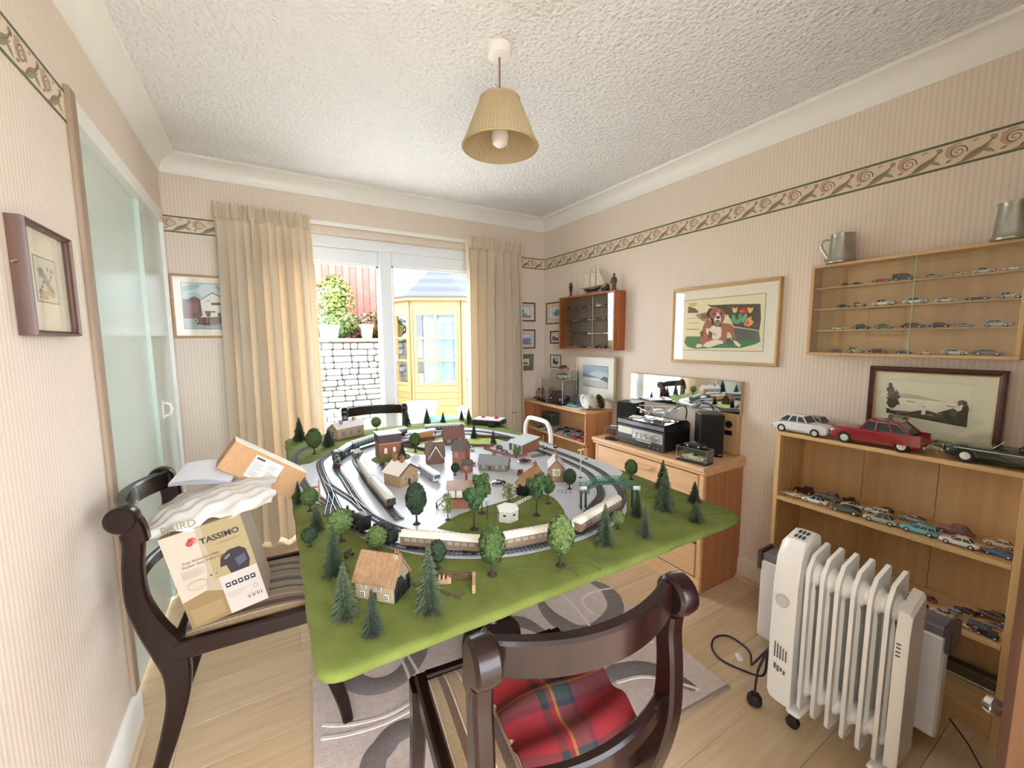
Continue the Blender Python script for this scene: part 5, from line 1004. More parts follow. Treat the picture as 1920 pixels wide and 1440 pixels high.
# orange station platform canopy
t = thing('platform_station', 'orange-sided model station shelter with pale blue roof on the far platform', 'model building', (.770, 2.300, Z+.0022), math.radians(14)); MB().box(-.125, .125, -.030, .030, 0, .014, .001).build('platform', mat('platform_grey', (150, 148, 142), .8), t)
MB().box(-.062, .062, -.018, .018, .014, .046).build('walls', mat('orange_wall', (206, 152, 84), .6), t, 0); MB().prism([(-.026, .047), (.026, .047), (.024, .051), (0, .055), (-.024, .051)], -.080, .080, 'yz').build('canopy', mat('canopy_blue', (186, 200, 214), .4), t, 20)
for x in (-.075, .075): MB().box(x-.002, x+.002, -.022, -.018, .014, .048).build('post', BLKM, t, 0)
# platform wall and walls and hedges
HED = mat('brown_hedge', (98, 72, 54), .9, noise=.2, nscale=200, bump=.6, bscale=500)
def wallrun(label, pts, h, th, mt, name='garden_wall', cat='model wall'):
    t = thing(name, label, cat, (pts[0][0], pts[0][1], Z+.0022), 0)
    for a, b2 in zip(pts, pts[1:]):
        Ln = math.dist(a, b2); MB().box(-th/2, Ln+th/2, -th/2, th/2, 0, h, .0008, 0, T(a[0]-pts[0][0], a[1]-pts[0][1], 0, rot_between(a, b2))).build('wall_section', mt, t)
wallrun('low brick wall around the modern white building yard', [(1.055, 1.955), (.978, 1.915), (1.020, 1.712), (1.100, 1.688)], .012, .006, BRK)
wallrun('brown hedge along the far garden below the track', [(1.055, 2.175), (1.13, 2.12), (1.205, 2.03)], .016, .008, HED, 'hedge', 'model hedge'); wallrun('brown hedge bordering the small green in front of the white van', [(.925, 2.02), (.98, 1.975), (1.045, 1.945)], .012, .006, HED, 'hedge', 'model hedge')
wallrun('curved brown hedge behind the oval tree by the water tower', [(.625, 2.20), (.672, 2.11), (.705, 2.02)], .014, .007, HED, 'hedge', 'model hedge'); wallrun('dark brown platform wall between water tower and hedge', [(.585, 2.19), (.66, 2.235), (.82, 2.255)], .020, .010, HED, 'platform_wall')
def fence(label, pts, h, mt, n=2, sp=.016, name='fence'):
    t = thing(name, label, 'model fence', (pts[0][0], pts[0][1], Z+.0022), 0); k = 0
    for a, b2 in zip(pts, pts[1:]):
        Ln = math.dist(a, b2); M = T(a[0]-pts[0][0], a[1]-pts[0][1], 0, rot_between(a, b2))
        for i in range(n): MB().box(0, Ln, -.0006, .0006, h*(.35+.55*i/max(1, n-1))-.0007, h*(.35+.55*i/max(1, n-1))+.0007, 0, 0, M).build('fence_rail', mt, t, 0)
        for i in range(int(Ln/sp)+1): x = min(i*sp, Ln); MB().box(x-.0009, x+.0009, -.0009, .0009, 0, h, 0, 0, M).build('fence_post', mt, t, 0)
fence('white model field fence beside the pillbox grass', [(.705, 1.172), (.745, 1.186), (.815, 1.212)], .016, WFR, 3); fence('black model railings near the red car and track', [(1.098, 1.640), (1.185, 1.640)], .016, BLKM, 2, .008); fence('grey model fence on the grey mat beside the footbridge', [(.925, 1.205), (.965, 1.165)], .014, GR, 2); fence('grey model fence below the footbridge deck', [(.985, 1.150), (1.015, 1.128), (1.03, 1.15)], .014, GR, 2)
fence('thin brown fence around the small walled garden at the front', [(.262, .918), (.300, .868), (.345, .803), (.362, .815)], .010, BRC, 2)
# walled garden ruin at front
t = thing('ruined_wall', 'broken brown stone garden walls beside the thatched cottage', 'model ruin', (.36, .865, Z+.0018), math.radians(-26)); rr = random.Random(12)
for x0, x1, y0, y1 in ((-.045, .045, .014, .022), (.040, .048, -.045, .022), (-.045, -.01, -.002, .006)):
    m = MB(); n = 7
    for k in range(n):
        a, b2 = k/n, (k+1)/n; h = rr.uniform(.010, .024)
        if x1-x0 > y1-y0: m.box(x0+(x1-x0)*a, x0+(x1-x0)*b2, y0, y1, 0, h, .001)
        else: m.box(x0, x1, y0+(y1-y0)*a, y0+(y1-y0)*b2, 0, h, .001)
    m.build('stone_wall', HED if y0 > 0 and x0 < 0 else TAN, t, 30)['kind'] = 'stuff'
# footbridge
t = thing('footbridge', 'green lattice footbridge arching over the right-hand tracks', 'model footbridge', (.985, .995, Z+.0018), math.radians(-31)); FG = mat('bridge_green', (40, 104, 74), .45); FD = mat('bridge_dark', (34, 50, 44), .5)
Wd = .012; xs = [(-.100, .072), (-.078, .072), (-.045, .090), (-.02, .093), (.02, .093), (.045, .090), (.078, .072), (.100, .072)]
xs = smooth_path(xs, 3); m = MB(); m.loft([[(x, -Wd, z), (x, Wd, z), (x, Wd, z-.004), (x, -Wd, z-.004)] for x, z in xs]); m.build('deck', FD, t, 20)
for s_ in (-1, 1):
    m = MB(); m.tube([(x, s_*Wd, z+.018) for x, z in xs], .0010, 6); m.tube([(x, s_*Wd, z+.002) for x, z in xs], .0010, 6)
    for (x, z), (x2, z2) in zip(xs, xs[1:]): m.tube([(x, s_*Wd, z+.002), (x2, s_*Wd, z2+.018)], .0006, 4); m.tube([(x, s_*Wd, z+.018), (x2, s_*Wd, z2+.002)], .0006, 4)
    for x, z in xs[::3]: m.tube([(x, s_*Wd, z), (x, s_*Wd, z+.0195)], .0010, 5)
    m.build('lattice_railing', FG, t, 30)
for x in (-.096, -.080, .080, .096): MB().box(x-.0022, x+.0022, -.010, -.006, 0, .070).box(x-.0022, x+.0022, .006, .010, 0, .070).build('support_post', FD, t, 0)
for x0 in (-.100, .080): MB().box(x0-.002, x0+.022, -Wd, -Wd+.001, .070, .084).build('end_panel', WFR, t, 0)
# yard lamps and signals
def lamp(label, x, y, h, style):
    t = thing('yard_lamp', label, 'model lamp', (x, y, Z+.0018)); YL = mat('lamp_cream', (214, 206, 160), .5)
    MB().lathe([(.008, 0), (.008, .002), (.003, .004), (0, .004)], 12).build('foot', BLKM, t); MB().tube([(0, 0, 0), (0, 0, h)], .0021 if style else .0013, 7).build('post', YL, t)
    for s_ in (-1, 1): MB().tube([(0, 0, h-.004), (s_*.006, 0, h+.001), (s_*.012, 0, h-.001)], .0012, 5).lathe([(.001, .002), (.004, -.003), (.003, -.005), (0, -.006)], 8, M=T(s_*.012, 0, h)).build('lamp_head', YL if style else BLKM, t)
lamp('tall cream twin-headed model lamp behind the footbridge and inn', 1.112, 1.292, .122, 1); lamp('thin model lamp beside the right-hand board edge', 1.318, 1.49, .060, 0); lamp('tall thin cream model lamp behind the modern white building', 1.329, 2.184, .125, 0); lamp('thin model lamp between firs at the far right', 1.154, 2.519, .085, 0); lamp('thin model lamp by the far bend near the modern building', 1.28, 1.80, .060, 0)
t = thing('street_lamp', 'small pale-blue-topped street lamp among the leafy trees', 'model lamp', (.588, 1.135, Z+.002)); MB().tube([(0, 0, 0), (0, 0, .050)], .0012, 6).build('post', BLKM, t); MB().lathe([(0, .050), (.005, .050), (.0065, .056), (.004, .062), (0, .063)], 10).build('globe', mat('pale_teal', (120, 160, 160), .3), t)
t = thing('signal_post', 'wooden model signal post behind the left edge trees', 'model signal', (.142, 1.585, Z+.001)); MB().box(-.003, .003, -.003, .003, 0, .078).build('post', CARD, t, 0); MB().box(-.026, .003, -.0015, .0015, .056, .061).build('arm', mat('signal_rust', (150, 86, 60), .6), t, 0); MB().tube([(0, 0, .078), (0, 0, .086)], .001, 5).build('finial', BLKM, t)
t = thing('model_bench', 'tiny wooden bench beside the tall fir at the front left', 'model bench', (.165, 1.130, Z), .6); MB().box(-.014, .014, -.005, .005, .008, .0095).build('seat', BRC, t, 0); MB().box(-.014, .014, .004, .0052, .010, .018).build('back', BRC, t, 0); [MB().box(x-.001, x+.001, -.004, .004, 0, .008).build('leg', BLKM, t, 0) for x in (-.011, .011)]
# controllers
t = thing('train_controller', 'white and black twin train controller with red knobs at the far right', 'controller', (1.312, 2.488, Z+.001), math.radians(-52))
MB().box(-.105, .105, -.060, .060, 0, .034, .006).build('case', MT['black_plastic'], t); p = MB().box(-.102, .102, -.056, .056, .0335, .041, .004).build('face_plate', mat('controller_white', (224, 226, 230), .3), t); MB().box(-.001, .001, -.056, .056, .0405, .0418).build('divider', GR, p, 0)
for x in (-.05, .05): MB().lathe([(0, 0), (.016, 0), (.014, .008), (0, .009)], 16, M=T(x, .008, .041)).box(x-.003, x+.003, -.008, .024, .049, .053, .001).build('red_knob', mat('knob_red', (190, 40, 50), .35), t)
MB().box(-.022, .022, -.014, .014, 0, .022, .003, 0, T(.055, -.085, 0)).build('plug_block', MT['black_plastic'], t); MB().tube(smooth_path([(.10, -.02, .012), (.13, -.03, .02), (.135, -.06, .012), (.08, -.08, .012)], 5), .0018, 6).build('lead', MT['black_plastic'], t)
t = thing('track_switch', 'small dark switch lying at the right-hand board edge', 'switch', (1.318, 1.735, Z+.001), .3); MB().box(-.014, .014, -.008, .008, 0, .010, .002).build('case', MT['black_plastic'], t); MB().box(-.004, .004, -.004, .004, .0095, .013, .001).build('lever', WHITE, t)
t = thing('track_switch', 'small dark switch nearer the model inn on the right tracks', 'switch', (1.238, 1.725, Z+.008), .3); MB().box(-.010, .010, -.006, .006, 0, .009, .002).build('case', MT['black_plastic'], t); MB().box(-.003, .003, -.003, .003, .0085, .012, .001).build('lever', WHITE, t)
# ---------------------------------------------------------------- trees
FIR = [mat('fir_needles_%d' % i, c, .9, noise=.2, nscale=60) for i, c in enumerate(((54, 68, 44), (66, 78, 54), (46, 58, 40)))]; LEAF = [mat('leaf_%d' % i, c, .9, noise=.22, nscale=70) for i, c in enumerate(((70, 92, 44), (92, 112, 60), (44, 62, 40), (62, 92, 50), (124, 132, 70)))]; TRK = mat('model_trunk', (58, 46, 36), .9)
def fir_mesh(seed, mt):
    r = random.Random(seed); m = MB(); m.lathe([(.02, .06), (.30, .10), (.20, .45), (.08, .8), (.01, .97)], 9)
    for lv in range(26):
        z = .07+.90*(lv/25)**.95; rad = (1-z)**.85*1.0+.06; n = int(11+17*(1-z))
        for k in range(n):
            a = 2*PI*(k+r.random())/n; rr_ = rad*r.uniform(.70, 1.18); dz = -.10*rad*r.uniform(.2, 1)+.03; w8 = .026*(.55+.6*rad); ca, sa = math.cos(a), math.sin(a); zz = z+r.uniform(-.015, .015)
            m.add([(.10*rad*ca-sa*w8, .10*rad*sa+ca*w8, zz+.015), (.10*rad*ca+sa*w8, .10*rad*sa-ca*w8, zz+.015), (rr_*ca, rr_*sa, zz+dz), (.55*rr_*ca, .55*rr_*sa, zz+.035)], [(0, 1, 2), (0, 2, 3), (1, 3, 2)])
    return m.mesh('needles', mt, 0)
def clump(m, c, rad, n, r, sz, zs=.28):
    for k in range(n):
        u = r.uniform(-1, 1); a = r.uniform(0, 2*PI); q = math.sqrt(1-u*u); d = Vector((q*math.cos(a), q*math.sin(a), u)); p = Vector((c[0]+d.x*rad[0]*r.uniform(.80, 1.05), c[1]+d.y*rad[1]*r.uniform(.86, 1.04), c[2]+d.z*rad[2]*r.uniform(.86, 1.04)))
        t1 = d.orthogonal().normalized(); t1 = (Matrix.Rotation(r.uniform(0, 6.28), 3, d) @ t1); t2 = d.cross(t1); s_ = sz*r.uniform(.6, 1.3)
        q4 = [Vector((o.x, o.y, o.z*zs)) for o in (t1*s_, t2*s_*.7+d*s_*.5, d*s_*.7-t1*s_, -t2*s_*.7)]; m.add([p+o for o in q4], [(0, 1, 2), (0, 2, 3)])
def oval_mesh(seed, mt, z0=.26):
    r = random.Random(seed); m = MB(); h = (1-z0)/2; zc = z0+h
    m.lathe([(.86*math.cos(t)**.7 if math.cos(t) > 0 else 0, zc+h*.93*math.sin(t)) for t in [-PI/2+PI*k/10 for k in range(11)]], 14); clump(m, (0, 0, zc), (.95, .95, h), 900, r, .17); return m.mesh('foliage', mt, 0)
def leafy_mesh(seed, mt):
    r = random.Random(seed); m = MB()
    for k in range(16):
        a = k*2.4; q = .62*math.sqrt(k/16); z = .46+.46*r.random(); c = (q*math.cos(a), q*math.sin(a), z); rd = r.uniform(.28, .44); m.lathe([(rd*.8*math.cos(q2), rd*.24*math.sin(q2)) for q2 in (-1.5, -.8, 0, .8, 1.5)], 7, M=T(*c)); clump(m, c, (rd, rd, rd*.30), 95, r, .11)
    return m.mesh('foliage', mt, 0)
def open_mesh(seed, mt):
    r = random.Random(seed); m = MB()
    for k in range(170):
        a = r.uniform(0, 6.28); z = r.uniform(.30, 1); q = r.uniform(.2, 1)*math.sin(PI*min(1, (z-.2)/.85))**.6; clump(m, (q*math.cos(a), q*math.sin(a), z), (.08, .08, .03), 5, r, .10)
    return m.mesh('foliage', mt, 0)
def trunk_mesh(z1, r0, branches=False):
    m = MB(); m.lathe([(.55, 0), (.5, .012), (r0*1.6, .03), (r0, .10), (r0*.7, z1)], 8)
    if branches:
        for k in range(6): a = k*1.05; m.tube([(0, 0, .35+.05*k), (.35*math.cos(a), .35*math.sin(a), .55+.05*k)], [.06, .02], 5)
    return m.mesh('trunk', TRK, 40)
FIRM = [fir_mesh(i, FIR[i]) for i in range(3)]; OVM = [oval_mesh(11, LEAF[0]), oval_mesh(12, LEAF[1]), oval_mesh(13, LEAF[2])]; LFM = [leafy_mesh(21, LEAF[3]), leafy_mesh(22, LEAF[0])]; OPM = [open_mesh(31, LEAF[4])]
TK = {'c': trunk_mesh(.5, .10), 'o': trunk_mesh(.5, .13), 't': trunk_mesh(.75, .09, True), 'l': trunk_mesh(.8, .09, True)}
TREES = [
('c', .150, 2.641, .140, .036, 0, 'tall fir at the far left corner of the board by the left curtain'), ('o', .194, 2.297, .131, .036, 0, 'oval green tree inside the curved siding at the far left'), ('c', .275, 2.415, .113, .031, 2, 'dark fir in front of the tan station gable'), ('o', .594, 2.686, .087, .031, 1, 'rounded pale-edged tree to the right of the tan station'),
('c', .807, 2.740, .129, .031, 1, 'fir at the far edge beside the distant chair rail'), ('c', .949, 2.730, .110, .028, 1, 'fir at the far edge in front of the outdoor tub'), ('c', 1.058, 2.705, .077, .021, 0, 'small fir at the far edge, between two bigger firs'), ('c', 1.204, 2.712, .079, .019, 1, 'smallest fir at the far edge nearest the right curtain'), ('c', 1.190, 2.560, .111, .026, 0, 'fir standing beside the white train controller'),
('c', 1.035, 2.159, .086, .022, 2, 'fir in the far garden below the dark green coach'), ('c', 1.069, 1.980, .080, .019, 0, 'small fir at the corner of the modern building yard'), ('o', .647, 2.058, .099, .028, 0, 'oval tree to the right of the brick water tower'), ('c', .560, 1.985, .076, .018, 2, 'small dark fir against the brick water tower'), ('o', .676, 1.600, .052, .018, 2, 'small dark round tree in front of the red-brick house'),
('o', 1.040, 1.690, .052, .017, 1, 'small round bush at the modern building wall'), ('d', .384, 1.228, .132, .032, 2, 'tall dark oval tree on the grey mat beside the railcar front'), ('l', .479, 1.201, .086, .024, 0, 'light open-leaved tree to the left of the signal box'), ('t', .522, 1.096, .138, .036, 0, 'big leafy tree on the grass patch in front of the signal box'), ('t', .597, 1.191, .133, .036, 1, 'leafy tree behind the signal box grass, partly hidden'), ('l', .714, 1.209, .072, .029, 0, 'low light open-leaved tree behind the pillbox'),
('c', .075, 1.604, .084, .018, 2, 'dark fir at the left edge behind the signal post'), ('o', .105, 1.521, .080, .027, 0, 'round tree at the left edge in front of the signal post'), ('c', .107, 1.343, .093, .023, 1, 'bristly fir on the left edge between two round trees'), ('o', .161, 1.234, .096, .033, 1, 'bushy round tree beside the black steam engine'), ('o', .080, 1.248, .055, .021, 2, 'small dark round tree at the left edge'), ('c', .119, 1.053, .128, .029, 0, 'tall fir behind the thatched cottage'), ('o', .234, 1.112, .073, .028, 1, 'pale round tree beside the coal tender'),
('d', .454, .853, .125, .033, 0, 'tall oval tree in front of the first and middle coaches'), ('o', .349, .951, .074, .021, 2, 'bluish round tree behind the walled garden'), ('c', .271, .796, .154, .031, 1, 'largest fir at the front beside the walled garden'), ('c', .113, .869, .126, .029, 1, 'tall fir to the left of the thatched cottage'), ('c', .152, .788, .097, .022, 2, 'short fir nearest the front left board corner'),
('t', .742, 1.079, .139, .034, 0, 'big leafy tree on the right of the grass patch'), ('t', .834, 1.140, .102, .026, 1, 'smaller leafy tree behind the big one near the footbridge'), ('o', .992, 1.216, .079, .025, 2, 'dark round tree in front of the model inn'), ('o', 1.280, 1.170, .082, .026, 0, 'round tree behind the far end of the footbridge'), ('c', 1.290, 1.020, .118, .029, 0, 'tall fir behind another on the right-hand grass'), ('c', 1.134, .885, .147, .036, 1, 'tallest fir on the right-hand grass in front of the chest'), ('c', 1.278, .873, .079, .023, 2, 'short fir near the right-hand board edge'), ('c', 1.155, .780, .090, .026, 1, 'leaning fir near the right front corner of the board'),
('c', 1.017, .898, .090, .020, 2, 'dark fir under the right end of the footbridge'), ('c', .930, .792, .092, .023, 1, 'fir at the front edge below the footbridge'), ('c', .795, .816, .122, .029, 1, 'fir in front of the rear coach'), ('o', .903, .871, .056, .019, 1, 'small pale round bush beside the rear coach'), ('d', .624, .798, .132, .034, 1, 'large pale oval tree in front of the middle coach end')]
for i, (k, x, y, h, r_, v, lab) in enumerate(TREES):
    t = thing({'c': 'model_fir', 'o': 'model_tree', 'd': 'model_tree', 't': 'model_tree', 'l': 'model_tree'}[k], 'model '+lab, 'model tree', (x, y, Z+.0004+(.0022 if (.42 < x < .9 and y > 1.02) else .0004)), i*1.7, 'model trees on the railway board')
    if 'leaning' in lab: t.rotation_euler = (math.radians(14), math.radians(-24), 0)
    me = {'c': FIRM, 'o': OVM, 'd': OVM, 't': LFM, 'l': OPM}[k]; me = me[v % len(me)]
    f = put('needles' if k == 'c' else 'foliage', me, t); tr = put('trunk', TK[{'d': 'o'}.get(k, k)], t)
    f.scale = (r_*1.1, r_*1.1, h) if k == 'c' else (r_, r_, h); tr.scale = (r_*.75, r_*.75, h)
# ================================================================ model cars
CW = mat('car_glass', (52, 60, 68), .08); TYR = mat('car_tyre', (28, 28, 28), .7); HUB = mat('car_hub', (226, 224, 216), .25, .2); CHR = mat('car_chrome', (214, 214, 214), .15, .9)
def paint(rgb): return mat('paint_%02x%02x%02x' % rgb, rgb, .25, coat=.5)
CK = {'saloon': ((-.34, -.22, .06, .21), .335, .205), 'estate': ((-.47, -.42, .06, .20), .335, .205), 'coupe': ((-.44, -.16, .03, .20), .30, .195), 'limo': ((-.37, -.24, .06, .15), .375, .235), 'sports': (None, .30, .20)}
def lofted(kind):
    m = MB(); cab, top, belt = CK[kind]; st = [(-.5, .10, .155, .145), (-.475, .07, belt-.03, .178), (-.40, .055, belt-.008, .190), (-.2, .05, belt, .198), (.1, .05, belt, .200), (.28, .05, belt-.008, .197), (.42, .055, belt-.022, .188), (.48, .07, belt-.045, .172), (.5, .10, .145, .145)]
    if kind == 'limo': st = [(x, zb, zt-{-.475: .055, -.40: .030, -.2: .006}.get(x, 0)+{.42: .012, .28: .006}.get(x, 0), hw) for x, zb, zt, hw in st]
    rings = []
    for x, zb, zt, hw in st: rings.append([(x, -hw*.90, zb), (x, -hw, zb+.03), (x, -hw, zt-.03), (x, -hw*.90, zt-.004), (x, -hw*.5, zt+.004), (x, hw*.5, zt+.004), (x, hw*.90, zt-.004), (x, hw, zt-.03), (x, hw, zb+.03), (x, hw*.90, zb)][::-1])
    m.loft(rings)
    for x in (-.30, .30):
        for s_ in (-1, 1): m.lathe([(.098, -.001), (.098, .004), (.084, .005), (.084, -.001)], 10, M=T(x, s_*.198, .08, rx=-s_*PI/2), a0=PI if s_ > 0 else 0, a1=2*PI if s_ > 0 else PI)
    return m, cab, top, belt
def cabin_pts(cab, belt, top, s_): a, b2, c, d = cab; return ([(a, s_*.178, belt), (d, s_*.178, belt)], [(b2, s_*.142, top-.018), (c, s_*.142, top-.018)])
BODY = {}
def car_parts(kind, rgb, rgb2):
    key = (kind, rgb, rgb2)
    if key in BODY: return BODY[key]
    out = []
    if kind == 'vintage':
        m = MB(); m.loft([[(x, -w, .10), (x, -w, .10+h), (x, -w*.6, .115+h), (x, w*.6, .115+h), (x, w, .10+h), (x, w, .10)] for x, w, h in ((.02, .135, .16), (.20, .115, .15), (.42, .10, .145))]); m.box(-.38, .03, -.16, .16, .09, .245, .015)
        m.box(-.37, .0, -.155, .155, .385, .415, .012, 1)
        for s_ in (-1, 1):
            for x in (-.36, -.18, -.005): m.box(x-.010, x+.010, s_*.152-.008, s_*.152+.008, .24, .39)
            for cx in (-.30, .33): m.tube([(cx+.125*math.cos(a), s_*.185, .095+.125*math.sin(a)) for a in [PI*(.02+.96*k/8) for k in range(9)]], .035, 6, 1, flat=(1, .35))
            m.box(-.18, .21, s_*.185-.035, s_*.185+.035, .085, .098, 0, 1)
        out.append(('body', m.mesh('body', [paint(rgb), paint(rgb2)], 40))); m = MB(); m.box(-.355, -.01, -.148, .148, .245, .386); out.append(('windows', m.mesh('windows', CW, 0)))
        m = MB(); m.box(.42, .435, -.085, .085, .12, .25, .01); [m.lathe([(0, 0), (.035, 0), (.030, -.03), (0, -.04)], 10, M=T(.44, s_*.125, .21, ry=PI/2)) for s_ in (-1, 1)]; m.box(.47, .485, -.18, .18, .085, .105, .005); out.append(('grille', m.mesh('grille', CHR, 30))); wr, wx = .098, (-.30, .33)
    elif kind == 'van':
        m = MB(); m.loft([[(x, -.19, .07), (x, -.20, .12), (x, -.20, z-.06), (x, -.16, z), (x, .16, z), (x, .20, z-.06), (x, .20, .12), (x, .19, .07)][::-1] for x, z in ((-.5, .40), (-.48, .44), (.10, .44), (.20, .42), (.30, .30), (.46, .26), (.5, .18))]); out.append(('body', m.mesh('body', [paint(rgb), paint(rgb2)], 30)))
        m = MB(); [m.box(.05, .18, s_*.2-.004, s_*.2+.004, .27, .38) for s_ in (-1, 1)]; m.box(-.002, .008, -.15, .15, -.05, .05, 0, 0, T(.262, 0, .362, ry=-.70)); out.append(('windows', m.mesh('windows', CW, 0))); wr, wx = .088, (-.30, .31)
        m = MB(); m.box(.49, .515, -.17, .17, .09, .13, .01); out.append(('bumper', m.mesh('bumper', CHR, 30)))
    else:
        m, cab, top, belt = lofted(kind)
        if cab:
            a, b2, c, d = cab; m.loft([[(b2-.01+e, -.15+f, z), (c+.012-e, -.15+f, z), (c+.012-e, .15-f, z), (b2-.01+e, .15-f, z)] for z, e, f in ((top-.022, 0, 0), (top-.010, 0, .002), (top, .03, .03))], mi=1)
            for s_ in (-1, 1):
                B_, T_ = cabin_pts(cab, belt, top, s_)
                for u in (0, .34, .66, 1) if kind in ('estate', 'limo') else (0, .48, 1): m.tube([tuple(B_[0][k]+(B_[1][k]-B_[0][k])*u for k in range(3)), tuple(T_[0][k]+(T_[1][k]-T_[0][k])*u for k in range(3))], .012, 4)
        else:
            m.box(-.30, .08, -.13, .13, belt-.01, belt+.008, .004, 1)
            for s_ in (-1, 1): m.box(-.20, -.08, s_*.07-.045, s_*.07+.045, belt, belt+.055, .015, 1)
        out.append(('body', m.mesh('body', [paint(rgb), paint(rgb2)], 35)))
        m = MB()
        if cab:
            a, b2, c, d = cab; m.loft([[(a, -.172, belt-.002), (d, -.172, belt-.002), (d, .172, belt-.002), (a, .172, belt-.002)], [(b2, -.137, top-.02), (c, -.137, top-.02), (c, .137, top-.02), (b2, .137, top-.02)]])
        else: m.loft([[(.10, -.15, belt), (.115, -.15, belt), (.115, .15, belt), (.10, .15, belt)], [(.02, -.13, belt+.09), (.03, -.13, belt+.09), (.03, .13, belt+.09), (.02, .13, belt+.09)]])
        out.append(('windows', m.mesh('windows', CW, 0)))
        for sx in (-1, 1):
            m = MB(); m.box(sx*.500-.014, sx*.500+.014, -.175, .175, .085, .112, .008)
            if sx > 0: [m.lathe([(0, .016), (.022, .012), (.026, 0)], 10, M=T(.494, s_*.125, .150, ry=PI/2)) for s_ in (-1, 1)]
            out.append(('bumper', m.mesh('bumper', CHR, 30)))
        wr, wx = .080, (-.30, .30)
    m = MB(); m.lathe([(0, -.028), (wr, -.028), (wr, .020), (wr*.9, .028), (wr*.62, .028), (wr*.62, .022), (0, .022)], 16, 0); m.lathe([(wr*.60, .020), (wr*.56, .027), (wr*.22, .024), (wr*.18, .034), (0, .036)], 14, 1)
    BODY[key] = (out, m.mesh('wheel', [TYR, HUB], 35), wr, wx); return BODY[key]
CARG = 'model cars on the shelves'
def car(kind, Ln, rgb, loc, rz, label, rgb2=None, name='model_car', group=CARG, wheels=True):
    t = thing(name, label, 'model car', loc, rz, group); parts, wh, wr, wx = car_parts(kind, rgb, rgb2 or rgb)
    for n, me in parts: put(n, me, t).scale = (Ln,)*3
    if wheels:
        for x in wx:
            for s_ in (-1, 1): o = put('wheel', wh, t, (x*Ln, s_*.178*Ln, wr*Ln)); o.scale = (Ln,)*3; o.rotation_euler = (-s_*PI/2, 0, 0)
    return t
COLN = {'white': (232, 230, 224), 'cream': (222, 208, 172), 'black': (30, 30, 34), 'dark green': (38, 56, 46), 'red': (170, 36, 40), 'silver': (176, 178, 178), 'maroon': (92, 34, 38), 'green': (88, 118, 88), 'dark blue': (42, 52, 78), 'blue': (62, 98, 148), 'turquoise': (112, 192, 200), 'grey': (128, 126, 126), 'brown': (110, 76, 60), 'pale green': (178, 186, 160), 'olive': (92, 96, 74), 'pink': (206, 110, 118), 'yellow': (206, 192, 110), 'violet grey': (110, 100, 116), 'pale blue': (150, 172, 192), 'purple': (84, 62, 92)}
KN = {'saloon': 'saloon', 'estate': 'estate', 'coupe': 'coupe', 'sports': 'convertible', 'vintage': 'vintage', 'van': 'van', 'limo': 'limousine'}
ORD = ['first', 'second', 'third', 'fourth', 'fifth', 'sixth', 'seventh', 'eighth', 'ninth', 'tenth', 'eleventh', 'twelfth', 'thirteenth']
def car_row(row, z, x, where, headings, fixed=None):
    for i, (y, Ln, c, k) in enumerate(row):
        nb = [abs(y-row[j][0]) for j in (i-1, i+1) if 0 <= j < len(row)]; Ln = min(Ln, .93*min(nb)) if nb else Ln; c1, _, c2 = c.partition('/')
        car(k, Ln, COLN[c1], (x, y, z), headings[i % len(headings)], '%s model %s, %s from left on the %s' % (c1, KN[k], ORD[i], where), COLN[c2] if c2 else None)
zr = lambda s: 1.262+s+.0004; dn, up2 = -PI/2, PI/2
car_row([(.817, .044, 'green', 'saloon'), (.777, .052, 'black', 'saloon'), (.696, .061, 'red', 'sports'), (.628, .065, 'dark green', 'van'), (.543, .050, 'silver', 'coupe'), (.475, .046, 'cream', 'coupe'), (.412, .055, 'white/black', 'saloon'), (.344, .050, 'white', 'sports')], zr(.302), R_-.042, 'top shelf of the oak wall cabinet', [dn])
car_row([(.820, .050, 'dark green/white', 'saloon'), (.763, .050, 'cream/maroon', 'vintage'), (.683, .077, 'white/black', 'saloon'), (.585, .074, 'white', 'saloon'), (.500, .060, 'white/grey', 'coupe'), (.420, .061, 'black/cream', 'sports'), (.346, .056, 'cream', 'vintage')], zr(.208), R_-.042, 'second shelf of the oak wall cabinet', [dn])
car_row([(.830, .049, 'white/red', 'sports'), (.749, .064, 'dark green', 'saloon'), (.674, .064, 'green', 'coupe'), (.585, .072, 'maroon/white', 'saloon'), (.510, .060, 'black', 'saloon'), (.445, .050, 'grey', 'coupe'), (.368, .072, 'silver', 'saloon')], zr(.113), R_-.042, 'third shelf of the oak wall cabinet', [dn])
car_row([(.834, .042, 'grey', 'saloon'), (.763, .060, 'yellow/brown', 'vintage'), (.685, .064, 'maroon/white', 'saloon'), (.604, .050, 'black', 'coupe'), (.540, .046, 'white', 'sports'), (.462, .081, 'white', 'coupe'), (.380, .074, 'violet grey', 'coupe')], zr(.012), R_-.042, 'bottom of the oak wall cabinet', [dn])
rr = random.Random(21); kk = ['saloon', 'vintage', 'coupe', 'saloon', 'estate', 'sports', 'vintage']; cc2 = ['black', 'silver', 'dark green', 'grey', 'black', 'silver', 'dark blue', 'white', 'maroon']
for (z, nm, n) in ((.321, 'top shelf', 6), (.223, 'second shelf', 6), (.116, 'third shelf', 6), (.012, 'bottom', 6)):
    car_row([(2.700-i*.088, .068, rr.choice(cc2), rr.choice(kk)) for i in range(n)], 1.258+z+.0004, R_-.058, '%s of the teak wall cabinet' % nm, [dn, dn, up2])
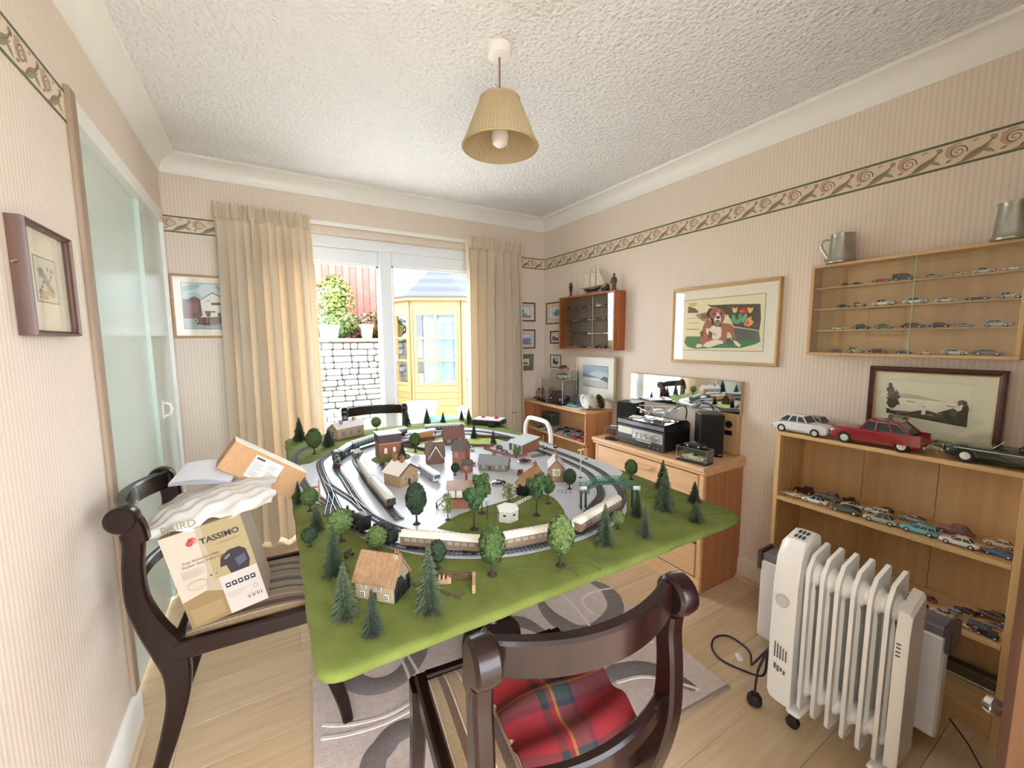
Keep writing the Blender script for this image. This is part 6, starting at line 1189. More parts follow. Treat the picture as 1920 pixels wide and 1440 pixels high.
# tall bookcase: middle shelf
zs = .6205
for (x, y, Ln, c, k, lab, hd) in ((2.034, .900, .086, 'cream', 'sports', 'cream open model sports car at the left front of the bookcase middle shelf', up2), (2.034, .806, .094, 'white/blue', 'saloon', 'white and blue model rally saloon on the bookcase middle shelf', up2), (2.031, .692, .104, 'olive', 'coupe', 'olive green model coupe at the front of the bookcase middle shelf', up2), (2.032, .580, .104, 'pale green/olive', 'saloon', 'pale green model saloon with olive roof on the bookcase middle shelf', up2), (2.040, .472, .102, 'turquoise', 'estate', 'turquoise model estate car on the bookcase middle shelf', up2), (2.033, .367, .098, 'white', 'saloon', 'white model saloon beside the turquoise estate car', up2), (2.041, .279, .075, 'blue', 'coupe', 'blue model coupe at the right end of the bookcase middle shelf', up2),
    (2.118, .885, .085, 'maroon', 'vintage', 'maroon model vintage car at the left back of the bookcase middle shelf', up2), (2.123, .790, .096, 'grey', 'limo', 'dark grey model limousine behind the white and blue rally car', up2), (2.112, .700, .074, 'white/black', 'saloon', 'white model saloon with black roof behind the olive coupe', up2), (2.176, .735, .052, 'brown', 'vintage', 'small brown model vintage car at the bookcase back panel', up2), (2.118, .618, .078, 'white', 'estate', 'white model estate car behind the pale green saloon', up2), (2.176, .610, .056, 'dark green', 'saloon', 'dark green model saloon at the bookcase back panel', up2), (2.150, .519, .080, 'silver', 'coupe', 'silver model coupe behind the turquoise estate car', up2), (2.135, .400, .100, 'pink', 'limo', 'dusky pink model limousine behind the white saloon', up2), (2.135, .290, .078, 'cream', 'saloon', 'cream model saloon behind the blue coupe', up2)):
    c1, _, c2 = c.partition('/'); rgb = {'pink': (150, 96, 92)}.get(c1, COLN[c1]); car(k, Ln, rgb, (x, y, zs), hd+.06, lab, COLN[c2] if c2 else None)
zs = .3435
for (x, y, Ln, c, k, lab) in ((2.075, .487, .056, 'white', 'saloon', 'white model saloon on the lower bookcase shelf behind the radiator'), (2.040, .452, .054, 'green', 'coupe', 'green model coupe on the lower bookcase shelf'), (2.115, .445, .052, 'red', 'saloon', 'red model saloon at the back of the lower bookcase shelf'), (2.045, .392, .062, 'cream', 'saloon', 'cream model saloon on the lower bookcase shelf by the convector heater'), (2.085, .375, .052, 'silver', 'estate', 'silver model estate car on the lower bookcase shelf'), (2.130, .350, .058, 'dark blue', 'coupe', 'dark blue model coupe at the back of the lower bookcase shelf'), (2.018, .325, .044, 'cream/maroon', 'vintage', 'small cream and maroon model vintage car on the lower bookcase shelf'), (2.070, .305, .054, 'blue', 'sports', 'blue open model sports car on the lower bookcase shelf'), (2.018, .276, .058, 'dark blue', 'vintage', 'navy model vintage car at the right end of the lower bookcase shelf'), (2.160, .288, .080, 'brown', 'limo', 'long brown model limousine at the back of the lower bookcase shelf'), (2.105, .270, .048, 'grey', 'coupe', 'grey model coupe at the right end of the lower bookcase shelf')):
    c1, _, c2 = c.partition('/'); car(k, Ln, COLN[c1], (x, y, zs), up2, lab, COLN[c2] if c2 else None)
for k in range(7): car(kk[k % 7], .056, COLN[['white', 'dark green', 'red', 'silver', 'black', 'cream', 'blue'][k]], (2.05+.06*(k % 2), .90-.055*k, zs), up2, '%s model %s, %s from left on the lower bookcase shelf' % (['white', 'dark green', 'red', 'silver', 'black', 'cream', 'blue'][k], KN[kk[k % 7]], ORD[k]))
# top of the bookcase: the big ones
zs = .9205
def big_extras(t, Ln, kind, cream=False):
    cab, top, belt = CK[kind]
    for s_ in (-1, 1):
        B_, T_ = cabin_pts(cab, belt, top, s_); L4 = [(B_[0][0]+.03, s_*.181, belt+.012), (B_[1][0]-.03, s_*.181, belt+.012), (T_[1][0]-.01, s_*.150, top-.03), (T_[0][0]+.01, s_*.150, top-.03)]
        m = MB(); m.tube([tuple(c*Ln for c in p) for p in L4], .0011, 5, loop=True); m.build('window_trim', CHR, t); MB().box(-.30*Ln, .30*Ln, s_*.2005*Ln-.0006, s_*.2005*Ln+.0006, .075*Ln, .082*Ln).build('chrome_strip', CHR, t, 0)
        for x in (-.12, .04): MB().box(x*Ln, (x+.035)*Ln, s_*.2005*Ln-.001, s_*.2005*Ln+.001, .178*Ln, .184*Ln).build('door_handle', CHR, t, 0)
t = car('limo', .222, (226, 228, 230), (2.022, .868, zs), dn-.05, 'large white model limousine at the left end of the bookcase top'); big_extras(t, .222, 'limo')
t = car('limo', .165, (96, 78, 66), (2.165, .865, zs), dn-.02, 'brown model limousine behind the large white limousine', (110, 92, 78)); big_extras(t, .165, 'limo')
t = car('limo', .288, (146, 26, 32), (2.030, .612, zs), up2, 'big dark red model saloon on top of the bookcase'); big_extras(t, .288, 'limo')
for s_ in (-1, 1):
    m = MB(); m.loft([[(x*.288, s_*(.185+e*k_)*.288, z*.288) for k_, z in ((0, .10), (1, .10), (1, .19), (.7, .235), (0, .235))] for x, e in ((-.47, .004), (-.40, .024), (-.28, .028), (-.14, .020), (-.08, .002))]); m.build('rear_wing', paint((146, 26, 32)), t, 50)
t = car('sports', .125, (138, 136, 124), (2.165, .470, zs), up2, 'small grey model sports car between the red saloon and green convertible')
t = car('sports', .285, (30, 44, 36), (2.055, .285, zs), up2, 'large dark green model convertible at the right end of the bookcase top', (26, 26, 28)); m = MB(); [m.tube([(.10*.285, s_*.15*.285, .058), (.02*.285, s_*.13*.285, .084)], .0016, 6) for s_ in (-1, 1)]; m.tube([(.02*.285, -.13*.285, .084), (.02*.285, .13*.285, .084)], .0016, 6); m.build('windscreen_frame', CHR, t)
for s_ in (-1, 1): MB().box(-.40*.285, .40*.285, s_*.2005*.285-.0007, s_*.2005*.285+.0007, .165*.285, .172*.285).build('chrome_strip', CHR, t, 0)
t = thing('horse_figure', 'small cream horse figure lying between model cars on the bookcase', 'figurine', (2.065, .474, zs), up2+.3); IV = mat('ivory', (216, 208, 172), .6)
m = MB(); m.tube(smooth_path([(-.030, 0, .016), (-.012, 0, .019), (.010, 0, .018), (.022, 0, .022), (.030, 0, .034), (.036, 0, .040), (.046, 0, .036)], 5), [.006+.004*math.sin(PI*min(1, i/22)) for i in range(31)], 8); [m.tube([(x, s_*.005, .014), (x+.004*s_, s_*.009, .007), (x-.004, s_*.010, .0012)], [.0035, .0022, .0018], 6) for x in (-.022, .014) for s_ in (-1, 1)]; m.tube([(-.030, 0, .018), (-.038, 0, .014), (-.040, 0, .006)], .002, 5); m.build('body', IV, t)
t = thing('toy_carriage', 'dark model railway carriage on the bottom bookcase shelf', 'model carriage', (2.150, .345, .0885), up2); MB().box(-.085, .085, -.022, .022, .010, .042, .002).build('body', mat('olive_carriage', (72, 66, 42), .45), t); MB().prism([(-.024, .042), (.024, .042), (.018, .050), (-.018, .050)], -.088, .088, 'yz').build('roof', BRC, t, 30); [MB().box(-.072+.024*k, -.056+.024*k, -.0226, -.0216, .024, .036).build('window', WIN, t, 0) for k in range(7)]; MB().box(-.085, .085, -.024, .024, .006, .0105).build('footboard', HUB, t, 0); [MB().lathe([(0, -.022), (.007, -.022), (.007, .022), (0, .022)], 10, M=T(x, 0, .0075, rx=PI/2)).build('axle', BLKM, t) for x in (-.055, .055)]
# corner bookcase shelf: parked toy cars, noses to the room
cs = [['white', 'red', 'dark green', 'turquoise', 'yellow', 'purple', 'grey', 'silver', 'dark blue', 'silver', 'pink', 'red', 'pink'], ['cream', 'red', 'pale blue', 'yellow', 'cream', 'purple', 'grey', 'purple', 'silver', 'white', 'silver', 'pink', 'cream'], ['silver', 'turquoise', 'dark blue', 'white', 'pale green', 'silver', 'grey', 'white', 'silver', 'pale blue', 'pink', 'red', 'pink']]
for r_ in range(3):
    for i in range(13):
        if r_ < 2 and i < 2: continue
        k = kk[(i*3+r_) % 7]; c = cs[r_][i]; car(k if k != 'vintage' else 'saloon', .069, COLN[c], (2.165-.073*r_, 2.985-.0545*i, .5785), PI, '%s toy car, %s from left in the %s row of the corner bookcase shelf' % (c, ORD[i], ('back', 'middle', 'front')[r_]), None, 'toy_car', 'toy cars parked on the corner bookcase shelf')
t = thing('toy_tin', 'dark green tin box at the back left of the corner bookcase shelf', 'tin', (2.160, 2.925, .5785), PI/2); MB().box(-.075, .075, -.045, .045, 0, .10, .006).build('box', mat('tin_green', (66, 78, 66), .45, noise=.2, nscale=30), t); MB().box(-.078, .078, -.048, .048, .095, .115, .005).build('lid', mat('tin_lid', (90, 92, 86), .4), t)
# ================================================================ on top of the corner bookcase
ACR = glass('acrylic', (.97, .98, .97, 1)); zc = .8125
def acrylic(label, x, y, z, sx, sy, sz, base=None):
    t = thing('display_case', label, 'display case', (x, y, z), 0)
    if base: MB().box(-sx/2, sx/2, -sy/2, sy/2, 0, base, .002).build('base', MT['black_plastic'], t)
    b = base or .001; c = .0016
    for nm, q in (('top_panel', (-sx/2, sx/2, -sy/2, sy/2, sz-c, sz)), ('side_panel', (-sx/2, -sx/2+c, -sy/2, sy/2, b, sz-c)), ('side_panel', (sx/2-c, sx/2, -sy/2, sy/2, b, sz-c)), ('end_panel', (-sx/2, sx/2, -sy/2, -sy/2+c, b, sz-c)), ('end_panel', (-sx/2, sx/2, sy/2-c, sy/2, b, sz-c))): MB().box(*q).build(nm, ACR, t, 0)
    m = MB(); e = .0012; WL = mat('acrylic_edge', (222, 220, 210), .3)
    for px in (-sx/2, sx/2):
        for py in (-sy/2, sy/2): m.box(px-e, px+e, py-e, py+e, b, sz)
    for py in (-sy/2, sy/2): m.box(-sx/2, sx/2, py-e, py+e, sz-e, sz+e*.2)
    for px in (-sx/2, sx/2): m.box(px-e, px+e, -sy/2, sy/2, sz-e, sz+e*.2)
    m.build('polished_edges', WL, t, 0)['kind'] = 'stuff'; return t
acrylic('large clear acrylic display case on the corner bookcase', 2.095, 2.715, zc, .17, .30, .205, .016); car('vintage', .20, (34, 36, 40), (2.095, 2.72, zc+.0165), dn, 'black model vintage car inside the large acrylic case')
acrylic('small clear acrylic case stacked on the large acrylic case', 2.105, 2.665, zc+.206, .10, .26, .075); car('coupe', .15, (222, 220, 196), (2.105, 2.68, zc+.208), dn, 'cream model coupe inside the small acrylic case'); car('saloon', .105, (170, 40, 44), (2.105, 2.67, zc+.2815), dn, 'red model saloon on top of the acrylic cases')
t = thing('model_motorcycle', 'bronze model motorcycle on a dark base at the left of the corner bookcase', 'model motorcycle', (2.110, 3.00, zc), dn); PKB = mat('bronze_pink', (150, 118, 116), .35, .5); MB().box(-.070, .070, -.035, .035, 0, .012, .003).build('base', MT['black_plastic'], t)
for x in (-.045, .045):
    MB().tube([(x+.030*math.cos(a), 0, .046+.030*math.sin(a)) for a in [2*PI*k/22 for k in range(22)]], .004, 6, loop=True).build('tyre', PKB, t); m = MB(); [m.tube([(x, 0, .046), (x+.028*math.cos(a), 0, .046+.028*math.sin(a))], .0008, 4) for a in [PI*k/5 for k in range(10)]]; m.build('spokes', CHR, t)['kind'] = 'stuff'
m = MB(); m.tube(smooth_path([(-.045, 0, .046), (-.025, 0, .070), (.010, 0, .080), (.030, 0, .085), (.045, 0, .046)], 4), .005, 6); m.box(-.018, .016, -.010, .010, .040, .068, .004); m.build('frame', PKB, t); MB().tube([(-.005, 0, .086), (.022, 0, .090)], .010, 8).build('fuel_tank', PKB, t); MB().tube([(-.038, 0, .086), (-.010, 0, .084)], .007, 8).build('saddle', MT['black_plastic'], t); MB().tube([(.034, -.022, .104), (.032, 0, .100), (.034, .022, .104)], .002, 6).build('handlebar', CHR, t)
t = thing('wheel_ornament', 'small glass wheel-shaped ornament behind the model motorcycle', 'ornament', (2.165, 2.905, zc), dn); MB().tube([(.045*math.cos(a), 0, .060+.045*math.sin(a)) for a in [2*PI*k/26 for k in range(26)]], .005, 7, loop=True).build('rim', PKB, t); MB().box(-.030, .030, -.015, .015, 0, .016, .003).build('foot', MT['black_plastic'], t)
car('vintage', .075, COLN['pale blue'], (2.030, 2.80, zc), dn-.3, 'pale blue model vintage car in front of the acrylic case'); car('vintage', .060, COLN['black'], (2.020, 2.900, zc), dn, 'black model vintage car at the front left of the corner bookcase'); car('saloon', .11, (66, 150, 116), (2.045, 2.47, zc+.004), dn+.1, 'green model saloon beside the white plate on the corner bookcase')
t = thing('paper_sheets', 'white card lying under the green model saloon', 'card', (2.05, 2.45, zc)); MB().box(-.06, .06, -.10, .10, 0, .003, .0005).build('card', WMT, t)
t = thing('post_card', 'blue picture card standing behind the green model saloon', 'card', (2.150, 2.485, zc), dn); t.rotation_euler = (-.18, 0, dn); MB().box(-.068, .068, 0, .003, 0, .092).build('card', WMT, t, 0); inksheet([((72, 120, 190), FULL), ((150, 190, 226), [(0, .7), (.5, .8), (1, .72), (1, 1), (0, 1)]), ((60, 84, 150), [(0, .15), (.4, .5), (.7, .3), (1, .45), (1, 0), (0, 0)]), ((196, 120, 100), blob(.5, .25, .2, .1, 9, .4))], .136, .092).build('print', print_mat(), t, 0, loc=(-.068, -.0006, 0))
def plate(label, x, y, r_, rgb, rz, ring_):
    t = thing('decorative_plate', label, 'plate', (x, y, zc), rz); M = T(0, 0, r_+.012, rx=PI/2+.22)
    MB().lathe([(0, -.004), (r_*.55, -.004), (r_*.66, .004), (r_, .012), (r_, .015), (r_*.64, .008), (r_*.54, 0), (0, 0)], 30, 0, M).build('plate', mat('china_%d' % rgb[0], rgb, .2), t); MB().tube([(r_*.70*math.cos(q), r_*.70*math.sin(q), .0098) for q in [2*PI*k/30 for k in range(30)]], .0011, 5, 0, M, True).build('printed_ring', ring_, t); MB().tube([(r_*.30*math.cos(q), r_*.30*math.sin(q), .0006) for q in [2*PI*k/24 for k in range(24)]], .0010, 5, 0, M, True).build('printed_ring', ring_, t); MB().box(-.03, .03, -.022, .030, 0, .004, .001).tube([(-.022, -.02, .002), (-.022, -.022, .02)], .002, 5).tube([(.022, -.02, .002), (.022, -.022, .02)], .002, 5).tube([(0, .028, .002), (0, .024, .08)], .002, 5).build('stand', mat('brass', (190, 165, 110), .35, .9), t)
RGN = mat('plate_ring_green', (140, 170, 150), .4)
plate('white decorative plate on a stand at the right end of the corner bookcase', 2.045, 2.325, .056, (238, 238, 230), dn-.1, RGN); plate('cream decorative plate behind the white plate', 2.100, 2.297, .058, (226, 220, 204), dn-.15, TRIM); plate('black plate at the back right of the corner bookcase', 2.152, 2.270, .055, (34, 32, 34), dn-.2, MT['brass'])
# ================================================================ on the chest of drawers
zt = .6905
t = thing('record_player', 'black and silver record player stereo with smoked lid on the chest', 'stereo', (1.905, 1.865, zt), dn); SB = mat('stereo_black', (28, 28, 30), .35); SS = mat('stereo_silver', (176, 176, 178), .3, .7); SMK = mat('smoked_lid', (40, 40, 44), .08, coat=1)
MB().box(0, .355, .004, .24, .004, .125, .004).build('cabinet', SB, t); f = MB().box(.002, .353, -.002, .006, .008, .118, .002).build('front_panel', mat('stereo_front', (70, 70, 74), .3, .5), t)
MB().box(.012, .125, -.004, -.001, .066, .108, .001).build('tuning_dial', mat('dial_glass', (210, 206, 192), .15), f); MB().box(.128, .350, -.0032, -.001, .050, .108, .001).build('knob_plate', SS, f); MB().box(.008, .350, -.0034, -.001, .012, .036, .001).build('cassette_strip', SB, f)
for x, r_ in ((.160, .014), (.195, .014), (.232, .015), (.292, .021)): MB().lathe([(0, .016), (r_*.85, .016), (r_, .012), (r_, 0), (0, 0)], 18, M=T(x, -.0032, .076, rx=PI/2)).build('knob', CHR, f)
for i in range(8): MB().box(.165+i*.014, .174+i*.014, -.008, -.003, .040, .047, .001).build('push_button', HUB, f, 0)
for i in range(3): MB().box(.26+i*.030, .268+i*.030, -.007, -.003, .020, .026).build('slider', CHR, f, 0)
m = MB(); prof = [(.004, .126), (.002, .150), (.012, .158), (.150, .176), (.205, .172), (.232, .155), (.240, .126)]; m.loft([[(x, y, z) for y, z in prof] for x in (0, .006, .349, .355)]); m.build('dust_cover', SMK, t, 30); MB().box(.0, .355, .0, .006, .126, .148, .001).build('cover_lip', mat('clear_lip', (120, 120, 128), .1), t)
def speaker(label, x, y, rz, w, d, h, z=zt):
    t = thing('loudspeaker', label, 'speaker', (x, y, z), rz); MB().box(-w/2, w/2, -d/2+.008, d/2, 0, h, .003).build('cabinet', mat('speaker_black', (36, 36, 38), .5), t); MB().box(-w/2+.003, w/2-.003, -d/2, -d/2+.009, .003, h-.003, .004).build('cloth_grille', mat('grille_cloth', (30, 29, 29), .95, bump=.4, bscale=900), t); MB().box(w/2-.03, w/2-.008, -d/2-.001, -d/2, .012, .017).build('badge', CHR, t, 0)
speaker('black loudspeaker to the right of the record player', 2.120, 1.375, math.radians(-43), .125, .13, .235); speaker('black loudspeaker behind the left end of the record player', 2.105, 1.945, math.radians(-75), .14, .13, .23)
def carbox(label, x, y, rz, w, d, h, rgb, kind, top_rgb, top_kind, nm):
    t = thing('model_display_box', label, 'display case', (x, y, zt), rz); MB().box(-w/2, w/2, -d/2, d/2, 0, .010, .001).build('base', MT['black_plastic'], t); MB().box(-w/2+.002, w/2-.002, d/2-.003, d/2-.001, .010, h-.002).build('back_card', SB, t, 0)
    for q, n2 in (((-w/2, w/2, -d/2, -d/2+.001, .010, h), 'front_panel'), ((-w/2, -w/2+.001, -d/2, d/2, .010, h), 'end_panel'), ((w/2-.001, w/2, -d/2, d/2, .010, h), 'end_panel'), ((-w/2, w/2, -d/2, d/2, h-.001, h), 'top_panel')): MB().box(*q).build(n2, ACR, t, 0)
    m = MB(); e = .001; [m.box(px-e, px+e, py-e, py+e, .01, h) for px in (-w/2, w/2) for py in (-d/2, d/2)]; [m.box(-w/2, w/2, py-e, py+e, h-e, h+e*.3) for py in (-d/2, d/2)]; [m.box(px-e, px+e, -d/2, d/2, h-e, h+e*.3) for px in (-w/2, w/2)]; m.build('polished_edges', mat('box_edge', (150, 148, 140), .3), t, 0)['kind'] = 'stuff'
    car(kind, w*.72, rgb, (x, y, zt+.0105), rz, '%s model car inside the %s display box' % nm[:2]); car(top_kind, w*.62, top_rgb, (x, y, zt+h+.0008), rz+PI, '%s model car on top of the %s display box' % (nm[2], nm[1]))
carbox('small clear display box with a cream car at the right of the chest', 1.925, 1.325, dn+.10, .165, .075, .078, (206, 204, 150), 'sports', (34, 34, 40), 'coupe', ('cream', 'right-hand', 'black')); carbox('small clear display box with a red car at the left of the chest', 1.930, 1.915, dn+.25, .085, .09, .080, (166, 44, 50), 'vintage', (186, 188, 190), 'sports', ('red', 'left-hand', 'silver'))
# drone and papers on the lid
t = thing('quadcopter_drone', 'grey and white toy drone with long rotor blades on the record player', 'drone', (2.035, 1.655, zt+.1790), dn+.25); DG = mat('drone_grey', (190, 190, 196), .3, .2)
MB().lathe([(0, .012), (.030, .014), (.040, .026), (.030, .040), (.012, .046), (0, .047)], 16, M=T(0, 0, 0)).build('body', DG, t)
for i in range(4):
    a = PI/4+i*PI/2; ex, ey = .105*math.cos(a), .105*math.sin(a); o = MB().tube([(.02*math.cos(a), .02*math.sin(a), .028), (ex, ey, .034)], [.007, .004], 8).lathe([(0, .024), (.009, .024), (.009, .040), (.004, .046), (0, .046)], 12, M=T(ex, ey, 0)).build('arm', DG, t)
    b = a+.6+.5*i; m = MB(); [m.loft([[(ex+s_*r_*math.cos(b)-w8*math.sin(b), ey+s_*r_*math.sin(b)+w8*math.cos(b), .046), (ex+s_*r_*math.cos(b)+w8*math.sin(b), ey+s_*r_*math.sin(b)-w8*math.cos(b), .048), (ex+s_*r_*math.cos(b)+w8*math.sin(b), ey+s_*r_*math.sin(b)-w8*math.cos(b), .0495), (ex+s_*r_*math.cos(b)-w8*math.sin(b), ey+s_*r_*math.sin(b)+w8*math.cos(b), .0475)] for r_, w8 in ((.004, .003), (.03, .009), (.085, .005))]) for s_ in (-1, 1)]; m.build('rotor', mat('rotor_beige', (176, 160, 146), .4), o, 30)
    MB().tube([(ex*.55, ey*.55, .026), (ex*.62, ey*.62, .010), (ex*.62, ey*.62, .002)], .003, 6).build('landing_leg', DG, t)
MB().tube(smooth_path([(.06, .04, .040), (.12, .05, .075), (.16, .02, .060), (.165, .0, .006)], 6), .004, 7).build('tail_boom', SB, t)
for x, y, a, w, h, lab in ((1.965, 1.765, .2, .075, .055, 'white paper slip at the left front of the record player lid'), (1.985, 1.655, -.3, .060, .050, 'white paper slip at the middle of the record player lid'), (2.005, 1.575, .1, .05, .04, 'white paper slip at the right of the record player lid')):
    t = thing('paper_slip', lab, 'paper', (x, y, zt+.1665+(x-1.965)*.13), a); t.rotation_euler = (0, -.13, a); MB().box(-h/2, h/2, -w/2, w/2, 0, .0015).build('slip', WMT, t, 0)
# ================================================================ tankards, ship and figures on the cabinets
PEW = mat('pewter', (168, 166, 156), .32, .85, noise=.08, nscale=25)
def tankard(label, y, s_, rz):
    t = thing('pewter_tankard', label, 'tankard', (R_-.056, y, 1.6645), rz); MB().lathe([(0, 0), (.052*s_, 0), (.053*s_, .006), (.049*s_, .014), (.047*s_, .020), (.041*s_, .110), (.042*s_, .118), (.044*s_, .122), (.040*s_, .122), (.038*s_, .108), (.044*s_, .020), (0, .016)], 30).build('cup', PEW, t); MB().tube(smooth_path([(-.040*s_, 0, .104), (-.062*s_, 0, .110), (-.078*s_, 0, .098), (-.076*s_, 0, .075), (-.062*s_, 0, .050), (-.052*s_, 0, .030), (-.064*s_, 0, .018)], 5), [.004+.0022*math.sin(PI*i/30) for i in range(31)], 8).build('handle', PEW, t)
tankard('pewter tankard with curled handle at the left end of the oak wall cabinet', .838, 1.0, dn); tankard('larger pewter tankard at the right end of the oak wall cabinet', .350, 1.08, dn+PI)
zk = 1.6825; BRZ = mat('dark_bronze', (66, 48, 38), .4, .4)
t = thing('model_ship', 'wooden model sailing ship with cream sails on the teak wall cabinet', 'model ship', (R_-.055, 2.432, zk), dn)
MB().box(-.075, .075, -.014, .014, 0, .010, .003).box(-.052, -.046, -.010, .010, .008, .022).box(.040, .046, -.010, .010, .008, .022).build('stand', wood('ship_stand', (176, 130, 92), (150, 104, 70), 0), t)
rings = []
for x, w, zb, zt_ in ((-.095, .004, .040, .050), (-.07, .018, .026, .048), (-.03, .024, .018, .046), (.02, .024, .018, .047), (.06, .016, .024, .050), (.098, .003, .044, .056)): rings.append([(x, -w, zt_), (x, -w*.9, (zb+zt_)/2), (x, 0, zb), (x, w*.9, (zb+zt_)/2), (x, w, zt_)])
m = MB(); m.loft(rings); m.build('hull', mat('hull_navy', (40, 36, 48), .4), t, 30); MB().tube([(-.12, 0, .052), (-.06, 0, .047), (.06, 0, .050), (.135, 0, .062)], .003, 6).build('bowsprit', CTV, t)
for x, h in ((-.030, .205), (.035, .215)): MB().tube([(x, 0, .045), (x, 0, h)], [.0025, .0015], 7).build('mast', CTV, t)
SAIL = mat('sail_cream', (232, 222, 200), .85, transl=.25)
for nm, P4 in (('mainsail', [(-.110, .060), (-.036, .058), (-.036, .150), (-.085, .175)]), ('foresail', [(-.024, .058), (.030, .058), (.030, .160), (-.012, .165)]), ('jib', [(.042, .060), (.125, .066), (.045, .170)]), ('flying_jib', [(.050, .100), (.125, .068), (.042, .205)]), ('topsail', [(-.070, .178), (-.034, .155), (-.030, .205)]), ('fore_topsail', [(-.010, .168), (.030, .165), (.035, .212)])):
    cx = sum(p[0] for p in P4)/len(P4); cz = sum(p[1] for p in P4)/len(P4); v = [(p[0], 0, p[1]) for p in P4]+[(cx, -.010, cz)]; v2 = [(a, b2+.001, c) for a, b2, c in v]; n = len(P4)
    m = MB(); m.add(v, [(i, (i+1) % n, n) for i in range(n)]); m.add(v2, [((i+1) % n, i, n) for i in range(n)]); m.build(nm, SAIL, t, 60)
for P2 in ([(-.120, 0, .058), (-.030, 0, .056)], [(-.030, 0, .150), (-.088, 0, .182)], [(.035, 0, .155), (-.014, 0, .172)]): MB().tube(P2, .0016, 5).build('spar', CTV, t)
def figure(label, y, h, col_, rz, pose):
    t = thing('figurine', label, 'figurine', (R_-.055, y, zk), rz); s_ = h; b = []
    MB().lathe([(0, 0), (.20*s_, 0), (.20*s_, .05*s_), (.15*s_, .07*s_), (0, .07*s_)], 14).build('base', col_, t)
    m = MB()
    for q in (-1, 1): m.tube([(q*.085*s_, -.01*s_, .05*s_), (q*.08*s_, .01*s_, .25*s_), (q*.055*s_, 0, .46*s_)], [.045*s_, .055*s_, .075*s_], 8)
    m.lathe([(0, .40*s_), (.125*s_, .42*s_), (.105*s_, .55*s_), (.145*s_, .72*s_), (.11*s_, .79*s_), (.045*s_, .82*s_), (.045*s_, .85*s_), (.075*s_, .90*s_), (.07*s_, .95*s_), (.03*s_, .995*s_), (0, s_)], 12)
    if pose:
        m.tube([(-.13*s_, 0, .74*s_), (-.26*s_, 0, .66*s_), (-.22*s_, -.06*s_, .84*s_)], [.045*s_, .04*s_, .03*s_], 7); m.tube([(.13*s_, 0, .74*s_), (.27*s_, 0, .80*s_), (.24*s_, -.04*s_, .98*s_)], [.045*s_, .04*s_, .03*s_], 7); m.lathe([(0, .95*s_), (.15*s_, .95*s_), (.15*s_, .965*s_), (.07*s_, .975*s_), (.06*s_, 1.03*s_), (0, 1.04*s_)], 12)
    else: m.tube([(-.13*s_, 0, .74*s_), (-.20*s_, 0, .56*s_), (-.14*s_, -.10*s_, .46*s_)], [.045*s_, .04*s_, .03*s_], 7); m.tube([(.13*s_, 0, .74*s_), (.21*s_, 0, .58*s_), (.20*s_, -.06*s_, .42*s_)], [.045*s_, .04*s_, .03*s_], 7); m.tube([(.22*s_, -.06*s_, .06*s_), (.22*s_, -.06*s_, .62*s_)], .014*s_, 6)
    m.build('figure', col_, t, 60)
figure('dark bronze figurine with raised arms at the left end of the teak cabinet', 2.690, .112, BRZ, dn-.4, 1); figure('bronze standing figurine at the right end of the teak cabinet', 2.205, .128, mat('light_bronze', (96, 70, 52), .45, .3), dn, 0)
figure('small white and dark figurine beside the model ship', 2.585, .052, mat('pale_figure', (206, 200, 190), .5), dn, 0)
t = thing('animal_figurine', 'small dark pointed-ear animal ornament right of the model ship', 'figurine', (R_-.05, 2.290, zk), dn+.3); m = MB(); m.lathe([(0, 0), (.026, 0), (.030, .012), (.026, .030), (.014, .040), (0, .042)], 14); m.lathe([(0, .030), (.014, .034), (.017, .044), (.012, .054), (0, .057)], 12, M=T(.012, 0, 0)); [m.lathe([(.007, 0), (.0, .020)], 6, M=T(.012, s_*.010, .050)) for s_ in (-1, 1)]; m.tube([(-.02, 0, .012), (-.036, 0, .018), (-.034, 0, .034)], [.006, .005, .003], 6); m.build('figure', BRZ, t, 50)
# ================================================================ vehicles on the railway board
zb = Z+.0026; MG = 'model vehicles on the railway board'
car('coupe', .062, COLN['maroon'], (1.030, 1.600, zb), math.radians(-10), 'dark red model car by the black railings on the railway board', group=MG); car('coupe', .060, COLN['red'], (.925, 1.470, zb), math.radians(55), 'bright red model car behind the ivy cottage on the railway board', group=MG); car('coupe', .058, COLN['black'], (.780, 1.405, zb), math.radians(-20), 'black model car beside the leafy trees on the railway board', group=MG)
car('van', .050, (176, 206, 190), (.905, 1.935, zb), math.radians(-60), 'pale green and white model van by the modern building yard', group=MG); car('vintage', .042, COLN['dark blue'], (.800, 1.700, zb), math.radians(-40), 'dark blue model vintage car beside the red-brick house', group=MG); car('vintage', .046, COLN['purple'], (.442, 1.885, zb), math.radians(-70), 'dark purple model vintage car behind the tan station cottage', group=MG); car('vintage', .040, COLN['dark blue'], (.432, 1.815, zb), math.radians(-60), 'navy model vintage car nearest the tan station cottage', group=MG)
t = thing('model_bus', 'white and blue model coach bus beside the tan station cottage', 'model bus', (.573, 1.640, zb), math.radians(-87)); bb = MB(); bb.loft([[(x, -w, .006), (x, -w, .030), (x, -w*.75, .036), (x, w*.75, .036), (x, w, .030), (x, w, .006)] for x, w in ((-.085, .0155), (-.080, .017), (.078, .017), (.085, .0150))]); bb.build('body', paint((226, 226, 230)), t, 30)
for s_ in (-1, 1):
    MB().box(-.080, .080, s_*.017-.0005, s_*.017+.0005, .010, .016).build('blue_stripe', paint((96, 108, 150)), t, 0); [MB().box(-.076+.020*k, -.060+.020*k, s_*.017-.0005, s_*.017+.0005, .019, .028).build('window', WGL, t, 0) for k in range(8)]; [MB().lathe([(0, -.002), (.007, -.002), (.007, .002), (0, .002)], 12, M=T(x, s_*.015, .007, rx=PI/2)).build('wheel', TYR, t) for x in (-.05, .05)]
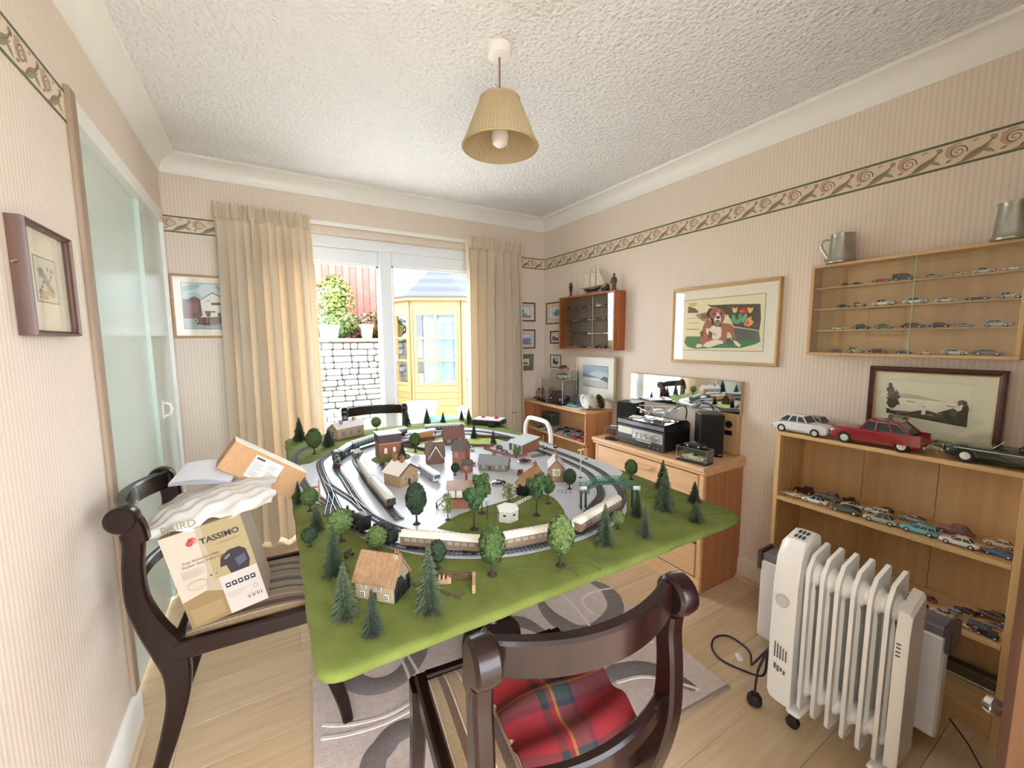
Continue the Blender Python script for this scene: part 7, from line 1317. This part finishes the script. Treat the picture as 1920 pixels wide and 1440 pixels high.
MB().box(.0848, .0860, -.013, .013, .016, .030).build('windscreen', WGL, t, 0)
for i, (x, y) in enumerate(((1.04, 1.86), (1.035, 1.80), (1.06, 1.90), (1.022, 1.755))):
    t = thing('garden_table', ('dark model garden table nearest the van', 'dark model garden table in the middle of the yard', 'dark model garden table by the small yard fir', 'dark model garden table by the round bush')[i]+' beside the modern building', 'model table', (x, y, zb)); MB().lathe([(.011, .010), (.011, .0115), (0, .0115)], 10).build('top', BLKM, t); MB().tube([(0, 0, 0), (0, 0, .010)], .0012, 5).build('pedestal', BLKM, t); [MB().box(-.003, .003, -.003, .003, .0, .0065, 0, 0, T(.016*math.cos(a), .016*math.sin(a), 0, a)).build('stool', BLKM, t, 0) for a in (0, 1.57, 3.14, 4.71)]
# ================================================================ the garden beyond the patio door
GZ = -.12
PAV = mat('patio_slab', (196, 190, 180), .85, noise=.1, nscale=5, bump=.3)
gd = tag(MB().box(-14, 18, D_+.2, 26, GZ-.1, GZ-.012).build('patio', mat('mortar', (150, 144, 134), .9)), kind='structure')
for i in range(9):
    for j in range(7):
        x, y = -1.2+i*.62+(.31 if j % 2 else 0), D_+.24+j*.62; MB().box(x+.004, x+.614, y+.004, y+.614, GZ-.014, GZ+rnd.uniform(-.002, .003), .004).build('paving_slab', PAV, gd)
tag(MB().box(-14, 18, -20, Y0-1.9, GZ-.1, GZ).build('front_path', mat('front_path', (150, 146, 138), .9)), kind='structure')
# stone retaining wall with raised bed
STN = [mat('garden_stone_%d' % i, c, .9, noise=.15, nscale=12, bump=.5, bscale=40) for i, c in enumerate(((146, 140, 126), (134, 131, 126), (154, 147, 132), (124, 126, 132)))]
rw_ = thing('retaining_wall', 'rough stone retaining wall of the raised flower bed', 'stone wall', (0, 8.2, GZ)); MB().box(-3.0, 2.3, .10, .5, 0, 1.46).build('core', mat('wall_core', (124, 118, 108), .95), rw_, 0)
z = 0; r = random.Random(5); q = 0
while z < 1.36:
    h = r.uniform(.07, .13); x = -2.9+r.uniform(0, .15)
    while x < 2.25:
        w8 = r.uniform(.12, .34)
        if x+w8 > -.2: MB().box(x+.005, x+w8-.005, r.uniform(-.03, .03), .14, z+.005, z+h-.005, .020).build('stone', STN[r.randrange(4)], rw_, 40)
        x += w8
    z += h
for k in range(8): x = -2.9+k*.66; MB().box(x, x+.65, -.06, .36, 1.44, 1.50, .012).build('coping_stone', STN[2], rw_)
low = thing('step_wall', 'low brick step in front of the stone retaining wall', 'step', (0, 7.55, GZ))
for j in range(3):
    for k in range(16): x = -1.6+k*.235+(.12 if j % 2 else 0); MB().box(x, x+.222, 0, .30, j*.078, j*.078+.070, .006).build('brick', STN[(k+j) % 4], low)
tag(MB().box(-6, 14, 8.3, 14, GZ, 1.30).build('raised_bed', mat('bed_soil', (150, 128, 96), .95, noise=.2, nscale=4)), kind='structure')
# red board fence, blue-green shed
def boards(label, x0, x1, y, z0, z1, rgb, name, cat, wd=.145):
    t = thing(name, label, cat, (x0, y, z0)); m1 = mat(name+'_a', rgb, .8, noise=.1, nscale=6); m2 = mat(name+'_b', tuple(int(c*.92) for c in rgb), .8, noise=.1, nscale=6); k = 0; x = 0
    while x < x1-x0: MB().box(x, x+wd-.010, 0, .022, 0, z1-z0+rnd.uniform(-.01, .01)).build('board', (m1, m2)[k % 2], t); x += wd; k += 1
    for zz in (.3, z1-z0-.25): MB().box(0, x1-x0, .022, .06, zz, zz+.07).build('rail', m2, t, 0)
    MB().box(0, x1-x0, .0225, .030, 0, z1-z0-.02).build('backing', mat(name+'_back', tuple(int(c*.45) for c in rgb), .9), t, 0)
    MB().box(-.02, x1-x0+.02, -.02, .07, z1-z0, z1-z0+.05, .004).build('capping', m2, t)
boards('tall red-stained board fence above the raised bed', .2, 2.62, 10.2, 1.28, 3.12, (158, 88, 78), 'board_fence', 'fence'); boards('pale blue-green boarded shed behind the summerhouse roof', 2.75, 6.2, 11.5, 1.28, 3.9, (112, 136, 132), 'garden_shed', 'shed', .18)
# shrubs
SHR = [mat('shrub_%d' % i, c, .85, noise=.2, nscale=9) for i, c in enumerate(((108, 120, 54), (84, 102, 50), (104, 78, 60), (112, 96, 52)))]
def shrub(label, x, y, z, rx, ry, rz_, n, mt, sz=.05, seed=1):
    t = thing('garden_shrub', label, 'shrub', (x, y, z)); r = random.Random(seed); m = MB()
    for k in range(7): a = k*2.4; q = .5*math.sqrt(k/7); clump(m, (q*rx*math.cos(a), q*ry*math.sin(a), rz_*(.55+.5*r.random())), (rx*.62, ry*.62, rz_*.5), n//7, r, sz, 1)
    m.build('leaves', mt, t, 0)['kind'] = 'stuff'; m = MB(); [m.tube([(0, 0, 0), (.3*rx*math.cos(a), .3*ry*math.sin(a), rz_*.5), (.5*rx*math.cos(a), .5*ry*math.sin(a), rz_*.95)], [.02, .014, .006], 5) for a in (0, 1.3, 2.6, 3.9, 5.2)]; m.build('stems', TRK, t)
shrub('tall yellow-green shrub against the red fence', 1.38, 9.75, 1.28, .40, .32, .98, 2600, SHR[0], .035, 2); shrub('low green shrub spilling over the raised bed beside the tall shrub', 1.22, 9.1, 1.28, .50, .35, .42, 1800, SHR[1], .035, 3); shrub('russet-leaved shrub in the middle of the raised bed', 1.85, 9.3, 1.28, .45, .30, .42, 1700, SHR[2], .032, 4); shrub('golden shrub at the right of the raised bed', 2.25, 9.75, 1.28, .40, .30, .52, 1700, SHR[3], .032, 5)
t = thing('garden_trough', 'teal square planter standing on the retaining wall', 'planter', (1.07, 8.40, 1.38)); m = MB(); m.loft([[(sx*a, sy*b2, z) for sx, sy in ((-1, -1), (1, -1), (1, 1), (-1, 1))] for a, b2, z in ((.13, .12, 0), (.16, .15, .22), (.175, .165, .22), (.175, .165, .25), (.15, .14, .25), (.14, .13, .1))]); m.build('pot', mat('teal_pot', (126, 170, 164), .5), t, 20)
t = thing('terracotta_pot', 'ochre pot standing on the retaining wall by the window bar', 'planter', (1.76, 8.42, 1.38)); MB().lathe([(0, 0), (.09, 0), (.12, .22), (.14, .22), (.14, .27), (.11, .27), (.09, .05), (0, .05)], 18).build('pot', mat('ochre_pot', (206, 170, 110), .7), t)
# octagonal summerhouse
SW = [wood('cedar_%d' % i, a, b2, 0, .5, .5) for i, (a, b2) in enumerate((((138, 98, 56), (124, 84, 45)), ((146, 106, 63), (130, 92, 51))))]; SWV = wood('cedar_up', (138, 98, 56), (124, 84, 45), 2, .5, .5)
sh_ = thing('summerhouse', 'octagonal cedar summerhouse with glazed panels and shingle roof', 'summerhouse', (3.30, 8.35, GZ), 0); RR = 1.20; HE = 2.20; ang0 = math.radians(-118); PGL = glass('summer_glass', (.9, .95, 1, 1)); CURT = mat('summer_blind', (112, 122, 142), .8)
def facet(k):
    a = ang0+k*PI/4; return Matrix.Rotation(a+PI/2, 4, 'Z') @ Matrix.Translation((0, -RR*math.cos(PI/8), 0))
FW = 2*RR*math.sin(PI/8)
MB().prism([(RR*1.02*math.cos(ang0+(k+.5)*PI/4), RR*1.02*math.sin(ang0+(k+.5)*PI/4)) for k in range(8)], 0, .10, 'xy').build('floor_deck', SW[0], sh_, 0)
for k in range(8):
    M = facet(k); fm = lambda nm, mt, q, b=.003, par=sh_: MB().box(*q, b, 0, M).build(nm, mt, par)
    h = FW/2
    for s_ in (-1, 1): fm('corner_post', SWV, (s_*h-.045 if s_ > 0 else -h, s_*h if s_ > 0 else -h+.045, -.04, .04, .1, HE))
    fm('header_board', SW[1], (-h+.045, h-.045, -.03, .03, HE-.22, HE)); fm('eaves_board', SW[0], (-h-.06, h+.06, -.12, -.09, HE-.02, HE+.08))
    if k in (0, 1, 2, 7):
        if k == 7 or k == 0 and False:
            pass
        door = (k == 7)
        z0 = .62
        for j in range(4): fm('cladding_board', SW[j % 2], (-h+.045, h-.045, -.025, .02, .1+j*.125, .1+j*.125+.120))
        fr_ = fm('window_frame', SW[1], (-h+.05, h-.05, -.03, .02, .60, .66)); 
        for q in ((-h+.05, -h+.11, -.03, .02, .66, HE-.28), (h-.11, h-.05, -.03, .02, .66, HE-.28), (-h+.05, h-.05, -.03, .02, HE-.28, HE-.22)): MB().box(*q, .003, 0, M).build('frame_bar', SW[1], fr_)
        wz = (HE-.28-.66)/3; ww = (FW-.22)/2
        for i in range(2):
            for j in range(3): MB().box(-h+.11+i*ww, -h+.11+(i+1)*ww, -.006, -.003, .66+j*wz, .66+(j+1)*wz, 0, 0, M).build('pane', PGL, fr_, 0)
        MB().box(-.022, .022, -.026, .012, .66, HE-.28, 0, 0, M).build('glazing_bar', SW[1], fr_, 0); [MB().box(-h+.11, h-.11, -.024, .010, .66+j*wz-.018, .66+j*wz+.018, 0, 0, M).build('glazing_bar', SW[1], fr_, 0) for j in (1, 2)]
        if not door: fm('blind', CURT, (-h+.22, h-.06, .06, .068, .62, HE-.25), 0)
        else: MB().box(.02, .035, -.06, -.03, 1.05, 1.17, .003, 0, M).build('door_handle', CHR, fr_); MB().box(-.008, .008, -.034, .02, .1, HE-.22, 0, 0, M).build('door_seam', SWV, fr_, 0)
    else: fm('wall_panel', SW[0], (-h+.045, h-.045, -.02, .02, .1, HE-.2))
SHG = [mat('shingle_%d' % i, c, .85, noise=.1, nscale=20) for i, c in enumerate(((50, 52, 58), (40, 42, 48)))]
for k in range(8):
    M = Matrix.Rotation(ang0+k*PI/4+PI/2, 4, 'Z')
    for j in range(9):
        r0 = (RR+.16)*(1-j/9.6)*math.cos(PI/8); r1 = (RR+.16)*(1-(j+1.12)/9.6)*math.cos(PI/8); z0 = HE+.04+j*.094; z1 = z0+.105; t8 = math.tan(PI/8)
        v = [(-r0*t8, -r0, z0), (r0*t8, -r0, z0), (r1*t8, -r1, z1), (-r1*t8, -r1, z1)]; v2 = [(x, y, z+.022) for x, y, z in v]
        MB().add(v+v2, [(3, 2, 1, 0), (4, 5, 6, 7), (0, 1, 5, 4), (1, 2, 6, 5), (2, 3, 7, 6), (3, 0, 4, 7)], 0, M).build('shingle_course', SHG[j % 2], sh_, 0)
MB().lathe([(.10, HE+.86), (.08, HE+.98), (.03, HE+1.02), (0, HE+1.10)], 8).build('finial', SWV, sh_)
t = thing('water_tub', 'pale blue plastic tub standing in front of the summerhouse', 'tub', (2.10, 6.35, GZ)); MB().lathe([(0, 0), (.20, 0), (.26, .42), (.29, .42), (.29, .46), (.25, .46), (.19, .03), (0, .03)], 26).build('tub', mat('tub_blue', (130, 142, 154), .5), t)
t = thing('green_crate', 'small turquoise crate beside the pale blue tub', 'crate', (2.36, 6.0, GZ)); MB().box(-.17, .17, -.12, .12, 0, .26, .02).build('crate', mat('crate_green', (50, 140, 118), .5), t); MB().box(-.18, .18, -.13, .13, .24, .27, .01).build('rim', mat('crate_rim', (60, 170, 144), .5), t)
t = thing('wicker_basket', 'pale wicker basket on the patio right of the turquoise crate', 'basket', (2.90, 6.1, GZ)); m = MB()
for j in range(9): m.tube([((.20+.006*j)*math.cos(a), (.20+.006*j)*math.sin(a), .02+j*.04) for a in [2*PI*k/24 for k in range(24)]], .016, 6, loop=True)
m.build('weave', mat('wicker', (140, 130, 124), .9), t)
